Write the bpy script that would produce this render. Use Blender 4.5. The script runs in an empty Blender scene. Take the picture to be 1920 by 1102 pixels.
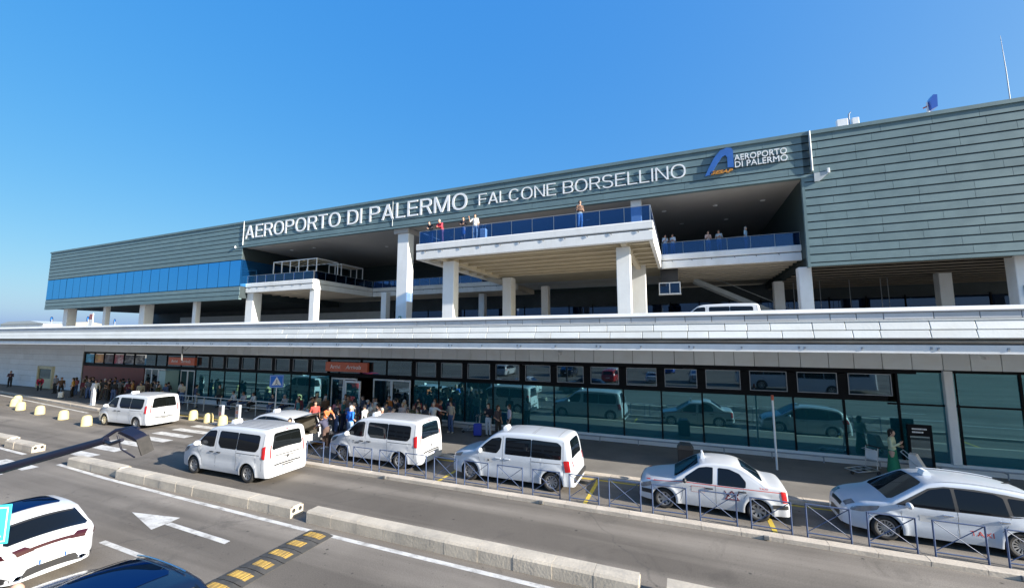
import bpy, math, random
import numpy as np
from mathutils import Vector, Matrix

random.seed(7)
rng = random.Random(11)
SC = bpy.context.scene
COL = SC.collection
rad = math.radians

# ------------------------------------------------------------------ camera
cam_d = bpy.data.cameras.new('camera')
cam = bpy.data.objects.new('camera', cam_d)
COL.objects.link(cam)
cam_d.sensor_width = 36.0
cam_d.lens = 14.41
cam_d.clip_start = 0.1
cam_d.clip_end = 30000
cam.location = (0, 0, 5.4)
cam.rotation_euler = (rad(90 + 6.237), 0, rad(22.36))
SC.camera = cam

# ------------------------------------------------------------------ sky and sun
SUN_EL = 21.0
SUN_AZ = 97.5            # clockwise from +Y (depth): the sun stands at the right, a touch in front of the facade
world = bpy.data.worlds.new('World')
SC.world = world
world.use_nodes = True
wn = world.node_tree
bg = wn.nodes['Background']
sky = wn.nodes.new('ShaderNodeTexSky')
sky.sky_type = 'NISHITA'
sky.sun_disc = False
sky.sun_elevation = rad(SUN_EL)
sky.sun_rotation = rad(SUN_AZ)
sky.altitude = 0
sky.air_density = 1.0
sky.dust_density = 3.0
sky.ozone_density = 4.0
hs = wn.nodes.new('ShaderNodeHueSaturation')
hs.inputs['Saturation'].default_value = 1.62
hs.inputs['Value'].default_value = 1.10
hs.inputs['Hue'].default_value = 0.510
ga = wn.nodes.new('ShaderNodeGamma')
ga.inputs['Gamma'].default_value = 0.6
wn.links.new(sky.outputs[0], ga.inputs['Color'])
wn.links.new(ga.outputs[0], hs.inputs['Color'])
# clean azure grade over the whole dome: steadier blue, softer horizon
sp = wn.nodes.new('ShaderNodeSeparateColor'); cb = wn.nodes.new('ShaderNodeCombineColor')
wn.links.new(hs.outputs[0], sp.inputs[0])
for k, (a_, b_) in enumerate(((0.82, 0.0), (0.78, 0.33), (0.30, 1.75))):
    ma_ = wn.nodes.new('ShaderNodeMath'); ma_.operation = 'MULTIPLY_ADD'
    ma_.inputs[1].default_value = a_; ma_.inputs[2].default_value = b_
    wn.links.new(sp.outputs[k], ma_.inputs[0]); wn.links.new(ma_.outputs[0], cb.inputs[k])
wn.links.new(cb.outputs[0], bg.inputs[0])
bg.inputs[1].default_value = 0.135

sun_d = bpy.data.lights.new('sun', 'SUN')
sun_d.energy = 5.0
sun_d.angle = rad(0.53)
sun_d.color = (1.0, 0.93, 0.82)
sun = bpy.data.objects.new('sun', sun_d)
COL.objects.link(sun)
sv = Vector((math.sin(rad(SUN_AZ)) * math.cos(rad(SUN_EL)), math.cos(rad(SUN_AZ)) * math.cos(rad(SUN_EL)), math.sin(rad(SUN_EL))))
sun.rotation_euler = sv.to_track_quat('Z', 'Y').to_euler()
sun.location = (60, -5, 60)

vs = SC.view_settings
vs.view_transform = 'Standard'
vs.look = 'None'
vs.gamma = 1.0
vs.exposure = 1.4
vs.use_curve_mapping = False
SC.render.film_transparent = False
cy = SC.cycles
cy.max_bounces = 8
cy.diffuse_bounces = 4
cy.glossy_bounces = 4
cy.transparent_max_bounces = 12
cy.sample_clamp_indirect = 6.0

# ------------------------------------------------------------------ helpers: objects
def link(o):
    COL.objects.link(o)
    return o

def tag(o, label=None, cat=None, group=None, kind=None):
    if label: o['label'] = label
    if cat: o['category'] = cat
    if group: o['group'] = group
    if kind: o['kind'] = kind
    return o

def empty(name, loc=(0, 0, 0), rz=0.0):
    o = bpy.data.objects.new(name, None)
    o.location = loc
    o.rotation_euler = (0, 0, rz)
    o.empty_display_size = 0.3
    return link(o)

def place(name, me, parent=None, loc=(0, 0, 0), rot=(0, 0, 0), scale=None):
    o = bpy.data.objects.new(name, me)
    o.location = loc
    o.rotation_euler = rot
    if scale: o.scale = scale
    link(o)
    if parent is not None: o.parent = parent
    return o

def children(o):
    return [c for c in COL.objects if c.parent == o]

def copy_tree(o, parent=None):
    c = o.copy()
    link(c)
    c.parent = parent
    for ch in o.children:
        copy_tree(ch, c)
    return c

class MB:
    """collects faces and builds ONE mesh object"""
    def __init__(s):
        s.v = []; s.f = []; s.m = []; s.sm = []
    def add(s, vs_, fs, mi=0, smooth=False):
        b = len(s.v)
        s.v += [tuple(p) for p in vs_]
        for f in fs:
            s.f.append(tuple(i + b for i in f)); s.m.append(mi); s.sm.append(smooth)
        return s
    def box(s, x0, x1, y0, y1, z0, z1, mi=0):
        return s.add([(x0, y0, z0), (x1, y0, z0), (x1, y1, z0), (x0, y1, z0), (x0, y0, z1), (x1, y0, z1), (x1, y1, z1), (x0, y1, z1)],
                     [(0, 3, 2, 1), (4, 5, 6, 7), (0, 1, 5, 4), (1, 2, 6, 5), (2, 3, 7, 6), (3, 0, 4, 7)], mi)
    def cbox(s, x0, x1, y0, y1, z0, z1, c=0.01, mi=0):
        """box with its twelve edges chamfered"""
        P = []
        idx = {}
        for ix, (xa, sx) in enumerate(((x0, 1), (x1, -1))):
            for iy, (ya, sy) in enumerate(((y0, 1), (y1, -1))):
                for iz, (za, sz) in enumerate(((z0, 1), (z1, -1))):
                    for ax in range(3):
                        p = [xa + sx * c, ya + sy * c, za + sz * c]
                        p[ax] = (xa, ya, za)[ax]
                        idx[(ix, iy, iz, ax)] = len(P)
                        P.append(tuple(p))
        F = []
        for ax in range(3):
            a, b = [(1, 2), (2, 0), (0, 1)][ax]
            for k in (0, 1):
                q = []
                for (u, w) in ((0, 0), (1, 0), (1, 1), (0, 1)):
                    t = [0, 0, 0]; t[ax] = k; t[a] = u; t[b] = w
                    q.append(idx[(t[0], t[1], t[2], ax)])
                F.append(tuple(q) if k else tuple(q[::-1]))
        for ax in range(3):           # edges along ax
            a, b = [(1, 2), (2, 0), (0, 1)][ax]
            for u in (0, 1):
                for w in (0, 1):
                    t0 = [0, 0, 0]; t0[a] = u; t0[b] = w
                    t1 = list(t0); t1[ax] = 1
                    q = [idx[(*t0, a)], idx[(*t1, a)], idx[(*t1, b)], idx[(*t0, b)]]
                    F.append(tuple(q) if (u == w) else tuple(q[::-1]))
        for ix in (0, 1):
            for iy in (0, 1):
                for iz in (0, 1):
                    q = [idx[(ix, iy, iz, k)] for k in range(3)]
                    F.append(tuple(q) if (ix + iy + iz) % 2 else tuple(q[::-1]))
        return s.add(P, F, mi)
    def prism(s, poly, axis, a0, a1, mi=0):
        """extrude a 2-D polygon along an axis. axis x: (y,z); y: (x,z); z: (x,y)"""
        n = len(poly)
        def P(p, t):
            return {'x': (t, p[0], p[1]), 'y': (p[0], t, p[1]), 'z': (p[0], p[1], t)}[axis]
        A = [P(p, a0) for p in poly] + [P(p, a1) for p in poly]
        F = [tuple(range(n))[::-1], tuple(range(n, 2 * n))]
        F += [(i, (i + 1) % n, n + (i + 1) % n, n + i) for i in range(n)]
        return s.add(A, F, mi)
    def tube(s, pts, r, n=8, mi=0, caps=True, smooth=True):
        pts = [Vector(p) for p in pts]
        rs = r if isinstance(r, (list, tuple)) else [r] * len(pts)
        V = []; F = []
        up = None
        for i, p in enumerate(pts):
            d = (pts[min(i + 1, len(pts) - 1)] - pts[max(i - 1, 0)]).normalized()
            if up is None:
                up = Vector((0, 0, 1)) if abs(d.z) < 0.9 else Vector((1, 0, 0))
            a = d.cross(up).normalized()
            b = a.cross(d).normalized()
            up = b
            for k in range(n):
                t = 2 * math.pi * k / n
                V.append(p + (a * math.cos(t) + b * math.sin(t)) * rs[i])
        for i in range(len(pts) - 1):
            for k in range(n):
                k2 = (k + 1) % n
                F.append((i * n + k, i * n + k2, (i + 1) * n + k2, (i + 1) * n + k))
        s.add(V, F, mi, smooth)
        if caps:
            m = len(pts) - 1
            s.add([V[k] for k in range(n)], [tuple(range(n))], mi)
            s.add([V[m * n + k] for k in range(n)], [tuple(range(n))[::-1]], mi)
        return s
    def bar(s, p0, p1, w, h, mi=0):
        """rectangular bar between two points, w sideways, h upward"""
        p0 = Vector(p0); p1 = Vector(p1)
        d = (p1 - p0).normalized()
        up = Vector((0, 0, 1)) if abs(d.z) < 0.95 else Vector((0, 1, 0))
        a = d.cross(up).normalized(); b = a.cross(d).normalized()
        V = []
        for p in (p0, p1):
            for (i, j) in ((-1, -1), (1, -1), (1, 1), (-1, 1)):
                V.append(p + a * (i * w / 2) + b * (j * h / 2))
        return s.add(V, [(0, 1, 2, 3), (7, 6, 5, 4), (0, 4, 5, 1), (1, 5, 6, 2), (2, 6, 7, 3), (3, 7, 4, 0)], mi)
    def lathe(s, prof, axis='z', n=24, c=(0, 0, 0), mi=0, smooth=True):
        V = []; F = []
        m = len(prof)
        for k in range(n):
            t = 2 * math.pi * k / n
            for (r, h) in prof:
                a, b = r * math.cos(t), r * math.sin(t)
                p = {'z': (a, b, h), 'y': (a, h, b), 'x': (h, a, b)}[axis]
                V.append((p[0] + c[0], p[1] + c[1], p[2] + c[2]))
        for k in range(n):
            k2 = (k + 1) % n
            for i in range(m - 1):
                F.append((k * m + i, k2 * m + i, k2 * m + i + 1, k * m + i + 1))
        return s.add(V, F, mi, smooth)
    def ball(s, c, r, mi=0, nu=10, nv=6):
        rx, ry, rz = r if isinstance(r, (tuple, list)) else (r, r, r)
        V = [(c[0], c[1], c[2] + rz)]
        for j in range(1, nv):
            ph = math.pi * j / nv
            for i in range(nu):
                t = 2 * math.pi * i / nu
                V.append((c[0] + rx * math.sin(ph) * math.cos(t), c[1] + ry * math.sin(ph) * math.sin(t), c[2] + rz * math.cos(ph)))
        V.append((c[0], c[1], c[2] - rz))
        F = [(0, 1 + i, 1 + (i + 1) % nu) for i in range(nu)]
        for j in range(nv - 2):
            for i in range(nu):
                a = 1 + j * nu + i; b = 1 + j * nu + (i + 1) % nu
                F.append((a, a + nu, b + nu, b))
        L = len(V) - 1
        F += [(L, 1 + (nv - 2) * nu + (i + 1) % nu, 1 + (nv - 2) * nu + i) for i in range(nu)]
        return s.add(V, F, mi, True)
    def mesh(s, name, mats, fix=True, sharp=None):
        me = bpy.data.meshes.new(name)
        me.from_pydata(s.v, [], s.f)
        me.polygons.foreach_set('material_index', s.m)
        me.polygons.foreach_set('use_smooth', s.sm)
        for m in (mats if isinstance(mats, (list, tuple)) else [mats]):
            me.materials.append(m)
        if fix:
            import bmesh
            b = bmesh.new(); b.from_mesh(me)
            bmesh.ops.recalc_face_normals(b, faces=b.faces)
            b.to_mesh(me); b.free()
        if sharp is not None:
            me.set_sharp_from_angle(angle=rad(sharp))
        me.update()
        return me
    def build(s, name, mats, parent=None, loc=(0, 0, 0), rot=(0, 0, 0), sharp=None):
        return place(name, s.mesh(name, mats, sharp=sharp), parent, loc, rot)

def wchild(mb, name, mats, parent, sharp=None):
    """child of an unrotated parent whose mesh is given in world coordinates"""
    l = parent.location
    return place(name, mb.mesh(name, mats, sharp=sharp), parent, (-l[0], -l[1], -l[2]))

FONT_CACHE = {}
def text_mesh(txt, size=1.0, depth=0.02, spacing=1.0, bold=0.0, shear=0.0, align='LEFT'):
    """text as a mesh lying in XY, extruded along Z"""
    cu = bpy.data.curves.new('lettering', 'FONT')
    cu.body = txt; cu.size = size; cu.extrude = depth; cu.space_character = spacing
    cu.offset = bold; cu.shear = shear; cu.align_x = align
    cu.resolution_u = 4
    o = bpy.data.objects.new('lettering', cu)
    link(o)
    dg = bpy.context.evaluated_depsgraph_get()
    dg.update()
    me = bpy.data.meshes.new_from_object(o.evaluated_get(dg))
    bpy.data.objects.remove(o)
    bpy.data.curves.remove(cu)
    return me

def fit_text(me, w=None, h=None):
    """scale a text mesh to width w and height h with its lower left corner at the origin"""
    n = len(me.vertices)
    a = np.empty(n * 3, dtype=np.float32); me.vertices.foreach_get('co', a); a = a.reshape(-1, 3)
    lo = a.min(0); hi = a.max(0)
    a[:, :2] -= lo[:2]
    if w: a[:, 0] *= w / (hi[0] - lo[0])
    if h: a[:, 1] *= h / (hi[1] - lo[1])
    me.vertices.foreach_set('co', a.ravel()); me.update()
    return me

# ------------------------------------------------------------------ helpers: materials
def mat(name, col, rough=0.6, metal=0.0, var=0.12, scale=3.0, bump=0.0, bscale=None, spec=0.5, coat=0.0, tint=0.0,
        stain=0.0, stain_col=None, stain_scale=(1, 1, 1), coords='pos', fine=0.0):
    m = bpy.data.materials.new(name)
    m.use_nodes = True
    nt = m.node_tree; N = nt.nodes; L = nt.links
    b = N['Principled BSDF']
    b.inputs['Roughness'].default_value = rough
    b.inputs['Metallic'].default_value = metal
    b.inputs['Specular IOR Level'].default_value = spec
    b.inputs['Coat Weight'].default_value = coat
    b.inputs['Coat Roughness'].default_value = 0.06
    if coords == 'pos':
        src = N.new('ShaderNodeNewGeometry').outputs['Position']
    else:
        src = N.new('ShaderNodeTexCoord').outputs['Object']
    nz = N.new('ShaderNodeTexNoise')
    nz.inputs['Scale'].default_value = scale
    nz.inputs['Detail'].default_value = 5
    nz.inputs['Roughness'].default_value = 0.62
    L.new(src, nz.inputs['Vector'])
    cr = N.new('ShaderNodeValToRGB')
    cr.color_ramp.elements[0].position = 0.3
    cr.color_ramp.elements[1].position = 0.72
    cr.color_ramp.elements[0].color = (*[max(c * (1 - var), 0) for c in col], 1)
    cr.color_ramp.elements[1].color = (*[min(c * (1 + var), 1) for c in col], 1)
    L.new(nz.outputs['Fac'], cr.inputs['Fac'])
    out = cr.outputs['Color']
    def mul(a, fac_socket, lo, hi):
        mr = N.new('ShaderNodeMapRange')
        mr.inputs['To Min'].default_value = lo; mr.inputs['To Max'].default_value = hi
        L.new(fac_socket, mr.inputs['Value'])
        mx = N.new('ShaderNodeMix'); mx.data_type = 'RGBA'; mx.blend_type = 'MULTIPLY'
        mx.inputs['Factor'].default_value = 1.0
        L.new(a, mx.inputs['A']); L.new(mr.outputs['Result'], mx.inputs['B'])
        return mx.outputs['Result']
    if tint > 0:
        oi = N.new('ShaderNodeObjectInfo')
        out = mul(out, oi.outputs['Random'], 1 - tint, 1 + tint * 0.6)
    if fine > 0:
        n3 = N.new('ShaderNodeTexNoise'); n3.inputs['Scale'].default_value = scale * 22; n3.inputs['Detail'].default_value = 2
        L.new(src, n3.inputs['Vector'])
        out = mul(out, n3.outputs['Fac'], 1 - fine, 1 + fine)
    if stain > 0:
        mp = N.new('ShaderNodeMapping'); mp.inputs['Scale'].default_value = stain_scale
        L.new(src, mp.inputs['Vector'])
        n2 = N.new('ShaderNodeTexNoise'); n2.inputs['Scale'].default_value = 1.0; n2.inputs['Detail'].default_value = 6
        n2.inputs['Roughness'].default_value = 0.68
        L.new(mp.outputs[0], n2.inputs['Vector'])
        r2 = N.new('ShaderNodeValToRGB')
        r2.color_ramp.elements[0].position = 0.47; r2.color_ramp.elements[1].position = 0.68
        r2.color_ramp.elements[0].color = (0, 0, 0, 1); r2.color_ramp.elements[1].color = (stain, stain, stain, 1)
        L.new(n2.outputs['Fac'], r2.inputs['Fac'])
        mx = N.new('ShaderNodeMix'); mx.data_type = 'RGBA'
        L.new(r2.outputs['Color'], mx.inputs['Factor'])
        L.new(out, mx.inputs['A'])
        mx.inputs['B'].default_value = (*(stain_col or [c * 0.5 for c in col]), 1)
        out = mx.outputs['Result']
    L.new(out, b.inputs['Base Color'])
    if bump > 0:
        nb = N.new('ShaderNodeTexNoise'); nb.inputs['Scale'].default_value = bscale or scale * 8; nb.inputs['Detail'].default_value = 3
        L.new(src, nb.inputs['Vector'])
        bp = N.new('ShaderNodeBump'); bp.inputs['Strength'].default_value = bump; bp.inputs['Distance'].default_value = 0.02
        L.new(nb.outputs['Fac'], bp.inputs['Height'])
        L.new(bp.outputs['Normal'], b.inputs['Normal'])
        rr = N.new('ShaderNodeMapRange')
        rr.inputs['To Min'].default_value = max(rough - 0.1, 0.02); rr.inputs['To Max'].default_value = min(rough + 0.1, 1)
        L.new(nz.outputs['Fac'], rr.inputs['Value']); L.new(rr.outputs['Result'], b.inputs['Roughness'])
    return m

def glass_mat(name, body, refl, fac=0.4, through=0.4, tcol=None, rough=0.02, wob=0.0, wscale=0.4, ior=1.5, fmax=1.0):
    """reflective tinted glazing: a mirror coat over a tinted, partly clear pane"""
    m = bpy.data.materials.new(name); m.use_nodes = True
    nt = m.node_tree; N = nt.nodes; L = nt.links
    N.remove(N['Principled BSDF'])
    out = N['Material Output']
    gl = N.new('ShaderNodeBsdfGlossy'); gl.inputs['Color'].default_value = (*refl, 1); gl.inputs['Roughness'].default_value = rough
    df = N.new('ShaderNodeBsdfDiffuse'); df.inputs['Color'].default_value = (*body, 1)
    tr = N.new('ShaderNodeBsdfTransparent'); tr.inputs['Color'].default_value = (*(tcol or refl), 1)
    m1 = N.new('ShaderNodeMixShader'); m1.inputs[0].default_value = through
    L.new(df.outputs[0], m1.inputs[1]); L.new(tr.outputs[0], m1.inputs[2])
    fr = N.new('ShaderNodeFresnel'); fr.inputs[0].default_value = ior
    mr = N.new('ShaderNodeMapRange'); mr.inputs['To Min'].default_value = fac; mr.inputs['To Max'].default_value = fmax
    L.new(fr.outputs[0], mr.inputs['Value'])
    m2 = N.new('ShaderNodeMixShader')
    L.new(mr.outputs['Result'], m2.inputs[0])
    L.new(m1.outputs[0], m2.inputs[1]); L.new(gl.outputs[0], m2.inputs[2])
    L.new(m2.outputs[0], out.inputs[0])
    if wob > 0:
        ge = N.new('ShaderNodeNewGeometry')
        nz = N.new('ShaderNodeTexNoise'); nz.inputs['Scale'].default_value = wscale; nz.inputs['Detail'].default_value = 1
        L.new(ge.outputs['Position'], nz.inputs['Vector'])
        bp = N.new('ShaderNodeBump'); bp.inputs['Strength'].default_value = wob; bp.inputs['Distance'].default_value = 0.05
        L.new(nz.outputs['Fac'], bp.inputs['Height'])
        L.new(bp.outputs[0], gl.inputs['Normal'])
    return m

M = {}
M['stone_white'] = mat('white_stone', (0.62, 0.65, 0.66), 0.7, var=0.05, scale=0.8, bump=0.15, bscale=14, tint=0.10, stain=0.35, stain_col=(0.49, 0.49, 0.46), stain_scale=(0.5, 0.5, 1.6))
M['stone_grey'] = mat('grey_stone', (0.56, 0.58, 0.61), 0.75, var=0.07, scale=1.2, bump=0.15, bscale=14, tint=0.12, stain=0.3, stain_col=(0.36, 0.36, 0.35), stain_scale=(0.6, 0.6, 2))
M['bounce_cut_floor'] = mat('dark_bounce_cut', (0.20, 0.19, 0.175), 0.7, var=0.12, scale=1.5)  # dark tone for the added floor sheets, keeps bounced light low
M['joint'] = mat('dark_joint', (0.14, 0.14, 0.14), 0.9)
M['concrete_white'] = mat('white_painted_concrete', (0.76, 0.77, 0.77), 0.65, var=0.05, scale=0.7, bump=0.1, bscale=10, stain=0.35, stain_col=(0.52, 0.50, 0.45), stain_scale=(0.9, 0.9, 0.25))
M['concrete_col'] = mat('pale_concrete', (0.76, 0.78, 0.79), 0.7, var=0.05, scale=0.9, bump=0.12, bscale=12, stain=0.3, stain_col=(0.64, 0.62, 0.58), stain_scale=(1.2, 1.2, 0.2))
M['cream'] = mat('cream_steelwork', (0.62, 0.55, 0.42), 0.6, var=0.06, scale=0.8, stain=0.25, stain_col=(0.42, 0.35, 0.25), stain_scale=(0.6, 0.6, 0.6))
M['clad'] = mat('green_patina_metal', (0.122, 0.188, 0.208), 0.5, metal=0.0, var=0.10, scale=0.9, bump=0.06, bscale=5, tint=0.07, stain=0.4, stain_col=(0.17, 0.25, 0.26), stain_scale=(0.35, 0.35, 1.4), spec=0.4)
M['clad_seam'] = mat('seam_shadow', (0.022, 0.036, 0.042), 0.7)
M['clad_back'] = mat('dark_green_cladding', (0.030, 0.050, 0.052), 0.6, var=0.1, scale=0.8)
M['trim_grey'] = mat('grey_metal_trim', (0.42, 0.46, 0.48), 0.45, var=0.08, scale=2)
M['soffit'] = mat('pale_soffit', (0.40, 0.385, 0.37), 0.75, var=0.05, scale=0.5)
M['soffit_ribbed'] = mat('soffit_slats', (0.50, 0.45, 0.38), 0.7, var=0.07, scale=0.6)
M['soffit_shaded'] = mat('shaded_soffit_slats', (0.17, 0.15, 0.125), 0.7, var=0.1, scale=0.6)  # darkened copy of the soffit slats: shade under the wings put into the colour
M['white_letter'] = mat('white_letter_face', (0.82, 0.84, 0.86), 0.4, var=0.03, scale=2)
M['logo_blue'] = mat('blue_logo_face', (0.035, 0.13, 0.42), 0.4, var=0.08, scale=2)
M['logo_orange'] = mat('orange_logo_face', (0.62, 0.28, 0.05), 0.45, var=0.1, scale=3)
M['frame_dark'] = mat('dark_bronze_frame', (0.007, 0.008, 0.010), 0.6, var=0.2, scale=3, spec=0.12)
M['white_metal'] = mat('white_painted_metal', (0.74, 0.76, 0.78), 0.45, var=0.05, scale=2, stain=0.2, stain_col=(0.5, 0.48, 0.45), stain_scale=(2, 2, 0.6))
M['glass_teal'] = glass_mat('teal_glazing', (0.018, 0.13, 0.165), (0.34, 0.70, 0.80), 0.27, 0.34, (0.16, 0.42, 0.46), wob=0.05, wscale=0.5)
M['glass_dark'] = glass_mat('upper_glazing', (0.012, 0.035, 0.05), (0.45, 0.66, 0.80), 0.20, 0.5, (0.2, 0.38, 0.45), wob=0.05, wscale=0.5)
M['glass_blue'] = glass_mat('blue_mirror_glazing', (0.006, 0.06, 0.20), (0.15, 0.51, 0.90), 0.66, 0.05, (0.05, 0.2, 0.4), rough=0.04, wob=0.22, wscale=0.5)
M['glass_rail'] = glass_mat('blue_rail_glass', (0.012, 0.04, 0.12), (0.45, 0.65, 0.95), 0.06, 0.88, (0.38, 0.54, 0.80))
M['glass_hall'] = glass_mat('departures_glazing', (0.004, 0.012, 0.035), (0.35, 0.5, 0.8), 0.05, 0.3, (0.1, 0.2, 0.3))
M['steel'] = mat('brushed_steel', (0.55, 0.57, 0.6), 0.35, metal=0.9, var=0.08, scale=6)
M['grey_paint'] = mat('grey_painted_steel', (0.30, 0.33, 0.37), 0.45, var=0.1, scale=4)
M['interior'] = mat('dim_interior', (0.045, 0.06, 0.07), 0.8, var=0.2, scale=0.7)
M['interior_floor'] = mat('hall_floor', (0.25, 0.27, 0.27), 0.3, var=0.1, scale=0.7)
M['black'] = mat('black_plastic', (0.018, 0.018, 0.02), 0.5, var=0.2, scale=6)
M['red_panel'] = mat('dark_red_hoarding', (0.20, 0.055, 0.045), 0.55, var=0.15, scale=1.2, bump=0.05)
M['sign_orange'] = mat('orange_sign_face', (0.62, 0.13, 0.06), 0.4, var=0.05, scale=2)

# ================================================================== SETTING
def road_mat():
    m = bpy.data.materials.new('worn_asphalt'); m.use_nodes = True
    nt = m.node_tree; N = nt.nodes; L = nt.links; b = N['Principled BSDF']
    pos = N.new('ShaderNodeNewGeometry').outputs['Position']
    def noise(scale, detail=4, rough=0.6, vec=pos, dist=0.0):
        n = N.new('ShaderNodeTexNoise'); n.inputs['Scale'].default_value = scale; n.inputs['Detail'].default_value = detail
        n.inputs['Roughness'].default_value = rough; n.inputs['Distortion'].default_value = dist
        L.new(vec, n.inputs['Vector']); return n.outputs['Fac']
    def ramp(f, p0, c0, p1, c1):
        r = N.new('ShaderNodeValToRGB'); e = r.color_ramp.elements
        e[0].position = p0; e[1].position = p1; e[0].color = (*c0, 1); e[1].color = (*c1, 1)
        L.new(f, r.inputs['Fac']); return r.outputs['Color']
    def mix(f, a, bb, mode='MIX'):
        x = N.new('ShaderNodeMix'); x.data_type = 'RGBA'; x.blend_type = mode
        if isinstance(f, float): x.inputs['Factor'].default_value = f
        else: L.new(f, x.inputs['Factor'])
        for s, k in ((a, 'A'), (bb, 'B')):
            if isinstance(s, tuple): x.inputs[k].default_value = (*s, 1)
            else: L.new(s, x.inputs[k])
        return x.outputs['Result']
    base = ramp(noise(0.25, 6, 0.6), 0.32, (0.160, 0.143, 0.126), 0.7, (0.222, 0.200, 0.177))
    mp = N.new('ShaderNodeMapping'); mp.inputs['Scale'].default_value = (0.035, 0.75, 1); L.new(pos, mp.inputs[0])
    streak = ramp(noise(1.0, 4, 0.55, mp.outputs[0]), 0.40, (0.60, 0.59, 0.58), 0.68, (1.20, 1.19, 1.17))
    c = mix(1.0, base, streak, 'MULTIPLY')
    grain = ramp(noise(38, 3, 0.75), 0.3, (0.70, 0.70, 0.70), 0.7, (1.26, 1.26, 1.26))
    c = mix(1.0, c, grain, 'MULTIPLY')
    oil = ramp(noise(0.38, 7, 0.74, dist=1.2), 0.55, (0, 0, 0), 0.76, (0.7, 0.7, 0.7))
    c = mix(oil, c, (0.055, 0.050, 0.046))
    spots = N.new('ShaderNodeTexVoronoi'); spots.inputs['Scale'].default_value = 1.7; L.new(pos, spots.inputs['Vector'])
    sp = ramp(spots.outputs['Distance'], 0.04, (0.85, 0.85, 0.85), 0.085, (0, 0, 0))
    c = mix(sp, c, (0.035, 0.033, 0.032))
    s2 = N.new('ShaderNodeTexVoronoi'); s2.inputs['Scale'].default_value = 4.3; L.new(pos, s2.inputs['Vector'])
    c = mix(ramp(s2.outputs['Distance'], 0.05, (0.55, 0.55, 0.55), 0.11, (0, 0, 0)), c, (0.05, 0.046, 0.042))
    cr = N.new('ShaderNodeTexVoronoi'); cr.feature = 'DISTANCE_TO_EDGE'; cr.inputs['Scale'].default_value = 0.09; cr.inputs['Randomness'].default_value = 1.0
    wv = N.new('ShaderNodeTexNoise'); wv.inputs['Scale'].default_value = 1.3; wv.inputs['Detail'].default_value = 5; L.new(pos, wv.inputs['Vector'])
    add = N.new('ShaderNodeVectorMath'); add.operation = 'MULTIPLY_ADD'; add.inputs[1].default_value = (0.8, 0.8, 0); L.new(wv.outputs['Color'], add.inputs[0]); L.new(pos, add.inputs[2])
    L.new(add.outputs[0], cr.inputs['Vector'])
    ck = ramp(cr.outputs['Distance'], 0.0006, (0.35, 0.35, 0.35), 0.0016, (0, 0, 0))
    c = mix(ck, c, (0.05, 0.05, 0.05))
    L.new(c, b.inputs['Base Color'])
    b.inputs['Roughness'].default_value = 0.85
    b.inputs['Specular IOR Level'].default_value = 0.3
    bp = N.new('ShaderNodeBump'); bp.inputs['Strength'].default_value = 0.35; bp.inputs['Distance'].default_value = 0.012
    L.new(noise(42, 3, 0.7), bp.inputs['Height']); L.new(bp.outputs[0], b.inputs['Normal'])
    return m

M['asphalt'] = road_mat()
M['ground'] = mat('dry_ground', (0.20, 0.18, 0.14), 0.9, var=0.25, scale=0.02, bump=0.2, bscale=1.5)
M['paving'] = mat('grey_paving', (0.17, 0.16, 0.148), 0.8, var=0.16, scale=0.6, bump=0.2, bscale=25, stain=0.4, stain_col=(0.095, 0.09, 0.085), stain_scale=(0.5, 0.9, 1), fine=0.1)
M['kerb'] = mat('beige_kerbstone', (0.50, 0.44, 0.37), 0.8, var=0.12, scale=1.4, bump=0.3, bscale=18, tint=0.10, stain=0.5, stain_col=(0.30, 0.26, 0.22), stain_scale=(1.4, 3, 3), fine=0.12)
M['barrier_block'] = mat('weathered_concrete', (0.46, 0.41, 0.34), 0.85, var=0.14, scale=1.3, bump=0.35, bscale=16, tint=0.08, stain=0.55, stain_col=(0.26, 0.24, 0.215), stain_scale=(1.2, 2.2, 1.2), fine=0.14)
M['paint_white'] = mat('worn_white_paint', (0.56, 0.55, 0.53), 0.7, var=0.1, scale=2.5, bump=0.2, bscale=40, stain=0.85, stain_col=(0.20, 0.185, 0.17), stain_scale=(2.2, 3.5, 1), fine=0.12)
M['paint_yellow'] = mat('worn_yellow_paint', (0.58, 0.42, 0.05), 0.7, var=0.12, scale=3, stain=0.6, stain_col=(0.25, 0.20, 0.09), stain_scale=(3, 3, 1))
M['bollard'] = mat('cream_yellow_concrete', (0.62, 0.52, 0.26), 0.75, var=0.1, scale=2, bump=0.25, bscale=18, tint=0.08, stain=0.4, stain_col=(0.52, 0.42, 0.24), stain_scale=(3, 3, 2))
M['rubber'] = mat('black_rubber', (0.055, 0.053, 0.05), 0.75, var=0.25, scale=4, bump=0.3, bscale=30, stain=0.4, stain_col=(0.11, 0.10, 0.09), stain_scale=(3, 3, 3))
M['bump_yellow'] = mat('yellow_rubber', (0.42, 0.27, 0.06), 0.7, var=0.2, scale=6, stain=0.7, stain_col=(0.15, 0.11, 0.06), stain_scale=(5, 5, 5), tint=0.2)
M['hill'] = mat('hazy_hill', (0.30, 0.28, 0.24), 0.95, var=0.15, scale=0.004)

g = MB()
ring = [(0, 0)] + []
NG = 48
gv = [(-30, 20, -0.03)]; gf = []
for k in range(NG):
    t = 2 * math.pi * k / NG
    gv.append((-30 + 12000 * math.cos(t), 20 + 12000 * math.sin(t), -0.03))
for k in range(NG):
    gf.append((0, 1 + k, 1 + (k + 1) % NG))
g.add(gv, gf)
tag(g.build('ground', M['ground']), kind='structure')

road = MB().add([(-160, -40, 0), (60, -40, 0), (60, 19.6, 0), (-160, 19.6, 0)], [(0, 1, 2, 3)]).build('road', M['asphalt'])
tag(road, kind='structure')

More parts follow.
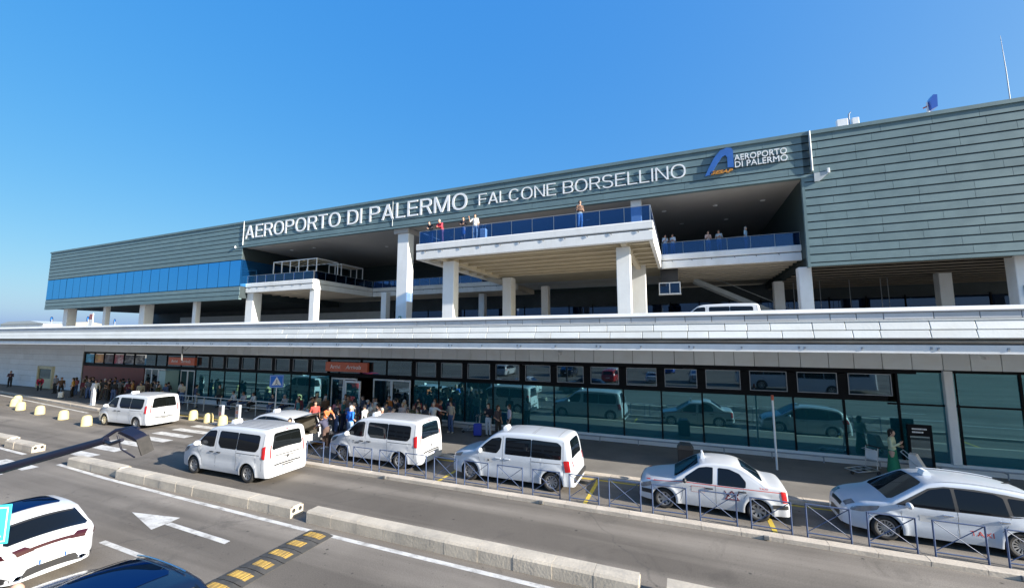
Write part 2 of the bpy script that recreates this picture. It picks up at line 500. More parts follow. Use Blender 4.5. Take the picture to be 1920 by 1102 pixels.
# pavement along the arrivals front, with the set-back by the crossing
edge = [(-150, 20.0), (-66, 19.5), (-41, 17.4), (-37.6, 17.6), (-36.6, 18.9), (-23.5, 18.9), (-21.5, 16.65), (50, 16.65)]
sw = MB()
poly = [(x, y + 0.28) for x, y in edge] + [(50, 22.6), (-150, 22.6)]
n = len(poly)
sw.add([(x, y, 0.145) for x, y in poly], [tuple(range(n))])
sidewalk = tag(sw.build('sidewalk', M['paving']), kind='structure')
def kerb_run(p0, p1, length, parent, h=0.15, w=0.28, name='kerbstone', material=None):
    p0 = Vector((*p0, 0)); p1 = Vector((*p1, 0))
    d = p1 - p0; Ln = d.length
    k = max(1, round(Ln / length)); s = Ln / k
    me = MB().prism([(0.0, -0.05), (0.0, h - 0.02), (0.02, h), (w, h), (w, -0.05)], 'x', 0.004, s - 0.004).mesh(name, material or M['kerb'])
    a = math.atan2(d.y, d.x)
    for i in range(k):
        p = p0 + d * (i / k)
        place(name, me, parent, (p.x, p.y, rng.uniform(-0.004, 0.003)), (0, 0, a + rng.uniform(-0.003, 0.003)))
for a, b, L_ in ((edge[1], edge[2], 2.5), (edge[2], edge[3], 1.8), (edge[3], edge[4], 1.6), (edge[4], edge[5], 1.6), (edge[5], edge[6], 1.5), (edge[6], (16, 16.65), 1.25)):
    kerb_run(a, b, L_, sidewalk)
sw2 = MB()
for a, b in ((edge[0], edge[1]), ((16, 16.65), edge[7])):
    sw2.prism([(a[0], a[1]), (b[0], b[1]), (b[0], b[1] + 0.3), (a[0], a[1] + 0.3)], 'z', -0.05, 0.15)
sw2.build('kerb_run', M['kerb'], sidewalk)

# paint on the road: each mark its own sheet, a child of the road
def mark(name, poly, m=None, z=0.004):
    return MB().add([(x, y, z) for x, y in poly], [tuple(range(len(poly)))]).build(name, m or M['paint_white'], road)
for y in (5.6, 6.6, 7.6, 8.6, 10.6, 11.6, 12.6, 13.6, 14.6, 15.6, 16.6, 17.6):
    mark('crosswalk_stripe', [(-28.45, y), (-25.45, y), (-25.45, y + 0.5), (-28.45, y + 0.5)])
wl = [(-25.2, 9.66), (-21, 9.46), (-16, 9.34), (-10, 9.24), (30, 9.18)]
for (a, b) in zip(wl[:-1], wl[1:]):
    mark('edge_line', [a, b, (b[0], b[1] - 0.15), (a[0], a[1] - 0.15)])
mark('edge_line', [(-90, 11.4), (-28.8, 9.85), (-28.8, 9.68), (-90, 11.2)])
mark('edge_line', [(-64, 19.0), (-40.5, 16.75), (-40.5, 16.6), (-64, 18.8)])
mark('lane_dash', [(-14.6, 6.52), (-11.6, 6.46), (-11.6, 6.60), (-14.6, 6.66)])
for x in (-5.6, 3.4, 12.4, -32.6, -41.6, -50.6):
    mark('lane_dash', [(x, 6.5), (x + 3, 6.5), (x + 3, 6.64), (x, 6.64)])
mark('arrow_head', [(-16.16, 7.97), (-14.2, 7.5), (-14.24, 7.85), (-14.26, 8.0), (-14.32, 8.3)])
mark('arrow_shaft', [(-14.21, 7.84), (-11.43, 7.75), (-11.45, 7.92), (-14.23, 8.0)])
for x in (-8.9, -3.25, 2.15, 8.0, 13.5):
    mark('bay_line', [(x, 13.95), (x + 0.13, 13.95), (x + 0.13, 16.4), (x, 16.4)], M['paint_yellow'])
mark('kerb_line', [(-21.0, 16.42), (18, 16.42), (18, 16.55), (-21.0, 16.55)], M['paint_yellow'])
mark('kerb_line', [(-36.4, 18.62), (-23.6, 18.62), (-23.6, 18.78), (-36.4, 18.78)], M['paint_yellow'])

# island kerb in front of the taxi rank
island = tag(MB().add([(-15.5, 13.52, 0.006), (40, 13.52, 0.006), (40, 13.72, 0.006), (-15.5, 13.72, 0.006)], [(0, 1, 2, 3)]).build('kerb', M['kerb']), kind='structure')
kerb_run((-15.7, 13.46), (10.3, 13.46), 1.0, island, h=0.13, w=0.27)
kerb_run((10.3, 13.46), (40.3, 13.46), 6.0, island, h=0.13, w=0.27)

for x in (-4.5, 1.9, 6.9, -10.9):
    place('kerb_scupper', MB().cbox(-0.07, 0.07, -0.03, 0.04, 0, 0.10, 0.01).mesh('kerb_scupper', M['joint']), island, (x, 13.44, 0.02))
# distant hills and the low airfield horizon
hb = MB()
def hill(cx, cy, pts, dep):
    V = []; n = len(pts)
    for (t, h) in pts: V.append((cx + t[0], cy + t[1], h))
    for (t, h) in pts: V.append((cx + t[0], cy + t[1], -5))
    for (t, h) in pts: V.append((cx + t[0] + dep[0], cy + t[1] + dep[1], -5))
    F = [(i, i + 1, n + i + 1, n + i) for i in range(n - 1)] + [(i, i + 1, 2 * n + i + 1, 2 * n + i) for i in range(n - 1)]
    hb.add(V, F)
hp = []
for i in range(60):
    t = i / 59
    h = 60 + 150 * max(0, 1 - abs(t - 0.42) / 0.3) + 90 * max(0, 1 - abs(t - 0.78) / 0.2) + 25 * math.sin(t * 37) + 12 * math.sin(t * 91)
    hp.append(((t * 3000, t * 5400), max(h, 8)))
hill(-8200, 500, hp, (-1500, 900))
tag(hb.build('hills', M['hill']), kind='structure')

# ================================================================== TERMINAL
YF = 34.3
ter = tag(empty('terminal_building', (-20, YF, 0)), 'long airport terminal in green metal cladding over white columns and a glazed ground floor', 'building')

# --- panels: shared meshes; lower edge stands proud like lapped boards
def panel_mesh(w, h, name='panel'):
    b = MB()
    b.prism([(0.0, 0.07), (-0.055, 0.07), (-0.018, h - 0.004), (0.0, h - 0.004)], 'x', 0.008, w - 0.008)
    return b.mesh(name, M['clad'])
BH = 0.585
ZR = 20.03
def core(name, x0, x1, y0, y1, z0, z1, m):
    return wchild(MB().box(x0, x1, y0, y1, z0, z1), name, m, ter)

def panel_rows(part, x0, x1, zs, lens, h):
    cache = {}
    for z in zs:
        x = x0
        first = True
        while x < x1 - 0.02:
            w = rng.choice(lens) if not first else rng.choice(lens) * rng.choice((0.4, 0.7, 1.0))
            w = round(w, 2); first = False
            if x1 - (x + w) < 0.8: w = round(x1 - x, 2)
            if w not in cache: cache[w] = panel_mesh(w, h)
            place('panel', cache[w], part, (x + 20 - part.location[0] - 20 - ter.location[0] + 0, YF - ter.location[1] - part.location[1], z))
            x += w
right = core('cladding_wall', 8.62, 42, YF + 0.003, 62, 10.62, 20.0, M['clad_seam'])
# parts made with wchild sit at minus the parent's location: children of parts take world coordinates
def pworld(part, name, me, x, y, z, rot=(0, 0, 0)):
    return place(name, me, part, (x, y, z), rot)
def rows(part, x0, x1, zs, lens, h):
    cache = {}
    for z in zs:
        x = x0; first = True
        while x < x1 - 0.02:
            w = rng.choice(lens) * (rng.choice((0.35, 0.6, 0.85, 1.0)) if first else 1.0)
            w = round(w, 2); first = False
            if x1 - (x + w) < 0.9: w = round(x1 - x, 2)
            if w not in cache: cache[w] = panel_mesh(w, h)
            pworld(part, 'panel', cache[w], x, YF, z)
            x += w
zs_r = [ZR - BH * (i + 1) for i in range(16)]
rows(right, 8.62, 30.0, zs_r, (2.3, 2.7, 3.1), BH)
cache_long = panel_mesh(12.0, BH)
for z in zs_r:
    pworld(right, 'panel', cache_long, 30.0, YF, z)
wchild(MB().box(8.60, 42, YF - 0.05, YF + 0.3, 10.45, 10.66), 'bottom_trim', M['clad'], ter)
wchild(MB().box(8.45, 8.62, YF - 0.06, YF + 0.25, 10.4, 16.95), 'corner_trim', M['clad'], ter)

fas = core('fascia', -51.1, 9.2, YF + 0.003, YF + 1.2, 16.98, 20.0, M['clad_seam'])
zs_f = [ZR - BH * (i + 1) for i in range(5)]
rows(fas, -51.1, 9.2, zs_f, (2.6, 3.2, 3.8), BH)
fm = {}
wchild(MB().prism([(YF - 0.10, 16.90), (YF - 0.06, 17.11), (YF + 0.3, 17.11), (YF + 0.3, 16.90)], 'x', -52.3, 10.0), 'fascia_edge', M['clad'], ter)
wchild(MB().prism([(9.2, 17.12), (10.05, 17.12), (10.05, 17.0), (9.5, 16.5), (9.2, 16.5)], 'y', YF - 0.16, YF - 0.06), 'gutter_end', M['trim_grey'], ter)
wchild(MB().cbox(9.98, 10.12, YF - 0.22, YF - 0.08, 17.0, 17.35, 0.015), 'gutter_outlet', M['white_metal'], ter)
wchild(MB().cbox(-52.45, -52.3, YF - 0.22, YF - 0.08, 16.9, 17.2, 0.015), 'gutter_outlet', M['white_metal'], ter)
wchild(MB().tube([(9.12, YF - 0.12, 17.3), (9.12, YF - 0.12, 20.3)], 0.07, 8), 'downpipe', M['trim_grey'], ter)
wchild(MB().tube([(-51.0, YF - 0.12, 17.2), (-51.0, YF - 0.12, 20.3)], 0.04, 8), 'downpipe', M['white_metal'], ter)
wchild(MB().tube([(-27.75, YF - 0.06, 17.2), (-27.75, YF - 0.06, 20.2)], 0.03, 8), 'downpipe', M['trim_grey'], ter)

left = core('cladding_wall', -100.5, -51.1, YF + 0.003, 62, 10.5, 20.0, M['clad_seam'])
lp = panel_mesh(24.7, BH)
for z in [ZR - BH * (i + 1) for i in range(8)] + [11.98 - BH * (i + 1) for i in range(2)]:
    for x in (-100.5, -75.8):
        pworld(left, 'panel', lp, x, YF, z)
wchild(MB().box(-100.5, -51.15, YF - 0.05, YF + 0.3, 10.33, 10.80), 'bottom_trim', M['clad'], ter)
# blue band of mirror panes
gb = wchild(MB().box(-100.45, -51.1, YF - 0.012, YF + 0.02, 11.985, 15.345), 'window_band', M['frame_dark'], ter)
gp = MB().box(0.035, 2.10, -0.012, 0.0, 0.03, 3.31).mesh('pane', M['glass_blue'])
for i in range(23):
    x = -100.45 + i * 2.145
    pworld(gb, 'pane', gp, x + 0.01, YF - 0.042, 12.0, (rng.uniform(-0.003, 0.003), 0, rng.uniform(-0.005, 0.005)))
wchild(MB().box(-51.1, -51.02, YF - 0.02, YF + 9, 11.98, 15.36), 'side_glass', M['glass_blue'], ter)

wchild(MB().box(-100.6, 42.1, YF - 0.13, YF + 0.5, 20.03, 20.29), 'coping', M['clad'], ter)
wchild(MB().box(-100.4, 42, YF + 0.5, 62, 20.0, 20.1), 'roof', M['trim_grey'], ter)
# under the roof: soffit, back wall, end walls of the recess
wchild(MB().box(-51.1, 8.6, YF + 1.2, 52, 16.99, 17.2), 'soffit', M['soffit'], ter)
wchild(MB().box(-51.1, 8.6, YF + 0.3, YF + 1.2, 16.93, 16.97), 'soffit_lip', M['soffit'], ter)
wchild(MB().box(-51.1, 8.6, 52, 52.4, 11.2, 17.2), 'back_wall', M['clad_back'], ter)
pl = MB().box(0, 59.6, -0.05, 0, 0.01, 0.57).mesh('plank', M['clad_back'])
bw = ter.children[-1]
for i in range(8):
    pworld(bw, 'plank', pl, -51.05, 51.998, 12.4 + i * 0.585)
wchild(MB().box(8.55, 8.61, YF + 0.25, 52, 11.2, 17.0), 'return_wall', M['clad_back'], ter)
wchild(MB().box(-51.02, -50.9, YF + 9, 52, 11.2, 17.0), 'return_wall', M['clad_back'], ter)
dl = MB().lathe([(0.0, 0.0), (0.16, 0.0), (0.18, -0.03), (0.2, -0.03), (0.2, 0.02)], 'z', 12).mesh('downlight', M['white_letter'])
for (x, y) in ((-1, 39), (3.2, 39), (6.8, 39), (0.5, 44), (4.5, 44), (-47, 38), (-43, 38), (-24, 40), (-34, 41), (-8, 39)):
    place('downlight', dl, ter, (x + 20, y - YF, 16.985))

# --- storey slab and terraces
def slab_edge(x0, x1, y0, y1, ax):
    """front edge dressing: pale coping strip, dark drip gap, lower beam, and drip hooks"""
    b = MB()
    if ax == 'x':
        b.prism([(y0 - 0.02, 11.86), (y0 - 0.06, 11.90), (y0 - 0.06, 12.30), (y0 - 0.02, 12.36), (y0 + 0.3, 12.36), (y0 + 0.3, 11.86)], 'x', x0 - 0.06, x1 + 0.06)
    else:
        sgn = 1 if y1 > 0 else -1
        b.box(min(x0, x0 + 0.06 * sgn), max(x0, x0 + 0.06 * sgn), y0, abs(y1), 11.86, 12.36)
    return b
def slab(name, x0, x1, y0, y1, z0=11.2, z1=12.34):
    p = wchild(MB().box(x0, x1, y0, y1, 11.95, z1), name, M['concrete_white'], ter)
    pworld(p, 'bounce_cut_sheet', MB().box(x0 + 0.12, x1 - 0.12, y0 + 0.35, y1, z1 + 0.004, z1 + 0.02).mesh('bounce_cut_sheet', M['bounce_cut_floor']), 0, 0, 0)  # unseen dark sheet added over the slab to cut light bounced onto the soffit
    return p
terr = slab('terrace_slab', -17.9, -1.35, 25.0, 52)
lbal = slab('balcony_slab', -51.0, -39.5, 35.0, 52)
bbal = slab('balcony_slab', -39.48, -17.92, 45.0, 52)
rbal = slab('balcony_slab', -1.33, 8.54, 35.9, 52)
def front(p, x0, x1, y, low=11.2):
    pworld(p, 'coping_strip', MB().prism([(y - 0.05, 11.88), (y - 0.07, 11.92), (y - 0.07, 12.32), (y - 0.03, 12.37), (y + 0.3, 12.37), (y + 0.3, 11.88)], 'x', x0, x1).mesh('coping_strip', M['concrete_white']), 0, 0, 0)
    pworld(p, 'drip_gap', MB().box(x0 + 0.03, x1 - 0.03, y + 0.03, y + 0.1, 11.7, 11.96).mesh('drip_gap', M['joint']), 0, 0, 0)
    pworld(p, 'edge_beam', MB().prism([(y, low), (y - 0.03, low + 0.03), (y - 0.03, 11.76), (y + 0.04, 11.82), (y + 0.28, 11.82), (y + 0.28, low)], 'x', x0, x1).mesh('edge_beam', M['concrete_white']), 0, 0, 0)
    dr = MB()
    k = int((x1 - x0) / 1.5)
    hk = MB().prism([(0, 0), (0.10, -0.16), (0.14, -0.16), (0.05, 0)], 'y', 0, 0.03).mesh('drip_hook', M['joint'])
    for i in range(k):
        pworld(p, 'drip_hook', hk, x0 + 0.7 + i * 1.5 + rng.uniform(-.1, .1), y - 0.075, 11.86)
def sidebeam(p, x, y0, y1, sg):
    a, b = sorted((x, x + 0.06 * sg)); c, d = sorted((x - 0.2 * sg, x + 0.03 * sg))
    pworld(p, 'coping_strip', MB().box(a, b, y0, y1, 11.88, 12.36).mesh('coping_strip', M['concrete_white']), 0, 0, 0)
    pworld(p, 'edge_beam', MB().box(c, d, y0 + 0.3, y1, 11.2, 11.82).mesh('edge_beam', M['concrete_white']), 0, 0, 0)
front(terr, -17.95, -1.30, 25.0); sidebeam(terr, -1.35, 24.95, 35.8, 1); sidebeam(terr, -17.9, 24.95, 45, -1)
front(lbal, -51.0, -39.45, 35.0); sidebeam(lbal, -39.5, 34.95, 45, 1)
front(bbal, -39.4, -18.0, 45.0)
front(rbal, -1.28, 8.5, 35.9)
# cream steelwork beneath the terrace
st = M['cream']
for x in (-16.35, -3.25):
    pworld(terr, 'main_beam', MB().box(x, x + 0.35, 25.35, 36.2, 11.16, 11.945).mesh('main_beam', st), 0, 0, 0)
ib = MB()
ib.box(-17.6, -1.6, 0.0, 0.22, 0, 0.06); ib.box(-17.6, -1.6, 0.08, 0.14, 0.06, 0.57)
ibm = ib.mesh('purlin', st)
for i in range(7):
    pworld(terr, 'purlin', ibm, 0, 26.3 + i * 1.55, 11.32)
pworld(terr, 'underside', MB().box(-17.6, -1.6, 25.3, 44.8, 11.90, 11.94).mesh('underside', st), 0, 0, 0)
gus = MB().prism([(-2.9, 11.9), (-1.62, 11.9), (-1.62, 11.75), (-2.9, 11.25)], 'y', 0, 0.08).mesh('bracket', st)
for i in range(5):
    pworld(terr, 'bracket', gus, 0, 26.0 + i * 1.9, 0)
for (p, x0, x1, y0) in ((rbal, -1.2, 8.4, 36.2), (lbal, -50.9, -39.7, 35.3), (bbal, -39.3, -18.1, 45.3)):
    pworld(p, 'underside', MB().box(x0, x1, y0, 51.9, 11.32, 11.9).mesh('underside', M['soffit_ribbed']), 0, 0, 0)
    rbm = MB().box(x0, x1, 0, 0.18, 11.2, 11.32).mesh('soffit_rib', M['soffit_ribbed'])
    for i in range(8 if y0 < 40 else 4): pworld(p, 'soffit_rib', rbm, 0, y0 + 0.7 + i * 1.3, 0)
# soffits over the departures road (ribbed)
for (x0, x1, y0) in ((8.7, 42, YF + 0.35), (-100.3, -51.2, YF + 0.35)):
    s_ = wchild(MB().box(x0, x1, y0, 52, 10.62, 10.66), 'soffit', M['soffit_shaded'], ter)
    rb = MB().box(x0, x1, 0, 0.16, 10.5, 10.62).mesh('soffit_rib', M['soffit_shaded'])
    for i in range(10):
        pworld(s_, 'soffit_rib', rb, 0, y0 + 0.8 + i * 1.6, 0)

# --- glass railings
def railing(x0, y0, x1, y1, z=12.36, h=1.0, step=1.55, name='railing'):
    d = Vector((x1 - x0, y1 - y0, 0)); Ln = d.length; k = max(1, round(Ln / step)); s = Ln / k
    a = math.atan2(d.y, d.x)
    rl = wchild(MB().bar((x0, y0, z + h), (x1, y1, z + h), 0.04, 0.025), name, M['grey_paint'], ter)
    pm = MB().box(0.03, s - 0.03, -0.008, 0.008, 0.03, h - 0.04).mesh('pane', M['glass_rail'])
    po = MB().box(-0.01, 0.01, -0.015, 0.015, 0.0, h).mesh('post', M['steel'])
    for i in range(k):
        p = (x0 + d.x * i / k, y0 + d.y * i / k)
        pworld(rl, 'pane', pm, p[0], p[1], z, (0, 0, a))
        pworld(rl, 'post', po, p[0], p[1], z, (0, 0, a))
    pworld(rl, 'post', po, x1, y1, z, (0, 0, a))
railing(-17.8, 25.12, -1.45, 25.12); railing(-1.42, 25.2, -1.42, 35.9); railing(-17.82, 25.2, -17.82, 45.0)
railing(-1.2, 36.0, 8.5, 36.0); railing(-50.95, 35.12, -39.6, 35.12); railing(-39.55, 35.2, -39.55, 45.0); railing(-39.4, 45.12, -18.0, 45.12)

# --- columns
def column(x, w, y, d, z0, z1, m='concrete_col'):
    b = MB().cbox(x, x + w, y, y + d, z0, z1, 0.03)
    return wchild(b, 'column', M[m], ter)
for x in (-96.8, -74.6, -51.3):
    column(x, 1.3, 35.3, 1.2, 5.4, 10.6 if x < -52 else 11.25)
column(-27.35, 1.35, 34.7, 1.0, 5.4, 16.98)
column(-3.85, 1.3, 35.3, 0.9, 5.4, 11.95); column(-3.5, 0.85, 34.65, 0.7, 12.37, 16.92)
column(19.45, 0.9, 35.3, 0.9, 5.4, 10.6)
for x in (-84.5, -62.0):
    column(x, 0.75, 35.3, 0.6, 5.4, 10.6)
column(-38.75, 0.85, 35.35, 0.75, 5.4, 11.25) if False else column(-40.4, 0.8, 35.4, 0.8, 5.4, 11.25)
column(-15.5, 0.9, 35.3, 1.1, 5.4, 11.16)
column(8.1, 0.8, 35.3, 0.8, 5.4, 10.6)
column(-16.35, 0.95, 26.1, 0.75, 5.4, 11.16)
column(-3.62, 0.85, 26.1, 0.6, 5.4, 11.16)
for x, y in ((-34.6, 41), (-14.2, 43), (8.0, 43.5), (19.0, 42.5), (-24, 47), (30, 42.5)):
    column(x, 0.8, y, 0.8, 5.4, 11.2 if x < 8 else 10.62)
wchild(MB().cbox(-27.75, -25.9, 34.5, 36.6, 16.4, 16.97, 0.04), 'column_head', M['soffit'], ter)

# --- departures hall behind the upper road
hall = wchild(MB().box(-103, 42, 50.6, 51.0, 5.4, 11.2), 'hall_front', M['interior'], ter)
hp_ = MB().box(0.06, 2.94, -0.02, 0.0, 0.1, 3.9).mesh('pane', M['glass_hall'])
for i in range(27):
    pworld(hall, 'pane', hp_, -40 + i * 3.0, 50.58, 5.5)
    pworld(hall, 'mullion', MB().box(-0.05, 0.05, -0.1, 0, 0, 4.2).mesh('mullion', M['frame_dark']) if i == 0 else bpy.data.meshes['mullion'], -40 + i * 3.0, 50.58, 5.4)
pworld(hall, 'plain_wall', MB().box(-92, -41, 50.3, 50.58, 5.4, 9.6).mesh('plain_wall', M['trim_grey']), 0, 0, 0)
pworld(hall, 'low_wall', MB().box(-24, 2, 47.8, 48.0, 5.4, 7.2).mesh('low_wall', M['trim_grey']), 0, 0, 0)

# --- arrivals front at street level
YG = 22.3
arr = wchild(MB().box(-55.9, 30, YG + 0.12, YG + 0.2, 4.0, 5.0), 'arrivals_front', M['joint'], ter)
def arr_part(name, mb, m): return pworld(arr, name, mb.mesh(name, m), 0, 0, 0)
# stone facing panels over the windows
wid = [0.84, 0.9, 0.97, 1.04]
fpm = {w: MB().cbox(0.012, w - 0.012, 0, 0.06, 0.008, 0.865, 0.006).mesh('facing_panel', M['stone_grey']) for w in wid}
M['stone_fascia'] = mat('grey_facing', (0.76, 0.82, 0.85), 0.75, var=0.05, scale=1.1, bump=0.12, bscale=14, tint=0.10, stain=0.35, stain_col=(0.66, 0.66, 0.62), stain_scale=(0.8, 0.8, 2.5))
for me in fpm.values(): me.materials[0] = M['stone_fascia']
x = -34.0
while x < 16:
    w = rng.choice(wid)
    pworld(arr, 'facing_panel', fpm[w], x, YG - 0.08, 4.125); x += w
arr_part('facing_strip', MB().box(-55.9, -34.01, YG - 0.08, YG - 0.02, 4.13, 4.99), M['stone_fascia'])
arr_part('facing_strip', MB().box(x + 0.01, 30, YG - 0.08, YG - 0.02, 4.13, 4.99), M['stone_fascia'])
# dark head, transom, sill
arr_part('head_frame', MB().box(-55.9, 8.9, YG - 0.06, YG + 0.1, 3.95, 4.115), M['frame_dark'])
arr_part('head_frame', MB().box(8.9, 30, YG - 0.04, YG + 0.1, 4.03, 4.115), M['frame_dark'])
arr_part('transom', MB().box(-55.9, 7.9, YG - 0.06, YG + 0.1, 2.79, 3.01), M['frame_dark'])
arr_part('transom', MB().box(7.9, 9.7, YG - 0.04, YG + 0.1, 2.68, 2.75), M['frame_dark'])
arr_part('transom', MB().box(9.95, 30, YG - 0.04, YG + 0.1, 2.68, 2.75), M['frame_dark'])
arr_part('sill', MB().prism([(YG - 0.16, 0.14), (YG - 0.16, 0.42), (YG - 0.10, 0.47), (YG + 0.1, 0.47), (YG + 0.1, 0.14)], 'x', -16.0, 30), M['white_metal'])
arr_part('sill', MB().prism([(YG - 0.10, 0.14), (YG - 0.10, 0.42), (YG + 0.1, 0.47), (YG + 0.1, 0.14)], 'x', -37.3, -23.4), M['white_metal'])
PW = 1.862
lower = MB().box(0.03, PW - 0.03, -0.006, 0.006, 0.0, 2.31).mesh('pane', M['glass_teal'])
upper = MB().box(0.19, PW - 0.19, -0.006, 0.006, 0.0, 0.89).mesh('pane', M['glass_dark'])
upper_w = MB().box(0.03, PW - 0.03, -0.006, 0.006, 0.0, 1.26).mesh('pane', M['glass_teal'])
mul = MB().box(-0.035, 0.035, -0.05, 0.08, 0.0, 2.33).mesh('mullion', M['frame_dark'])
mul_u = MB().box(-0.185, 0.185, -0.055, 0.08, 0.0, 0.9).mesh('mullion', M['frame_dark'])
mul_uw = MB().box(-0.04, 0.04, -0.05, 0.08, 0.0, 1.3).mesh('mullion', M['frame_dark'])
ufr = MB()
for bx in ((0.19, 0.22, 0, 0.90), (PW - 0.22, PW - 0.19, 0, 0.90), (0.22, PW - 0.22, 0, 0.03), (0.22, PW - 0.22, 0.87, 0.90)):
    ufr.box(bx[0], bx[1], -0.09, -0.057, bx[2], bx[3])
ufrm = ufr.mesh('window_frame', M['grey_paint'])
def jit(): return (rng.uniform(-0.006, 0.006), 0, rng.uniform(-0.008, 0.008))
X0 = -12.23
i0, i1 = -2, 11
xs_low = []
for i in range(-2, 22):                      # right run
    x = X0 + i * PW
    pworld(arr, 'pane', lower, x, YG, 0.475, jit())
    pworld(arr, 'mullion', mul, x, YG, 0.46)
    if i < 11:
        pworld(arr, 'pane', upper, x, YG - 0.02, 3.035, jit())
        pworld(arr, 'window_frame', ufrm, x, YG, 3.025)
        pworld(arr, 'mullion', mul_u, x, YG, 3.0)
    else:
        pworld(arr, 'pane', upper_w, x, YG, 2.755, jit())
        if i != 12: pworld(arr, 'mullion', mul_uw, x, YG, 2.74)
arr_part('white_pillar', MB().cbox(9.70, 9.98, YG - 0.18, YG + 0.1, 0.46, 4.11, 0.015), M['white_metal'])
for i in range(0, 8):                        # run between the two doors
    x = -38.0 + i * PW
    pworld(arr, 'pane', lower, x, YG, 0.475, jit())
    pworld(arr, 'mullion', mul, x, YG, 0.46)
    pworld(arr, 'pane', upper, x, YG - 0.02, 3.035, jit())
    pworld(arr, 'window_frame', ufrm, x, YG, 3.025)
    pworld(arr, 'mullion', mul_u, x, YG, 3.0)
# posters behind the far left panes, hoarding below
arr_part('hoarding', MB().box(-55.8, -45.4, YG - 0.04, YG + 0.04, 0.2, 2.74), M['red_panel'])
pcol = [(0.06, 0.40, 0.75), (0.80, 0.30, 0.12), (0.05, 0.02, 0.02), (0.30, 0.02, 0.04), (0.03, 0.03, 0.04), (0.04, 0.04, 0.04)]
for i in range(6):
    x = -55.7 + i * 1.72
    pm_ = mat('poster_print', pcol[i], 0.4, var=0.6, scale=1.3, stain=0.8, stain_col=[(0.02, 0.03, 0.08), (0.85, 0.66, 0.02), (0.3, 0.3, 0.32), (0.85, 0.8, 0.8), (0.7, 0.68, 0.65), (0.8, 0.78, 0.72)][i], stain_scale=(0.9, 0.9, 1.6))
    arr_part('poster', MB().box(x + 0.12, x + 1.6, YG - 0.005, YG + 0.005, 3.07, 3.9), pm_)
    pworld(arr, 'mullion', mul_uw, x, YG, 2.78)
# doors
def door(x0, x1, leaves, z1=2.75):
    w = (x1 - x0) / leaves
    fr = MB()
    for k in range(leaves):
        a = x0 + k * w; b = a + w
        for q in ((a, a + 0.09, 0.16, z1), (b - 0.09, b, 0.16, z1)):
            fr.box(q[0] + 0.002, q[1] - 0.002, YG - 0.03, YG + 0.03, q[2], q[3])
        for q in ((0.16, 0.28), (z1 - 0.1, z1)):
            fr.box(a + 0.09, b - 0.09, YG - 0.028, YG + 0.028, *q)
    d = arr_part('door', fr, M['white_metal'])
    for k in range(leaves):
        a = x0 + k * w
        arr_part('pane', MB().box(a + 0.09, a + w - 0.09, YG - 0.006, YG + 0.006, 0.28, z1 - 0.1), M['glass_dark'])
door(-45.2, -42.2, 3); door(-40.0, -38.1, 2); door(-22.9, -20.6, 2, 2.7); door(-19.2, -16.2, 2)
arr_part('door_leaf', MB().box(-20.4, -20.3, 21.0, 21.08, 0.2, 2.7).box(-19.25, -19.15, 21.0, 21.08, 0.2, 2.7).box(-20.3, -19.25, 21.0, 21.08, 2.58, 2.7).box(-20.3, -19.25, 21.0, 21.08, 0.2, 0.34), M['white_metal'])
arr_part('pane', MB().box(-20.3, -19.25, 21.03, 21.045, 0.34, 2.58), M['glass_teal'])
arr_part('notice', MB().box(-19.98, -19.55, 21.015, 21.028, 1.35, 1.72), mat('red_notice', (0.6, 0.05, 0.05), 0.5, var=0.3, scale=12, stain=0.7, stain_col=(0.8, 0.75, 0.75), stain_scale=(9, 9, 14)))
for (x0, x1) in ((-45.3, -42.1), (-42.0, -38.1), (-23.1, -20.3), (-20.2, -16.05)):
    k = 2 if x1 - x0 > 3 else 1
    for j in range(k):
        a = x0 + (x1 - x0) * j / k; b = x0 + (x1 - x0) * (j + 1) / k
        arr_part('pane', MB().box(a + 0.04, b - 0.04, YG - 0.006, YG + 0.006, 3.035, 4.02), M['glass_dark'])
        arr_part('mullion', MB().box(b - 0.04, b + 0.04, YG - 0.05, YG + 0.08, 3.03, 4.03), M['frame_dark'])
arr_part('pane', MB().box(-42.0, -40.05, YG - 0.006, YG + 0.006, 0.3, 2.75), M['glass_teal'])
arr_part('door_portal', MB().box(-41.0, -40.1, 21.2, 22.2, 0.15, 2.72), mat('pale_aqua_panel', (0.30, 0.48, 0.5), 0.35, var=0.06, scale=1)) 
arr_part('door_portal', MB().box(-23.6, -23.0, 21.5, 22.2, 0.15, 2.75), M['glass_teal'])
# guard rail low along the glass
gr = MB().tube([(-16, 21.85, 0.42), (30, 21.85, 0.42)], 0.03, 8)
arr_part('guard_rail', gr, M['grey_paint'])
pr = MB().tube([(0, 21.85, 0.15), (0, 21.85, 0.42)], 0.025, 6).bar((0, 21.85, 0.36), (0, 22.12, 0.36), 0.04, 0.04).mesh('rail_post', M['grey_paint'])
for i in range(24):
    pworld(arr, 'rail_post', pr, -15.5 + i * 1.9, 0, 0)
# hall inside: floor, ceiling, back wall, columns and a few counters
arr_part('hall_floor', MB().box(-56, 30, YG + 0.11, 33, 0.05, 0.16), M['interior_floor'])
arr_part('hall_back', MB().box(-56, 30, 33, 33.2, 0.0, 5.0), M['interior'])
arr_part('hall_counter', MB().cbox(-8, -2, 29, 30, 0.16, 1.2, 0.03).cbox(2, 7, 28, 29, 0.16, 2.6, 0.03).cbox(-34, -27, 28, 29, 0.16, 2.2, 0.03).cbox(12, 18, 28.5, 29.5, 0.16, 2.4, 0.03), M['trim_grey'])
for x in (-30, -20, -10, 0, 10, 20):
    arr_part('hall_column', MB().cbox(x, x + 0.6, 26, 26.6, 0.16, 5.0, 0.03), M['concrete_col'])
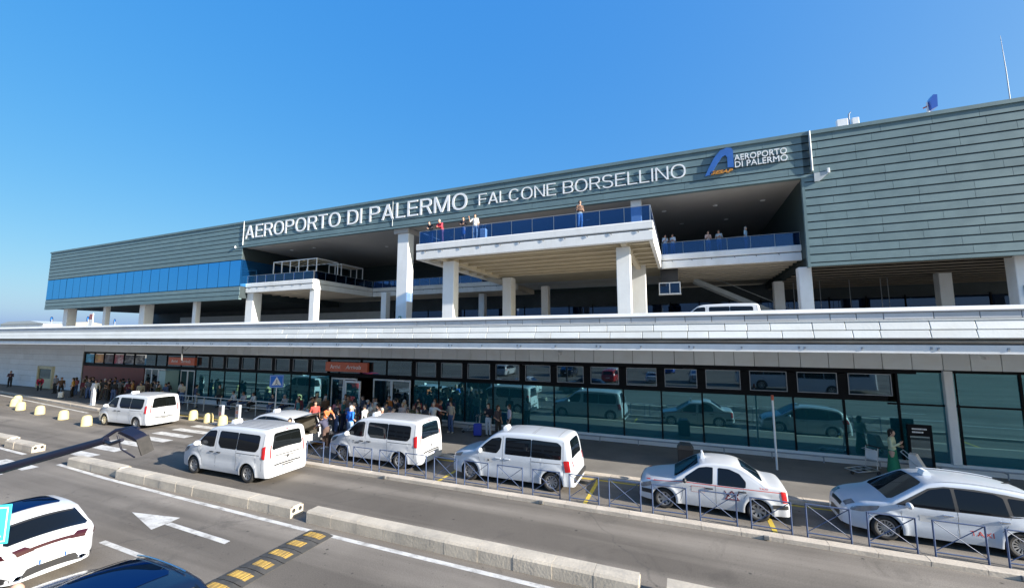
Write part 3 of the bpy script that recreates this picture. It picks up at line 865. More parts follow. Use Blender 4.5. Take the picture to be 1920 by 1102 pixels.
# stone wall at the far left
lw = wchild(MB().box(-120, -55.95, YG - 0.02, YG + 0.4, 0.0, 5.0), 'stone_wall', M['joint'], ter)
M['stone_wall'] = mat('pale_wall_stone', (0.74, 0.79, 0.84), 0.75, var=0.05, scale=0.8, bump=0.15, bscale=10, tint=0.06, stain=0.25, stain_col=(0.6, 0.63, 0.66), stain_scale=(0.7, 0.7, 2))
swm = MB().cbox(0.006, 2.244, 0, 0.06, 0.006, 0.584, 0.006).mesh('stone_slab', M['stone_wall'])
swh = MB().cbox(0.006, 1.344, 0, 0.06, 0.006, 0.584, 0.006).mesh('stone_slab', M['stone_wall'])
for r in range(8):
    for i in range(10):
        x = -56.0 - (i + 1) * 2.25 + (0.9 if r % 2 else 0.0)
        if x < -78: continue
        if x + 2.25 > -55.9: pworld(lw, 'stone_slab', swh, x, YG - 0.085, 0.2 + r * 0.59); continue
        pworld(lw, 'stone_slab', swm, x, YG - 0.085, 0.2 + r * 0.59)
pworld(lw, 'service_door', MB().box(-64.5, -64.3, 22.0, 22.2, 0.2, 2.5).box(-61.5, -61.3, 22.0, 22.2, 0.2, 2.5).box(-64.3, -61.5, 22.05, 22.2, 2.2, 2.5).box(-64.3, -61.5, 22.08, 22.2, 0.2, 1.2).mesh('service_door', mat('pale_yellow_frame', (0.55, 0.52, 0.36), 0.6)), 0, 0, 0)
pworld(lw, 'door_pane', MB().box(-64.2, -61.6, 22.1, 22.19, 1.2, 2.2).mesh('door_pane', M['glass_dark']), 0, 0, 0)

# ================================================================== ELEVATED ROAD
M['deck'] = mat('pale_road_deck', (0.27, 0.26, 0.24), 0.85, var=0.12, scale=0.5)
via = tag(empty('departures_viaduct', (0, 17.0, 5.0)), 'elevated departures road with white stone parapet above the arrivals windows', 'viaduct')
wchild(MB().box(-140, 44, 17.35, 52, 5.0, 5.45), 'deck', M['deck'], via)
wchild(MB().box(-140, 44, 17.12, 22.2, 4.93, 4.99), 'deck_soffit', M['concrete_white'], via)
wchild(MB().box(-140, 44, 17.10, 17.40, 5.0, 6.26), 'parapet_core', M['joint'], via)
par = via.children[-1]
wchild(MB().box(-140, 44, 17.03, 17.13, 4.945, 5.205), 'canopy_band', M['white_metal'], via)
bnd = via.children[-1]
bolt = MB().cbox(-0.03, 0.03, -0.02, 0, -0.045, 0.045, 0.006).mesh('bracket_plate', M['grey_paint'])
for i in range(34):
    x = -40 + i * 1.75
    pworld(bnd, 'bracket_plate', bolt, x, 17.028, 5.08 + (i % 2) * 0.02)
    if i % 2: pworld(bnd, 'bracket_plate', bolt, x + 0.16, 17.028, 5.08)
wchild(MB().tube([(-140, 17.06, 5.31), (44, 17.06, 5.31)], 0.055, 8), 'gutter_pipe', mat('rusty_gutter', (0.30, 0.27, 0.23), 0.7, var=0.2, scale=1.2, stain=0.6, stain_col=(0.16, 0.12, 0.09), stain_scale=(0.5, 3, 3)), via)
wchild(MB().prism([(17.02, 6.25), (16.98, 6.29), (17.10, 6.42), (17.5, 6.44), (17.5, 6.25)], 'x', -140, 44), 'parapet_coping', M['stone_grey'], via)
srow = [(5.42, 0.275, 16.88, 'stone_white', 0.33), (5.69, 0.305, 16.975, 'stone_white', 0.33), (6.03, 0.212, 17.05, 'stone_grey', 0.0)]
for r, (z, h, y, mn, tl) in enumerate(srow):
    ms = {w: MB().cbox(0.010, w - 0.010, 0, 0.1, 0.008, h - 0.008, 0.008).mesh('parapet_slab', M[mn]) for w in (0.72, 0.92, 1.08, 1.25)}
    x = -22.0 - r * 0.3
    while x < 16:
        w = rng.choice(list(ms))
        pworld(par, 'parapet_slab', ms[w], x, y + rng.uniform(-0.003, 0.003), z, (-tl, 0, 0)); x += w
    pworld(par, 'parapet_strip', MB().cbox(-140, -22.0 - r * 0.3, 0, 0.1, 0.004, h - 0.004, 0.006).mesh('parapet_strip', M[mn]), 0, y, z, (-tl, 0, 0))
    pworld(par, 'parapet_strip', MB().cbox(x + 0.005, 44, 0, 0.1, 0.004, h - 0.004, 0.006).mesh('parapet_strip', M[mn]), 0, y, z, (-tl, 0, 0))
wchild(MB().box(-140, 44, 17.045, 17.12, 5.97, 6.028), 'parapet_ledge', M['stone_white'], via)

# ================================================================== SIGN LETTERING
def islands(me):
    n = len(me.vertices); p = list(range(n))
    def fnd(a):
        while p[a] != a: p[a] = p[p[a]]; a = p[a]
        return a
    for f in me.polygons:
        a = fnd(f.vertices[0])
        for v in f.vertices[1:]: p[fnd(v)] = a
    gr = {}
    for f in me.polygons: gr.setdefault(fnd(f.vertices[0]), []).append(f)
    res = []
    for fs in gr.values():
        ids = sorted({v for f in fs for v in f.vertices}); mp = {v: i for i, v in enumerate(ids)}
        res.append(([me.vertices[v].co.copy() for v in ids], [tuple(mp[v] for v in f.vertices) for f in fs]))
    res.sort(key=lambda r: min(v.x for v in r[0]))
    return res
def fixn(me):
    import bmesh
    b = bmesh.new(); b.from_mesh(me)
    bmesh.ops.recalc_face_normals(b, faces=b.faces)
    b.to_mesh(me); b.free()
def letter_sign(name, txt, x, z, w, h, y, m, label, depth=0.06, **kw):
    root = tag(empty(name, (x, y, z)), label, 'sign')
    me = fit_text(text_mesh(txt, 1.0, 0.05, **kw), w, h)
    for vs_, fs in islands(me):
        me2 = bpy.data.meshes.new('letter')
        me2.from_pydata([(v.x, -v.z * depth / 0.05, v.y) for v in vs_], [], fs)
        fixn(me2); me2.materials.append(m); me2.update()
        place('letter', me2, root)
    bpy.data.meshes.remove(me)
    return root
# stroke-built grotesque capitals: every letter one mesh
def glyph_letter(ch, h, t, wide=1.0):
    """returns (MB, advance). strokes sit 2 mm apart in depth so none share a plane"""
    b = MB(); k = [0]
    def poly(pts):
        e = 0.002 * k[0]; k[0] += 1
        b.prism([(x * h * wide, z * h) for x, z in pts], 'y', -0.01 - e, 0.03 + e)
    def vbar(x): poly([(x, 0), (x + t, 0), (x + t, 1), (x, 1)])
    def hbar(x0, x1, z): poly([(x0, z), (x1, z), (x1, z + t * 0.92), (x0, z + t * 0.92)])
    def ring(cx, cz, rx, rz, a0, a1, n=20, e=2.5):
        def pt(a, rx_, rz_):
            c, s = math.cos(a), math.sin(a)
            return (cx + rx_ * math.copysign(abs(c) ** (2 / e), c), cz + rz_ * math.copysign(abs(s) ** (2 / e), s))
        ee = 0.002 * k[0]; k[0] += 1
        full = abs(a1 - a0) > 6.28
        A = [a0 + (a1 - a0) * i / n for i in range(n + (0 if full else 1))]
        o = [pt(a, rx, rz) for a in A]; q = [pt(a, rx - t, rz - t * 0.92) for a in A]
        m = len(A); V = []
        for y in (-0.01 - ee, 0.03 + ee):
            V += [(x * h * wide, y, z * h) for x, z in o] + [(x * h * wide, y, z * h) for x, z in q]
        F = []
        for i in range(m if full else m - 1):
            j = (i + 1) % m
            F += [(i, j, m + j, m + i), (2 * m + i, 3 * m + i, 3 * m + j, 2 * m + j), (i, 2 * m + i, 2 * m + j, j), (m + i, m + j, 3 * m + j, 3 * m + i)]
        if not full: F += [(0, m, 3 * m, 2 * m), (m - 1, 3 * m - 1, 4 * m - 1, 2 * m - 1)]
        b.add(V, F)
    H = math.pi / 2
    if ch == 'A':
        w = 0.74; poly([(0, 0), (t * 1.08, 0), (w / 2 + t * 0.62, 1), (w / 2 - t * 0.62, 1)]); poly([(w - t * 1.08, 0), (w, 0), (w / 2 + t * 0.62, 1), (w / 2 - t * 0.62, 1)]); hbar(0.2, w - 0.2, 0.24)
    elif ch in 'EF':
        w = 0.60; vbar(0); hbar(0.01, w, 1 - t * 0.92); hbar(0.01, w * 0.93, 0.47)
        if ch == 'E': hbar(0.01, w + 0.02, 0)
    elif ch in 'RPB':
        w = 0.66; vbar(0); hbar(0.01, 0.36, 1 - t * 0.92); hbar(0.01, 0.36, 0.45 if ch != 'B' else 0.46); ring(0.35, 0.725, w - 0.35, 0.275, -H, H, 14)
        if ch == 'R': poly([(0.36, 0.47), (0.36 + t * 0.9, 0.47), (w + 0.03, 0), (w + 0.03 - t * 1.12, 0)])
        if ch == 'B': hbar(0.01, 0.36, 0); ring(0.35, 0.27, w - 0.33, 0.27, -H, H, 14)
    elif ch == 'O':
        w = 0.80; ring(w / 2, 0.5, w / 2, 0.515, 0, 2 * math.pi, 36, 2.25)
    elif ch == 'C':
        w = 0.76; ring(w / 2, 0.5, w / 2, 0.515, rad(38), rad(322), 30, 2.25)
    elif ch == 'T':
        w = 0.62; poly([(w / 2 - t / 2, 0), (w / 2 + t / 2, 0), (w / 2 + t / 2, 1), (w / 2 - t / 2, 1)]); hbar(0, w, 1 - t * 0.92)
    elif ch == 'D':
        w = 0.72; vbar(0); hbar(0.01, 0.3, 1 - t * 0.92); hbar(0.01, 0.3, 0); ring(0.29, 0.5, w - 0.29, 0.5, -H, H, 18)
    elif ch == 'I':
        w = t; vbar(0)
    elif ch == 'L':
        w = 0.56; vbar(0); hbar(0.01, w, 0)
    elif ch == 'M':
        w = 0.86; vbar(0); vbar(w - t); poly([(0.02, 1), (t * 1.15, 1), (w / 2 + t * 0.5, 0), (w / 2 - t * 0.5, 0)]); poly([(w - 0.02, 1), (w - t * 1.15, 1), (w / 2 - t * 0.5, 0), (w / 2 + t * 0.5, 0)])
    elif ch == 'N':
        w = 0.72; vbar(0); vbar(w - t); poly([(0.02, 1), (t * 1.15, 1), (w - 0.02, 0), (w - t * 1.15, 0)])
    elif ch == 'S':
        w = 0.66; r1 = 0.27
        ring(w / 2, 0.745, w / 2 - 0.01, r1, rad(20), rad(270), 20, 2.3); ring(w / 2, 0.265, w / 2, r1 + 0.01, rad(-160), rad(90), 20, 2.3)
    else:
        w = 0.3
    return b, w * h * wide
def stroke_sign(txt, x, z, w, h, t, y, m, label):
    root = tag(empty('lettering_sign', (x, y, z)), label, 'sign')
    gap = 0.13
    nat = sum((glyph_letter(c, 1, t)[1] + gap) if c != ' ' else 0.36 for c in txt) - gap
    wide = w / (nat * h)
    px = 0.0
    for c in txt:
        if c == ' ': px += 0.36 * h * wide; continue
        b, adv = glyph_letter(c, h, t, wide)
        b.build('letter', m, root, (px, 0, 0)); px += adv + gap * h * wide
    return root
stroke_sign('AEROPORTO DI PALERMO', -50.7, 17.98, 31.9, 1.66, 0.116, YF - 0.10, M['white_letter'], 'large white AEROPORTO DI PALERMO letters on the green fascia')
stroke_sign('FALCONE BORSELLINO', -17.55, 18.14, 18.4, 1.12, 0.092, YF - 0.10, M['white_letter'], 'white FALCONE BORSELLINO letters on the green fascia')
lg = letter_sign('logo_sign', 'AEROPORTO', 4.28, 18.86, 3.4, 0.46, YF - 0.13, M['white_letter'], 'blue arch logo with white AEROPORTO DI PALERMO and orange GESAP lettering', spacing=1.02)
def more_letters(root, txt, x, z, w, h, m, **kw):
    me = fit_text(text_mesh(txt, 1.0, 0.05, **kw), w, h)
    for vs_, fs in islands(me):
        me2 = bpy.data.meshes.new('letter')
        me2.from_pydata([(v.x + x - root.location[0], -v.z, v.y + z - root.location[2]) for v in vs_], [], fs)
        fixn(me2); me2.materials.append(m); me2.update(); place('letter', me2, root)
more_letters(lg, 'DI PALERMO', 4.3, 18.33, 3.4, 0.46, M['white_letter'], spacing=1.02)
more_letters(lg, 'GESAP', 2.55, 18.02, 1.6, 0.26, M['logo_orange'], shear=0.35, bold=0.02)
arc = [(2.20, 17.95), (2.52, 18.62), (2.92, 19.35), (3.35, 19.85), (3.80, 20.0), (4.12, 19.92), (4.22, 19.7), (4.22, 18.38), (3.80, 18.42), (3.80, 19.25), (3.68, 19.42), (3.45, 19.30), (3.12, 18.85), (2.85, 18.40), (2.62, 18.02)]
am = MB().prism([(a - 4.28, b - 18.86) for a, b in arc], 'y', -0.05, 0.05).mesh('arch', M['logo_blue'])
place('arch', am, lg)

# ================================================================== VEHICLES
def paint_mat(name, col, rough=0.28, dust=0.12):
    m = mat(name, col, rough, var=0.03, scale=1.2, coat=0.6, coords='obj', stain=dust, stain_col=tuple(c * 0.7 + 0.03 for c in col), stain_scale=(0.8, 0.8, 1.6))
    return m
M['car_white'] = paint_mat('white_car_paint', (0.53, 0.55, 0.585))
M['car_white2'] = paint_mat('cool_white_car_paint', (0.49, 0.53, 0.59))
M['car_blue'] = paint_mat('dark_blue_car_paint', (0.004, 0.008, 0.024), 0.2, 0.05)
M['car_red'] = paint_mat('red_car_paint', (0.45, 0.02, 0.02))
M['coach_blue'] = paint_mat('blue_coach_paint', (0.03, 0.10, 0.42))
M['car_grey'] = paint_mat('silver_car_paint', (0.42, 0.43, 0.45))
M['under'] = mat('black_underbody', (0.012, 0.012, 0.012), 0.8, coords='obj')
M['trim_black'] = mat('black_trim', (0.022, 0.022, 0.024), 0.5, var=0.1, coords='obj')
M['tyre'] = mat('tyre_rubber', (0.02, 0.02, 0.021), 0.8, var=0.2, scale=5, coords='obj')
M['rim_silver'] = mat('alloy_rim', (0.45, 0.46, 0.48), 0.35, metal=0.75, var=0.08, coords='obj')
M['rim_dark'] = mat('dark_alloy', (0.10, 0.10, 0.11), 0.35, metal=0.6, var=0.1, coords='obj')
M['tail'] = mat('red_lamp', (0.42, 0.012, 0.015), 0.15, var=0.1, coat=0.5, coords='obj')
M['tail_dark'] = mat('smoked_red_lamp', (0.035, 0.004, 0.007), 0.15, var=0.1, coat=0.5, coords='obj')
M['lamp_clear'] = mat('clear_lamp', (0.20, 0.22, 0.25), 0.1, metal=0.3, var=0.3, scale=9, coat=0.8, coords='obj')
M['plate'] = mat('number_plate', (0.72, 0.72, 0.70), 0.4, var=0.05, coords='obj')
M['plate_blue'] = mat('plate_blue_band', (0.03, 0.10, 0.45), 0.4, coords='obj')
M['chrome'] = mat('chrome', (0.7, 0.7, 0.72), 0.15, metal=1.0, var=0.04, coords='obj')
M['sign_plate'] = mat('pale_plate', (0.60, 0.60, 0.60), 0.4, var=0.03, coords='obj')
M['seam'] = mat('panel_gap', (0.16, 0.16, 0.165), 0.7, coords='obj')
M['red_line'] = mat('red_stripe', (0.55, 0.05, 0.03), 0.4, coords='obj')
M['beige_trim'] = mat('pale_interior_trim', (0.32, 0.29, 0.24), 0.8, coords='obj')
M['grille'] = mat('grille_black', (0.015, 0.015, 0.016), 0.4, coords='obj')
def car_glass(name, col, refl=(0.8, 0.88, 1.0), f=0.10):
    return glass_mat(name, col, refl, f, 0.12, (0.15, 0.2, 0.22), rough=0.015, ior=1.36, fmax=0.5)
M['cg_dark'] = car_glass('tinted_car_glass', (0.006, 0.007, 0.009), f=0.02)
M['cg_rear'] = car_glass('rear_car_glass', (0.005, 0.006, 0.006), f=0.02)
M['cg_roof'] = glass_mat('roof_glass', (0.002, 0.004, 0.010), (0.05, 0.09, 0.19), 0.03, 0.02, (0.05, 0.05, 0.05), rough=0.02, ior=1.5)
M['cg_blue'] = glass_mat('windscreen_glass', (0.008, 0.014, 0.018), (0.7, 0.85, 1.0), 0.02, 0.1, (0.1, 0.15, 0.16), rough=0.015, ior=1.24, fmax=0.25)

def rounded(poly, r=0.06, n=4):
    """round the corners of a convex polygon"""
    out = []
    m = len(poly)
    for i in range(m):
        p = Vector(poly[i]); a = (Vector(poly[i - 1]) - p); b = (Vector(poly[(i + 1) % m]) - p)
        rr = min(r, a.length * 0.45, b.length * 0.45)
        s = p + a.normalized() * rr; e = p + b.normalized() * rr
        for k in range(n + 1):
            t = k / n
            out.append(tuple(s * (1 - t) ** 2 + p * 2 * t * (1 - t) + e * t * t))
    return out

class Body:
    """lofted car body. x runs from the front (0) to the rear (L), the car heads towards -x"""
    def __init__(s, L, W, prof, belt, roof, ax, ra, rw=0.3, tumble=0.16, zb=0.24, taper_f=0.16, taper_r=0.06, r=0.09, Rc=0.14, crown=0.05, open_rear=None):
        s.L, s.W, s.belt, s.roof, s.ax, s.ra, s.rw, s.tum, s.zb, s.tf, s.tr, s.r, s.Rc, s.crown = L, W, belt, roof, ax, ra, rw, tumble, zb, taper_f, taper_r, r, Rc, crown
        P = []
        # smooth resample of the top profile (Catmull-Rom, then chord-even)
        pr = [Vector(p) for p in prof]
        for i in range(len(pr) - 1):
            p0 = pr[max(i - 1, 0)]; p1 = pr[i]; p2 = pr[i + 1]; p3 = pr[min(i + 2, len(pr) - 1)]
            seg = (p2 - p1).length
            m1 = (p2 - p0) * 0.5; m2 = (p3 - p1) * 0.5
            if m1.length > 0: m1 *= min(1.0, seg / m1.length)
            if m2.length > 0: m2 *= min(1.0, seg / m2.length)
            k = max(2, int(seg / 0.05))
            for j in range(k):
                t = j / k
                P.append(p1 * (2 * t ** 3 - 3 * t * t + 1) + m1 * (t ** 3 - 2 * t * t + t) + p2 * (-2 * t ** 3 + 3 * t * t) + m2 * (t ** 3 - t * t))
        P.append(pr[-1])
        Q = [P[0]]
        for p in P[1:]:
            q = p.copy(); q.x = max(q.x, Q[-1].x + 0.0006); Q.append(q)
        s.P = Q
        s.px = np.array([q.x for q in Q]); s.pz = np.array([q.y for q in Q])
        im = int(np.argmax(s.pz))
        s.im = im
        s.arc = np.concatenate([[0], np.cumsum(np.hypot(np.diff(s.px), np.diff(s.pz)))])
        zf = s.pz[:im + 1]; s.f_z = np.maximum.accumulate(zf) + np.arange(len(zf)) * 1e-6; s.f_x = s.px[:im + 1]
        zr = s.pz[im:][::-1]; s.r_z = np.maximum.accumulate(zr) + np.arange(len(zr)) * 1e-6; s.r_x = s.px[im:][::-1]
        s.bumps = []
    def xf(s, z): return float(np.interp(z, s.f_z, s.f_x))
    def xr(s, z): return float(np.interp(z, s.r_z, s.r_x))
    def zt(s, x): return float(np.interp(x, s.px, s.pz))
    def hw(s, x, z):
        w = s.W / 2
        if z > s.belt: w -= s.tum * min(1.0, ((z - s.belt) / (s.roof - s.belt))) ** 1.25
        if z < 0.55: w -= 0.05 * ((0.55 - z) / 0.35) ** 2
        # plan taper
        x0 = 0.32 * s.L
        if x < x0: w -= s.tf * ((x0 - x) / x0) ** 2.6
        x1 = 0.72 * s.L
        if x > x1: w -= s.tr * ((x - x1) / (s.L - x1)) ** 2
        d = min(x - s.xf(z), s.xr(z) - x)
        R = s.Rc
        if d < R:
            d = max(d, 0)
            w -= (R - math.sqrt(max(R * R - (R - d) ** 2, 0))) * 0.9
        for fn in s.bumps: w += fn(x, z)
        return max(w, 0.05)
    def zbot(s, x):
        z = s.zb
        for a in s.ax:
            if abs(x - a) < s.ra: z = max(z, s.rw + math.sqrt(s.ra ** 2 - (x - a) ** 2))
        if x < 0.25: z = max(z, s.zb + 0.04 * (1 - x / 0.25))
        return z
    def stations(s):
        X = list(np.linspace(0, 1, len(s.P)))
        xs = set(round(float(v), 5) for v in s.px)
        for a in s.ax:
            for k in range(-18, 19): xs.add(round(a + s.ra * math.sin(k / 18 * math.pi / 2), 5))
        for k in range(40): xs.add(round(s.L * k / 39, 5))
        xs = sorted(x for x in xs if 0 <= x <= s.L)
        out = [xs[0]]
        for x in xs[1:]:
            if x - out[-1] > 0.0004: out.append(x)
        return out
    def body(s, NS=12):
        xs = s.stations(); rings = []
        for x in xs:
            z = s.zt(x); zb = s.zbot(x)
            zb = min(zb, z - 0.03)
            r = min(s.r, (z - zb) * 0.4)
            ht = s.hw(x, z - r)
            half = []
            wi = ht - r
            for v in (0, 0.3, 0.55, 0.75, 0.9):
                half.append((wi * v, z + s.crown * (1 - v * v) - s.crown * 0))
            for k in range(5):
                t = math.pi / 2 * k / 4
                half.append((wi + r * math.sin(t), z - r + r * math.cos(t)))
            for k in range(1, NS + 1):
                zz = (z - r) + (zb - (z - r)) * k / NS
                half.append((s.hw(x, zz), zz))
            h2 = half[-1][0]
            half.append((h2 * 0.92, zb - 0.012)); half.append((h2 * 0.5, zb - 0.012)); half.append((0, zb - 0.012))
            ring = [(x, y, zz) for y, zz in half] + [(x, -y, zz) for y, zz in half[-2:0:-1]]
            rings.append(ring)
        n = len(rings[0]); V = [p for r_ in rings for p in r_]; F = []; Mi = []
        nh = len(half)
        for i in range(len(rings) - 1):
            for k in range(n):
                k2 = (k + 1) % n
                F.append((i * n + k, (i + 1) * n + k, (i + 1) * n + k2, i * n + k2))
                kk = k if k < nh else n - 1 - k
                Mi.append(1 if kk >= nh - 4 else 0)
        F.append(tuple(range(n))); Mi.append(0)
        F.append(tuple((len(rings) - 1) * n + k for k in range(n))[::-1]); Mi.append(0)
        b = MB(); b.v = V; b.f = F; b.m = Mi; b.sm = [True] * len(F)
        return b
    def side(s, poly, off=0.004, sides=(-1, 1), rows_=8, cols=6, mb=None, mi=0):
        """patch on the flank following the skin; poly is convex in (x, z)"""
        halves = []
        zs = sorted(set(round(p[1], 4) for p in poly)); z0, z1 = zs[0], zs[-1]
        lv = sorted(set(list(np.linspace(z0 + 1e-4, z1 - 1e-4, rows_)) + [z for z in zs if z0 < z < z1]))
        lv = [lv[0]] + [b for a, b in zip(lv[:-1], lv[1:]) if b - a > 0.002]
        m = len(poly)
        span = []
        for z in lv:
            X = []
            for i in range(m):
                a, b = poly[i], poly[(i + 1) % m]
                if (a[1] - z) * (b[1] - z) <= 0 and a[1] != b[1]:
                    X.append(a[0] + (b[0] - a[0]) * (z - a[1]) / (b[1] - a[1]))
            span.append((min(X), max(X)))
        for sd in sides:
            V = []; F = []
            for z, (a, b) in zip(lv, span):
                for k in range(cols + 1):
                    x = a + (b - a) * k / cols
                    V.append((x, sd * (s.hw(x, z) + off), z))
            c1 = cols + 1
            for i in range(len(lv) - 1):
                for k in range(cols):
                    q = (i * c1 + k, i * c1 + k + 1, (i + 1) * c1 + k + 1, (i + 1) * c1 + k)
                    F.append(q if sd < 0 else q[::-1])
            halves.append(MB().add(V, F, mi, True))
        return halves
    def top_at(s, a, v, off):
        """a: arc length on the top profile, v: lateral fraction of the flat width"""
        x = float(np.interp(a, s.arc, s.px)); z = float(np.interp(a, s.arc, s.pz))
        e = 0.02
        x2 = float(np.interp(a + e, s.arc, s.px)) - float(np.interp(a - e, s.arc, s.px)); z2 = float(np.interp(a + e, s.arc, s.pz)) - float(np.interp(a - e, s.arc, s.pz))
        ln = math.hypot(x2, z2) or 1
        nx, nz = -z2 / ln, x2 / ln
        r = min(s.r, (z - s.zbot(x)) * 0.4)
        wi = s.hw(x, z - r) - r
        cz = s.crown * (1 - v * v)
        return (x + nx * off, wi * v, z + cz + nz * off)
    def arc_of(s, x=None, z=None, rear=False):
        if x is not None: return float(np.interp(x, s.px, s.arc))
        if rear: return float(np.interp(z, s.r_z, s.arc[s.im:][::-1]))
        return float(np.interp(z, s.f_z, s.arc[:s.im + 1]))
    def top(s, a0, a1, v0, v1, off=0.005, nu=10, nv=10, mb=None, mi=0, corner=0.0):
        """patch on the bonnet, screen, roof or tail; v0/v1 lateral half-widths (fraction) at a0 and a1, or (lo,hi) pairs"""
        mb = mb or MB()
        lo0, hi0 = v0 if isinstance(v0, tuple) else (-v0, v0)
        lo1, hi1 = v1 if isinstance(v1, tuple) else (-v1, v1)
        V = []; F = []
        for i in range(nu + 1):
            t = i / nu
            a = a0 + (a1 - a0) * t
            lo = lo0 + (lo1 - lo0) * t; hi = hi0 + (hi1 - hi0) * t
            if corner > 0:
                e = min(t, 1 - t) / corner
                if e < 1:
                    sh = (1 - math.sqrt(max(0, 1 - (1 - e) ** 2))) * 0.10
                    lo += sh; hi -= sh
            for k in range(nv + 1):
                V.append(s.top_at(a, lo + (hi - lo) * k / nv, off))
        for i in range(nu):
            for k in range(nv):
                F.append((i * (nv + 1) + k, i * (nv + 1) + k + 1, (i + 1) * (nv + 1) + k + 1, (i + 1) * (nv + 1) + k))
        mb.add(V, F, mi, True)
        return mb

WHEELS = {}
def wheel_meshes(rr, kind):
    key = (rr, kind)
    if key in WHEELS: return WHEELS[key]
    w = 0.11
    ri = rr * 0.66
    t = MB().lathe([(ri, -w * 0.8), (ri + 0.02, -w), (rr * 0.93, -w), (rr * 0.985, -w * 0.75), (rr, -w * 0.4), (rr, w * 0.4), (rr * 0.985, w * 0.75), (rr * 0.93, w), (ri, w), (ri, -w * 0.8)], 'y', 32)
    rm = MB()
    rm.lathe([(ri - 0.002, -w * 0.86), (ri - 0.025, -w * 0.8), (ri - 0.03, -w * 0.3), (ri - 0.03, w * 0.5), (0.0, w * 0.5)], 'y', 28, mi=1)
    rm.lathe([(0.0, -w * 0.66), (0.055, -w * 0.66), (0.065, -w * 0.5), (0.065, 0)], 'y', 14, mi=0)
    rm.lathe([(ri - 0.001, -w * 0.88), (ri - 0.03, -w * 0.86), (ri - 0.032, -w * 0.6)], 'y', 28, mi=0)
    ns = {'ten': 10, 'five': 5, 'seven': 7, 'many': 14}[kind if kind in ('ten', 'five', 'seven', 'many') else 'seven']
    for k in range(ns):
        a = 2 * math.pi * k / ns
        hwid = {'ten': 0.022, 'five': 0.045, 'seven': 0.032, 'many': 0.014}[kind]
        tw = 0.18 if kind == 'ten' else 0.0
        V = []
        for (rad_, ang, hh, yy) in ((0.05, a, hwid * 0.9, -w * 0.62), (ri - 0.02, a + tw, hwid * 1.25, -w * 0.78)):
            for sg in (-1, 1):
                ca, sa = math.cos(ang), math.sin(ang)
                V.append((rad_ * ca - sg * hh * sa, yy, rad_ * sa + sg * hh * ca))
                V.append((rad_ * ca - sg * hh * sa, yy + 0.03, rad_ * sa + sg * hh * ca))
        rm.add(V, [(0, 2, 6, 4), (0, 4, 5, 1), (2, 3, 7, 6), (1, 5, 7, 3)], 0)
    mt = t.mesh('wheel', M['tyre'])
    mr = rm.mesh('rim', [M['rim_silver'], M['rim_dark']], sharp=40)
    mr2 = rm.mesh('rim', [M['rim_dark'], M['under']], sharp=40)
    WHEELS[key] = (mt, mr, mr2)
    return WHEELS[key]

def add_wheels(root, B, rr, kind, dark=False):
    mt, mr, mr2 = wheel_meshes(rr, kind)
    for a in B.ax:
        for sd in (-1, 1):
            y = sd * (B.W / 2 - 0.13)
            wv_ = place('wheel', mt, root, (a, y, rr), (0, rng.uniform(0, 1), math.pi if sd > 0 else 0))
            place('rim', mr2 if dark else mr, wv_)

def part(root, name, mb, m, sharp=None):
    if isinstance(mb, list):
        return [part(root, name, h, m, sharp) for h in mb]
    return place(name, mb.mesh(name, m, fix=False, sharp=sharp), root)
def seam(B, root, pts, w=0.012, sides=(-1, 1), m='seam', name='panel_gap'):
    """thin gap line drawn on the flank through (x, z) points"""
    halves = []
    for sd in sides:
        V = []; F = []
        for i, (x, z) in enumerate(pts):
            a = Vector(pts[max(i - 1, 0)]); b = Vector(pts[min(i + 1, len(pts) - 1)])
            d = (b - a).normalized(); nx, nz = -d.y, d.x
            for k in (-1, 1):
                xx, zz = x + nx * w / 2 * k, z + nz * w / 2 * k
                V.append((xx, sd * (B.hw(xx, zz) + 0.003), zz))
        for i in range(len(pts) - 1):
            q = (2 * i, 2 * i + 1, 2 * i + 3, 2 * i + 2)
            F.append(q if sd > 0 else q[::-1])
        halves.append(MB().add(V, F, 0, True))
    return part(root, name, halves, M[m])
def lerp_pts(a, b, n=8): return [(a[0] + (b[0] - a[0]) * i / n, a[1] + (b[1] - a[1]) * i / n) for i in range(n + 1)]
def handle(B, root, x, z, m):
    for sd in (-1, 1):
        y = B.hw(x, z)
        b = MB().cbox(-0.11, 0.11, -0.02, 0.025, -0.018, 0.018, 0.008)
        place('door_handle', b.mesh('door_handle', M[m]), root, (x, sd * (y + 0.001), z))
def mirror(B, root, x, z, m, s=1.0):
    for sd in (-1, 1):
        y = B.hw(x, z)
        mb = MB().ball((0, sd * 0.13 * s, 0.03 * s), (0.075 * s, 0.12 * s, 0.085 * s), 0, 12, 8)
        mb.bar((0, 0, -0.04 * s), (0, sd * 0.1 * s, -0.01 * s), 0.06 * s, 0.035 * s, 0)
        place('mirror', mb.mesh('mirror', M[m]), root, (x, sd * (y - 0.01), z))
def number_plate(root, x, z, y=0.0, tilt=0.0, rear=True):
    mb = MB().box(-0.006, 0.006, -0.26, 0.26, -0.055, 0.055)
    p = place('number_plate', mb.mesh('number_plate', M['plate']), root, (x, y, z), (0, tilt, 0))
    for k in (-1, 1):
        place('plate_band', MB().box(-0.008, 0.008, k * 0.255 - (0.04 if k > 0 else 0), k * 0.255 + (0 if k > 0 else 0.04), -0.052, 0.052).mesh('plate_band', M['plate_blue']), p)
def text_on(root, name, txt, m, w, h, loc, rot):
    me = fit_text(text_mesh(txt, 1.0, 0.002), w, h)
    me.materials.clear(); me.materials.append(M[m])
    return place(name, me, root, loc, rot)
def text_side(B, root, name, txt, m, w, h, x0, z0, shear=0.0, off=0.004):
    """lettering that follows the near flank of the body"""
    me = fit_text(text_mesh(txt, 1.0, 0.0, shear=shear), w, h)
    for v in me.vertices:
        x, z = x0 + v.co.x, z0 + v.co.y
        v.co = (x, -(B.hw(x, z) + off), z)
    me.materials.clear(); me.materials.append(M[m]); me.update()
    return place(name, me, root)
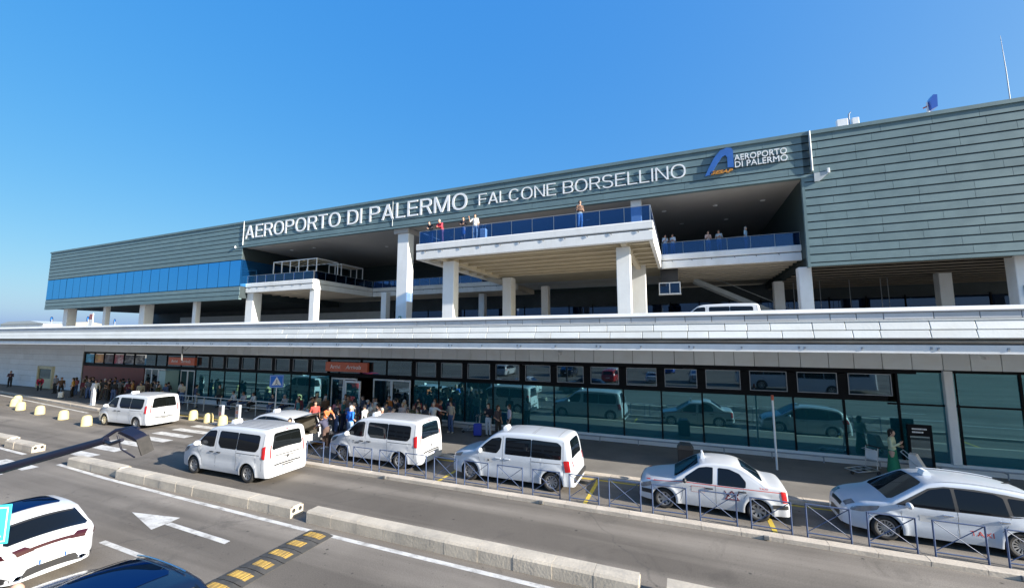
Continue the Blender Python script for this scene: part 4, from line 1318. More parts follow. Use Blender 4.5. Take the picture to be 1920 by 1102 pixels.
def roof_sign(B, root, x, w=0.36):
    z = B.zt(x) + B.crown
    mb = MB().prism([(-0.10, 0), (-0.07, 0.10), (-0.04, 0.125), (0.04, 0.125), (0.07, 0.10), (0.10, 0)], 'y', -w / 2, w / 2)
    s = place('roof_sign', mb.mesh('roof_sign', M['white_letter']), root, (x, 0, z - 0.01))
    place('sign_lettering', (lambda me: (me.materials.clear(), me.materials.append(M['black']), me)[2])(fit_text(text_mesh('TAXI', 1, 0.002), 0.2, 0.06)), s, (0.088, -0.1, 0.025), (rad(72), 0, rad(90)))
def bumpers(B, root, m, rear_z=(0.27, 0.5), front=True):
    pass

# ---- Trafic-like minibus
def make_van(name='minibus_taxi', ribs=True, dark_rims=False, kind='seven', paint='car_white'):
    root = empty(name)
    B = Body(5.0, 1.95, [(0.0, 0.30), (0.012, 0.55), (0.05, 0.78), (0.15, 0.95), (0.35, 1.06), (0.85, 1.205), (1.0, 1.26), (1.66, 1.77), (1.85, 1.865), (2.15, 1.915), (3.2, 1.945), (4.5, 1.93), (4.76, 1.90), (4.85, 1.82), (4.89, 1.66), (4.93, 1.2), (4.965, 0.75), (4.985, 0.5), (5.0, 0.30)],
             1.12, 1.95, (0.93, 4.03), 0.40, 0.335, tumble=0.13, zb=0.25, taper_f=0.17, taper_r=0.05, r=0.11, Rc=0.12, crown=0.03)
    B.bumps = [lambda x, z: 0.018 * math.exp(-((z - 0.98) / 0.09) ** 2) * min(1, max(0, (x - 0.4) / 1.2)) - 0.02 * math.exp(-((z - 0.72) / 0.13) ** 2) * max(0, min(1, (x - 1.4) / 0.4)) * max(0, min(1, (3.5 - x) / 0.3)),
               lambda x, z: sum(0.022 * math.exp(-((math.hypot(x - a, z - 0.335) - 0.44) / 0.06) ** 2) for a in (0.93, 4.03))]
    part(root, 'body', B.body(), [M[paint], M['under']], 38)
    B.root = root
    # glazing
    fw = rounded([(1.16, 1.21), (1.42, 1.50), (1.70, 1.74), (2.06, 1.78), (2.14, 1.74), (2.13, 1.17), (1.9, 1.15)], 0.05)
    part(root, 'side_window', B.side(fw, 0.005), M['cg_dark'])
    mw = rounded([(2.33, 1.32), (2.33, 1.74), (2.4, 1.78), (3.38, 1.78), (3.38, 1.16), (2.5, 1.16)], 0.06)
    part(root, 'side_window', B.side(mw, 0.005), M['cg_dark'])
    mw2 = rounded([(3.40, 1.16), (3.40, 1.78), (4.46, 1.765), (4.55, 1.72), (4.55, 1.30), (4.42, 1.16)], 0.06)
    part(root, 'side_window', B.side(mw2, 0.005), M['cg_dark'])
    part(root, 'windscreen', B.top(B.arc_of(x=1.03), B.arc_of(x=1.70), 0.93, 0.88, 0.006, corner=0.15), M['cg_blue'])
    ra0 = B.arc_of(z=1.79, rear=True); ra1 = B.arc_of(z=1.20, rear=True)
    part(root, 'rear_window', B.top(ra0, ra1, 0.84, 0.90, 0.006, corner=0.15), M['cg_rear'])
    bl = B.top(B.arc_of(z=1.86, rear=True), B.arc_of(z=1.83, rear=True), 0.12, 0.12, 0.008, 2, 2)
    part(root, 'brake_light', bl, M['tail'])
    # lamps
    part(root, 'tail_light', B.side(rounded([(4.72, 1.34), (4.87, 1.40), (4.90, 1.0), (4.90, 0.92), (4.76, 0.94)], 0.03), 0.012), M['tail'])
    part(root, 'tail_light', B.top(B.arc_of(z=1.40, rear=True), B.arc_of(z=0.93, rear=True), (0.94, 1.0), (0.95, 1.0), 0.012, 4, 2), M['tail'])
    part(root, 'tail_light', B.top(B.arc_of(z=1.40, rear=True), B.arc_of(z=0.93, rear=True), (-1.0, -0.94), (-1.0, -0.95), 0.012, 4, 2), M['tail'])
    part(root, 'headlight', B.side(rounded([(0.16, 0.80), (0.30, 0.98), (0.66, 1.08), (0.52, 0.92), (0.30, 0.80)], 0.03), 0.008), M['lamp_clear'])
    part(root, 'grille', B.top(B.arc_of(z=0.62), B.arc_of(z=0.80), 0.6, 0.7, 0.008, 3, 6), M['grille'])
    part(root, 'lower_grille', B.top(B.arc_of(z=0.34), B.arc_of(z=0.5), 0.7, 0.75, 0.008, 3, 6), M['trim_black'])
    # trim
    part(root, 'sill_trim', B.side([(1.38, 0.26), (1.38, 0.40), (3.58, 0.40), (3.58, 0.26)], 0.006, rows_=3), M['trim_black'] if dark_rims else M[paint])
    part(root, 'rear_step', B.top(B.arc_of(z=0.66, rear=True), B.arc_of(z=0.61, rear=True), 0.78, 0.78, 0.012, 2, 6), M['trim_black'])
    seam(B, root, lerp_pts((2.22, 0.42), (2.22, 1.80))); seam(B, root, lerp_pts((3.39, 0.42), (3.39, 1.14)))
    seam(B, root, [(1.10, 1.10), (1.14, 0.98), (1.30, 0.80), (1.42, 0.66), (1.46, 0.5), (1.46, 0.42)])
    seam(B, root, lerp_pts((3.42, 1.05), (4.62, 1.05)), 0.018, m='trim_black', name='door_track')
    seam(B, root, lerp_pts((4.74, 0.5), (4.74, 1.8)))
    handle(B, root, 2.02, 0.98, 'trim_black'); handle(B, root, 2.42, 0.98, 'trim_black')
    mirror(B, root, 1.30, 1.22, 'trim_black' if dark_rims else paint, 1.2)
    number_plate(root, 4.992, 0.50)
    em = MB().prism([(0, -0.09), (0.055, 0), (0, 0.09), (-0.055, 0)], 'x', -0.006, 0.006)
    place('badge', em.mesh('badge', M['chrome']), root, (4.968, 0, 0.86))
    part(root, 'plate_recess', B.top(B.arc_of(z=0.575, rear=True), B.arc_of(z=0.44, rear=True), 0.34, 0.34, 0.004, 2, 4), M['trim_black'])
    # gap round the tailgate
    for v in (-0.93, 0.93):
        part(root, 'panel_gap', B.top(B.arc_of(z=1.8, rear=True), B.arc_of(z=0.62, rear=True), (v - 0.006, v + 0.006), (v - 0.006, v + 0.006), 0.004, 8, 1), M['seam'])
    part(root, 'panel_gap', B.top(B.arc_of(z=0.60, rear=True), B.arc_of(z=0.588, rear=True), 0.93, 0.93, 0.004, 1, 8), M['seam'])
    part(root, 'wiper', B.top(B.arc_of(z=1.24, rear=True), B.arc_of(z=1.21, rear=True), (-0.5, 0.05), (-0.5, 0.05), 0.02, 1, 3), M['black'])
    if ribs:
        a0, a1 = B.arc_of(x=2.3), B.arc_of(x=4.6)
        for v in (-0.78, -0.56, -0.34, -0.12, 0.12, 0.34, 0.56, 0.78):
            part(root, 'roof_groove', B.top(a0, a1, (v - 0.03, v + 0.03), (v - 0.03, v + 0.03), 0.006, 6, 1), M['seam'])
    add_wheels(root, B, 0.335, kind, dark_rims)
    roof_sign(B, root, 1.98)
    return root, B

def put(root, x, y, rz=0.0):
    root.location = (x, y, 0.0); root.rotation_euler = (0, 0, rz)

GV = 'taxis at the arrivals rank'
van3, VB = make_van()
put(van3, -14.23 - 0.93, 14.72 + 0.88)
tag(van3, 'white minibus taxi with ribbed roof standing behind the first blue barriers', 'van', GV)
text_side(VB, van3, 'side_lettering', 'Taxi', 'grille', 0.36, 0.13, 1.52, 0.84, 0.2)
van2 = copy_tree(van3)
van2.location = (-18.51 - 0.93, 11.10 + 0.88, 0); van2.rotation_euler = (0, 0, rad(1.0))
tag(van2, 'white minibus taxi driving in the open road, casting a shadow ahead', 'van', GV)
rl_ = MB()
for (z_, ya, yb) in ((0.99, -0.58, 0.58), (0.90, -0.2, 0.2)):      # rows of small print, too fine to read
    y_ = ya
    while y_ < yb:
        w_ = rng.uniform(0.03, 0.075)
        rl_.box(-0.002, 0.002, y_, y_ + w_, -0.028 + z_, 0.028 + z_); y_ += w_ + 0.018
place('rear_lettering', rl_.mesh('rear_lettering', M['seam']), van2, (4.972, 0, 0))
van1 = copy_tree(van3)
van1.location = (-33.9 - 0.93, 14.75 + 0.9, 0); van1.rotation_euler = (0, 0, rad(3))
tag(van1, 'white minibus taxi beside the yellow bollards and zebra crossing', 'van', GV)
for o in list(van2.children) + list(van1.children):
    if o.name.startswith('side_lettering'): bpy.data.objects.remove(o)
for o in list(van1.children):
    if o.name.startswith('roof_groove'): bpy.data.objects.remove(o)
van5 = copy_tree(van1)
van5.location = (-0.6 - 0.2, 27.0, 5.45); van5.rotation_euler = (0, 0, 0)
tag(van5, 'white van on the upper departures road, only its roof above the parapet', 'van')
for o in list(van5.children):
    if o.name.startswith(('roof_sign', 'rear_lettering')):
        for c in list(o.children): bpy.data.objects.remove(c)
        bpy.data.objects.remove(o)

# ---- people carrier van (silver-white)
def make_mpv_van():
    root = empty('minibus_taxi')
    B = Body(4.96, 1.92, [(0.0, 0.28), (0.012, 0.55), (0.05, 0.80), (0.14, 0.93), (0.4, 1.02), (0.95, 1.14), (1.08, 1.19), (1.72, 1.69), (1.95, 1.80), (2.3, 1.86), (3.1, 1.89), (4.3, 1.86), (4.62, 1.82), (4.72, 1.72), (4.80, 1.45), (4.85, 1.1), (4.92, 0.85), (4.955, 0.55), (4.96, 0.28)],
             1.08, 1.9, (0.88, 4.155), 0.39, 0.335, tumble=0.14, zb=0.23, taper_f=0.2, taper_r=0.06, r=0.12, Rc=0.14, crown=0.03)
    B.bumps = [lambda x, z: 0.016 * math.exp(-((z - 0.93) / 0.09) ** 2) - 0.018 * math.exp(-((z - 0.66) / 0.13) ** 2) * max(0, min(1, (x - 1.4) / 0.4)) * max(0, min(1, (3.6 - x) / 0.3)),
               lambda x, z: sum(0.028 * math.exp(-((math.hypot(x - a, z - 0.335) - 0.45) / 0.07) ** 2) for a in (0.88, 4.155))]
    part(root, 'body', B.body(), [M['car_white2'], M['under']], 38)
    part(root, 'side_window', B.side(rounded([(1.24, 1.14), (1.52, 1.42), (1.80, 1.63), (2.10, 1.69), (2.20, 1.66), (2.16, 1.30), (2.02, 1.12)], 0.05), 0.005), M['cg_dark'])
    part(root, 'side_window', B.side(rounded([(2.36, 1.12), (2.36, 1.71), (3.38, 1.72), (3.38, 1.12)], 0.05), 0.005), M['cg_dark'])
    part(root, 'side_window', B.side(rounded([(3.395, 1.12), (3.395, 1.72), (4.38, 1.69), (4.52, 1.58), (4.52, 1.12)], 0.06), 0.005), M['cg_dark'])
    part(root, 'windscreen', B.top(B.arc_of(x=1.10), B.arc_of(x=1.74), 0.93, 0.88, 0.006, corner=0.15), M['cg_blue'])
    part(root, 'rear_window', B.top(B.arc_of(z=1.70, rear=True), B.arc_of(z=1.12, rear=True), 0.84, 0.90, 0.006, corner=0.15), M['cg_rear'])
    part(root, 'tail_light', B.side(rounded([(4.60, 1.10), (4.80, 1.12), (4.86, 0.74), (4.66, 0.72)], 0.03), 0.014), M['tail'])
    for sg in (-1, 1):
        lo, hi = sorted((0.92 * sg, 1.0 * sg))
        part(root, 'tail_light', B.top(B.arc_of(z=1.11, rear=True), B.arc_of(z=0.86, rear=True), (lo, hi), (lo, hi), 0.012, 4, 2), M['tail'])
    part(root, 'headlight', B.side(rounded([(0.12, 0.82), (0.18, 0.93), (0.58, 1.02), (0.44, 0.86)], 0.03), 0.008), M['lamp_clear'])
    part(root, 'grille', B.top(B.arc_of(z=0.6), B.arc_of(z=0.78), 0.6, 0.75, 0.008, 3, 6), M['grille'])
    part(root, 'lower_grille', B.top(B.arc_of(z=0.33), B.arc_of(z=0.46), 0.7, 0.75, 0.008, 3, 6), M['trim_black'])
    seam(B, root, lerp_pts((2.26, 0.40), (2.26, 1.74))); seam(B, root, lerp_pts((3.39, 0.40), (3.39, 1.10)))
    seam(B, root, [(1.20, 1.06), (1.26, 0.9), (1.36, 0.7), (1.40, 0.5), (1.40, 0.4)])
    seam(B, root, lerp_pts((3.42, 0.98), (4.50, 0.98)), 0.02, m='seam', name='door_track')
    seam(B, root, lerp_pts((4.60, 0.4), (4.58, 1.72)))
    handle(B, root, 2.08, 0.95, 'car_white2'); handle(B, root, 2.46, 0.95, 'car_white2')
    mirror(B, root, 1.38, 1.16, 'car_white2', 1.1)
    number_plate(root, 4.935, 0.72, 0, rad(-8))
    bp = MB().cbox(-0.06, 0.06, -0.82, 0.82, -0.09, 0.09, 0.03)
    place('bumper_step', bp.mesh('bumper_step', M['trim_black']), root, (4.96, 0, 0.45))
    a0, a1 = B.arc_of(x=2.5), B.arc_of(x=4.4)
    for xx in (2.35, 2.42, 3.36, 3.43, 4.36):
        part(root, 'roof_seam', B.top(B.arc_of(x=xx), B.arc_of(x=xx + 0.014), 0.96, 0.96, 0.004, 1, 8), M['seam'])
    pq = part(root, 'door_badge', B.side([(1.52, 0.775), (1.52, 0.925), (1.84, 0.925), (1.84, 0.775)], 0.003, sides=(-1,), rows_=3), M['sign_plate'])[0]
    place('badge_mark', MB().lathe([(0, -0.003), (0.035, -0.003), (0.035, 0)], 'y', 10).mesh('badge_mark', M['black']), pq, (1.68, -(B.hw(1.68, 0.85) + 0.004), 0.85))
    add_wheels(root, B, 0.335, 'ten', False)
    roof_sign(B, root, 2.05)
    # driver's arm on the sill
    return root, B
van4, B4 = make_mpv_van()
put(van4, -7.77 - 0.88, 14.68 + 0.87)
tag(van4, 'silver white minibus taxi with one long dark side window, driver window open', 'van', GV)

# ---- saloon taxi
def make_saloon():
    root = empty('saloon_taxi')
    B = Body(4.26, 1.74, [(0.0, 0.26), (0.012, 0.48), (0.04, 0.66), (0.12, 0.755), (0.4, 0.84), (1.0, 0.945), (1.12, 0.985), (1.72, 1.36), (1.92, 1.455), (2.25, 1.50), (2.75, 1.50), (3.0, 1.455), (3.22, 1.35), (3.62, 1.08), (3.74, 1.035), (4.02, 1.02), (4.16, 0.985), (4.215, 0.88), (4.235, 0.6), (4.26, 0.5), (4.26, 0.26)],
             0.93, 1.5, (0.79, 3.42), 0.355, 0.31, tumble=0.19, zb=0.22, taper_f=0.13, taper_r=0.08, r=0.075, Rc=0.16, crown=0.04)
    B.bumps = [lambda x, z: 0.014 * math.exp(-((z - 0.84) / 0.08) ** 2),
               lambda x, z: sum(0.03 * math.exp(-((math.hypot(x - a, z - 0.31) - 0.41) / 0.07) ** 2) for a in (0.79, 3.42))]
    part(root, 'body', B.body(), [M['car_white'], M['under']], 40)
    part(root, 'side_window', B.side(rounded([(1.44, 0.945), (1.44, 1.06), (1.86, 1.36), (2.10, 1.405), (2.26, 1.405), (2.22, 0.93)], 0.04), 0.005), M['cg_dark'])
    part(root, 'side_window', B.side(rounded([(2.36, 0.93), (2.40, 1.405), (2.70, 1.40), (2.98, 1.30), (3.14, 1.10), (3.12, 0.935)], 0.04), 0.005), M['cg_dark'])
    part(root, 'windscreen', B.top(B.arc_of(x=1.12), B.arc_of(x=1.84), 0.92, 0.86, 0.006, corner=0.15), M['cg_blue'])
    part(root, 'rear_window', B.top(B.arc_of(x=3.07), B.arc_of(x=3.60), 0.80, 0.88, 0.006, corner=0.15), M['cg_rear'])
    part(root, 'tail_light', B.side(rounded([(4.02, 0.94), (4.16, 0.94), (4.20, 0.62), (4.06, 0.62)], 0.02), 0.012), M['tail'])
    for sg in (-1, 1):
        lo, hi = sorted((0.84 * sg, 1.0 * sg))
        part(root, 'tail_light', B.top(B.arc_of(z=0.93, rear=True), B.arc_of(z=0.62, rear=True), (lo, hi), (lo, hi), 0.012, 4, 2), M['tail'])
    part(root, 'headlight', B.side(rounded([(0.06, 0.58), (0.10, 0.70), (0.40, 0.80), (0.40, 0.66), (0.16, 0.58)], 0.03), 0.008), M['lamp_clear'])
    part(root, 'grille', B.top(B.arc_of(z=0.56), B.arc_of(z=0.68), 0.5, 0.6, 0.008, 3, 6), M['grille'])
    part(root, 'bumper_strip', B.side([(0.10, 0.42), (0.10, 0.55), (0.43, 0.55), (0.43, 0.42)], 0.012, rows_=3), M['trim_black'])
    part(root, 'bumper_strip', B.side([(3.80, 0.44), (3.80, 0.55), (4.21, 0.55), (4.21, 0.44)], 0.012, rows_=3), M['trim_black'])
    part(root, 'bumper_strip', B.top(B.arc_of(z=0.36), B.arc_of(z=0.52), 0.98, 0.98, 0.01, 3, 8), M['trim_black'])
    part(root, 'bumper_strip', B.top(B.arc_of(z=0.55, rear=True), B.arc_of(z=0.45, rear=True), 1.0, 1.0, 0.01, 3, 8), M['trim_black'])
    seam(B, root, lerp_pts((0.25, 0.885 - 0.06), (1.3, 0.905)) + lerp_pts((1.45, 0.91), (4.05, 0.90), 16), 0.018, m='red_line', name='red_stripe')
    seam(B, root, [(1.32, 0.9), (1.36, 0.7), (1.34, 0.5), (1.28, 0.32)]); seam(B, root, lerp_pts((2.30, 0.30), (2.30, 0.92))); seam(B, root, [(3.20, 0.92), (3.14, 0.75), (3.04, 0.62)])
    handle(B, root, 2.12, 0.80, 'trim_black'); handle(B, root, 3.02, 0.81, 'trim_black')
    mirror(B, root, 1.42, 0.95, 'trim_black', 0.85)
    number_plate(root, 4.245, 0.66)
    pq = part(root, 'door_badge', B.side([(1.61, 0.655), (1.61, 0.825), (1.99, 0.825), (1.99, 0.655)], 0.003, sides=(-1,), rows_=3), M['sign_plate'])[0]
    for (a_, b_) in (((1.61, 0.655), (1.99, 0.655)), ((1.61, 0.825), (1.99, 0.825)), ((1.61, 0.655), (1.61, 0.825)), ((1.99, 0.655), (1.99, 0.825))):
        seam(B, root, lerp_pts(a_, b_), 0.012, (-1,), 'red_line', 'badge_border')
    seam(B, root, lerp_pts((1.80, 0.71), (1.80, 0.77)), 0.04, (-1,), 'grille', 'badge_mark')
    lg_ = MB()
    def stk(a, b, w): lg_.bar((a[0], 0, a[1]), (b[0], 0, b[1]), 0.006, w)
    stk((-0.16, -0.10), (0.0, 0.13), 0.035); stk((0.16, -0.10), (0.0, 0.13), 0.035); stk((-0.2, -0.12), (0.2, -0.12), 0.03); stk((-0.17, 0.03), (-0.06, -0.04), 0.025); stk((0.17, 0.03), (0.06, -0.04), 0.025); stk((-0.2, 0.12), (-0.12, -0.02), 0.02); stk((0.2, 0.12), (0.12, -0.02), 0.02)
    place('door_emblem', lg_.mesh('door_emblem', mat('maroon_print', (0.16, 0.035, 0.05), 0.5, coords='obj')), root, (2.74, -(B.hw(2.74, 0.70) + 0.008), 0.68))
    text_side(B, root, 'side_lettering', 'TAXI', 'red_line', 0.22, 0.05, 3.48, 0.94)
    add_wheels(root, B, 0.31, 'seven', False)
    z = B.zt(2.0) + B.crown
    sg = MB().prism([(-0.05, 0), (-0.02, 0.19), (0.03, 0.2), (0.08, 0)], 'y', -0.17, 0.17)
    place('roof_sign', sg.mesh('roof_sign', M['white_letter']), root, (1.98, 0, z - 0.02))
    return root, B
sal, BS = make_saloon()
put(sal, -0.73 - 0.79, 14.68 + 0.80)
tag(sal, 'white saloon taxi with thin red side stripe and triangular door emblem', 'car', GV)

# ---- estate people carrier taxi
def make_carrier(name='estate_taxi', paint='car_white2', open_gate=False):
    root = empty(name)
    B = Body(4.57, 1.84, [(0.0, 0.26), (0.015, 0.46), (0.05, 0.64), (0.15, 0.77), (0.45, 0.90), (0.90, 1.00), (1.05, 1.05), (1.80, 1.49), (2.02, 1.575), (2.4, 1.63), (3.0, 1.635), (3.7, 1.58), (4.10, 1.51), (4.24, 1.44), (4.38, 1.20), (4.45, 0.98), (4.52, 0.78), (4.56, 0.5), (4.57, 0.26)],
             1.0, 1.64, (0.91, 3.68), 0.365, 0.325, tumble=0.2, zb=0.21, taper_f=0.2, taper_r=0.1, r=0.085, Rc=0.17, crown=0.04)
    B.bumps = [lambda x, z: 0.02 * math.exp(-((z - 0.86) / 0.07) ** 2) * min(1, max(0, (x - 0.6) / 0.6)) - 0.02 * math.exp(-((z - 0.62) / 0.12) ** 2) * max(0, min(1, (x - 1.3) / 0.4)) * max(0, min(1, (3.3 - x) / 0.3)),
               lambda x, z: sum(0.03 * math.exp(-((math.hypot(x - a, z - 0.325) - 0.42) / 0.07) ** 2) for a in (0.91, 3.68))]
    bm_ = B.body()
    if open_gate:
        cx = lambda f: [sum(bm_.v[i][k] for i in f) / len(f) for k in range(3)]
        keep = []
        for f, mi, sm in zip(bm_.f, bm_.m, bm_.sm):
            c = cx(f)
            cut = c[0] > 4.16 and c[2] > 0.66 and abs(c[1]) < 0.66
            if not cut: keep.append((f, mi, sm))
        bm_.f = [k[0] for k in keep]; bm_.m = [k[1] for k in keep]; bm_.sm = [k[2] for k in keep]
    part(root, 'body', bm_, [M[paint], M['under']], 38)
    part(root, 'window_surround', B.side(rounded([(1.16, 0.995), (1.95, 1.47), (2.3, 1.545), (2.9, 1.55), (3.5, 1.50), (4.02, 1.43), (4.20, 1.34), (4.19, 1.06), (3.5, 0.985), (2.0, 0.97)], 0.03), 0.003, cols=14), M['trim_black'])
    part(root, 'side_window', B.side(rounded([(1.34, 1.0), (1.52, 1.14), (1.98, 1.44), (2.30, 1.515), (2.42, 1.515), (2.42, 0.99)], 0.04), 0.005), M['cg_dark'])
    part(root, 'side_window', B.side(rounded([(2.50, 0.99), (2.50, 1.52), (3.28, 1.49), (3.44, 1.42), (3.48, 1.01)], 0.04), 0.005), M['cg_dark'])
    part(root, 'side_window', B.side(rounded([(3.56, 1.03), (3.53, 1.43), (4.00, 1.40), (4.16, 1.33), (4.15, 1.09)], 0.05), 0.005), M['cg_dark'])
    part(root, 'windscreen', B.top(B.arc_of(x=1.06), B.arc_of(x=1.90), 0.93, 0.88, 0.006, corner=0.12), M['cg_blue'])
    if not open_gate:
        part(root, 'rear_window', B.top(B.arc_of(z=1.42, rear=True), B.arc_of(z=1.02, rear=True), 0.84, 0.88, 0.006, corner=0.15), M['cg_rear'])
    part(root, 'tail_light', B.side(rounded([(4.16, 1.02), (4.34, 1.06), (4.44, 0.84), (4.20, 0.82)], 0.03), 0.012), M['tail'])
    part(root, 'headlight', B.side(rounded([(0.14, 0.66), (0.22, 0.78), (0.82, 0.905), (0.74, 0.78), (0.40, 0.67)], 0.05), 0.008), M['lamp_clear'])
    for sg in (-1, 1):
        lo, hi = sorted((0.62 * sg, 1.0 * sg))
        part(root, 'headlight', B.top(B.arc_of(x=0.10), B.arc_of(x=0.30), (lo, hi), (lo, hi), 0.008, 4, 4), M['lamp_clear'])
    part(root, 'grille', B.top(B.arc_of(z=0.60), B.arc_of(z=0.70), 0.62, 0.66, 0.008, 3, 6), M['grille'])
    part(root, 'lower_grille', B.top(B.arc_of(z=0.30), B.arc_of(z=0.46), 0.7, 0.7, 0.008, 3, 6), M['grille'])
    place('badge', MB().prism([(0, -0.08), (0.05, 0), (0, 0.08), (-0.05, 0)], 'x', -0.008, 0.008).mesh('badge', M['chrome']), root, (0.06, 0, 0.67), (0, rad(20), 0))
    seam(B, root, [(1.22, 0.98), (1.26, 0.8), (1.28, 0.6), (1.24, 0.36)]); seam(B, root, lerp_pts((2.46, 0.32), (2.46, 0.98))); seam(B, root, [(3.50, 0.98), (3.44, 0.8), (3.30, 0.62)])
    handle(B, root, 2.26, 0.86, 'chrome'); handle(B, root, 3.36, 0.87, 'chrome')
    mirror(B, root, 1.42, 1.0, paint, 1.0)
    number_plate(root, 4.55, 0.62)
    add_wheels(root, B, 0.325, 'many', False)
    return root, B
sc_, BC = make_carrier()
put(sc_, 4.90 - 0.91 * 0.962, 14.72 + 0.82)
sc_.scale = (0.962, 0.975, 0.985)
tag(sc_, 'white estate taxi with TAXI lettering beside the last blue barriers', 'car', GV)
roof_sign(BC, sc_, 2.22, 0.30)
text_side(BC, sc_, 'side_lettering', 'TAXI', 'red_line', 0.46, 0.12, 2.68, 0.44)
pq = part(sc_, 'door_badge', BC.side([(1.66, 0.635), (1.66, 0.805), (2.06, 0.805), (2.06, 0.635)], 0.003, sides=(-1,), rows_=3), M['sign_plate'])[0]
seam(BC, sc_, lerp_pts((1.86, 0.69), (1.86, 0.75)), 0.05, (-1,), 'grille', 'badge_mark')
rails = MB()
for sg in (-1, 1):
    pts = []
    for x in np.linspace(2.3, 4.0, 8): pts.append((x, sg * (BC.hw(x, BC.zt(x) - 0.085) - 0.11), BC.zt(x) + 0.03))
    place('roof_rail', MB().tube(pts, 0.012, 6).mesh('roof_rail', M['car_white2']), sc_)
place('aerial', MB().prism([(0, 0), (0.16, 0), (0.16, 0.05)], 'y', -0.015, 0.015).mesh('aerial', M['black']), sc_, (3.85, 0, 1.60))

est, BE = make_carrier('estate_taxi', 'car_white', True)
put(est, -21.9, 15.62)
tag(est, 'white estate taxi parked with its tailgate raised, luggage being loaded', 'car', GV)
inn = MB()
V_ = [(2.9, -0.62, 0.60), (4.44, -0.62, 0.60), (4.44, 0.62, 0.60), (2.9, 0.62, 0.60), (2.9, -0.60, 1.40), (4.2, -0.60, 1.40), (4.2, 0.60, 1.40), (2.9, 0.60, 1.40)]
inn.add(V_, [(0, 3, 2, 1)], 1); inn.add(V_, [(4, 5, 6, 7)], 1); inn.add(V_, [(0, 1, 5, 4)], 1); inn.add(V_, [(3, 7, 6, 2)], 1); inn.add(V_, [(0, 4, 7, 3)], 0)
place('load_bay', inn.mesh('load_bay', [M['black'], M['beige_trim']]), est)
tg = MB()
n_ = 10
for off, mi in ((0.0, 0), (-0.06, 1)):
    V = []
    for i in range(n_ + 1):
        t = i / n_
        for k in range(9):
            v = -1 + 2 * k / 8
            x = 4.20 + 1.0 * t; z = 1.52 + 0.34 * t - 0.10 * t * t + 0.04 * (1 - v * v) + off - (0.16 * max(0, t - 0.75) * 4 if False else 0)
            V.append((x, v * (0.62 + 0.08 * t), z))
    F = [(i * 9 + k, i * 9 + k + 1, (i + 1) * 9 + k + 1, (i + 1) * 9 + k) for i in range(n_) for k in range(8)]
    tg.add(V, F, mi, True)
place('tailgate', tg.mesh('tailgate', [M['car_white'], M['beige_trim']], fix=False), est)
gl_ = MB()
V = []
for i in range(5):
    t = 0.08 + 0.42 * i / 4
    for k in range(7):
        v = -0.84 + 1.68 * k / 6
        V.append((4.20 + t, v * (0.62 + 0.08 * t), 1.52 + 0.34 * t - 0.1 * t * t + 0.04 * (1 - v * v) + 0.006))
gl_.add(V, [(i * 7 + k, i * 7 + k + 1, (i + 1) * 7 + k + 1, (i + 1) * 7 + k) for i in range(4) for k in range(6)], 0, True)
place('tailgate_glass', gl_.mesh('tailgate_glass', M['cg_rear'], fix=False), est)
for sg in (-1, 1):
    place('gas_strut', MB().tube([(4.25, sg * 0.6, 1.15), (4.62, sg * 0.63, 1.60)], 0.012, 6).mesh('gas_strut', M['black']), est)
roof_sign(BE, est, 2.2, 0.30)

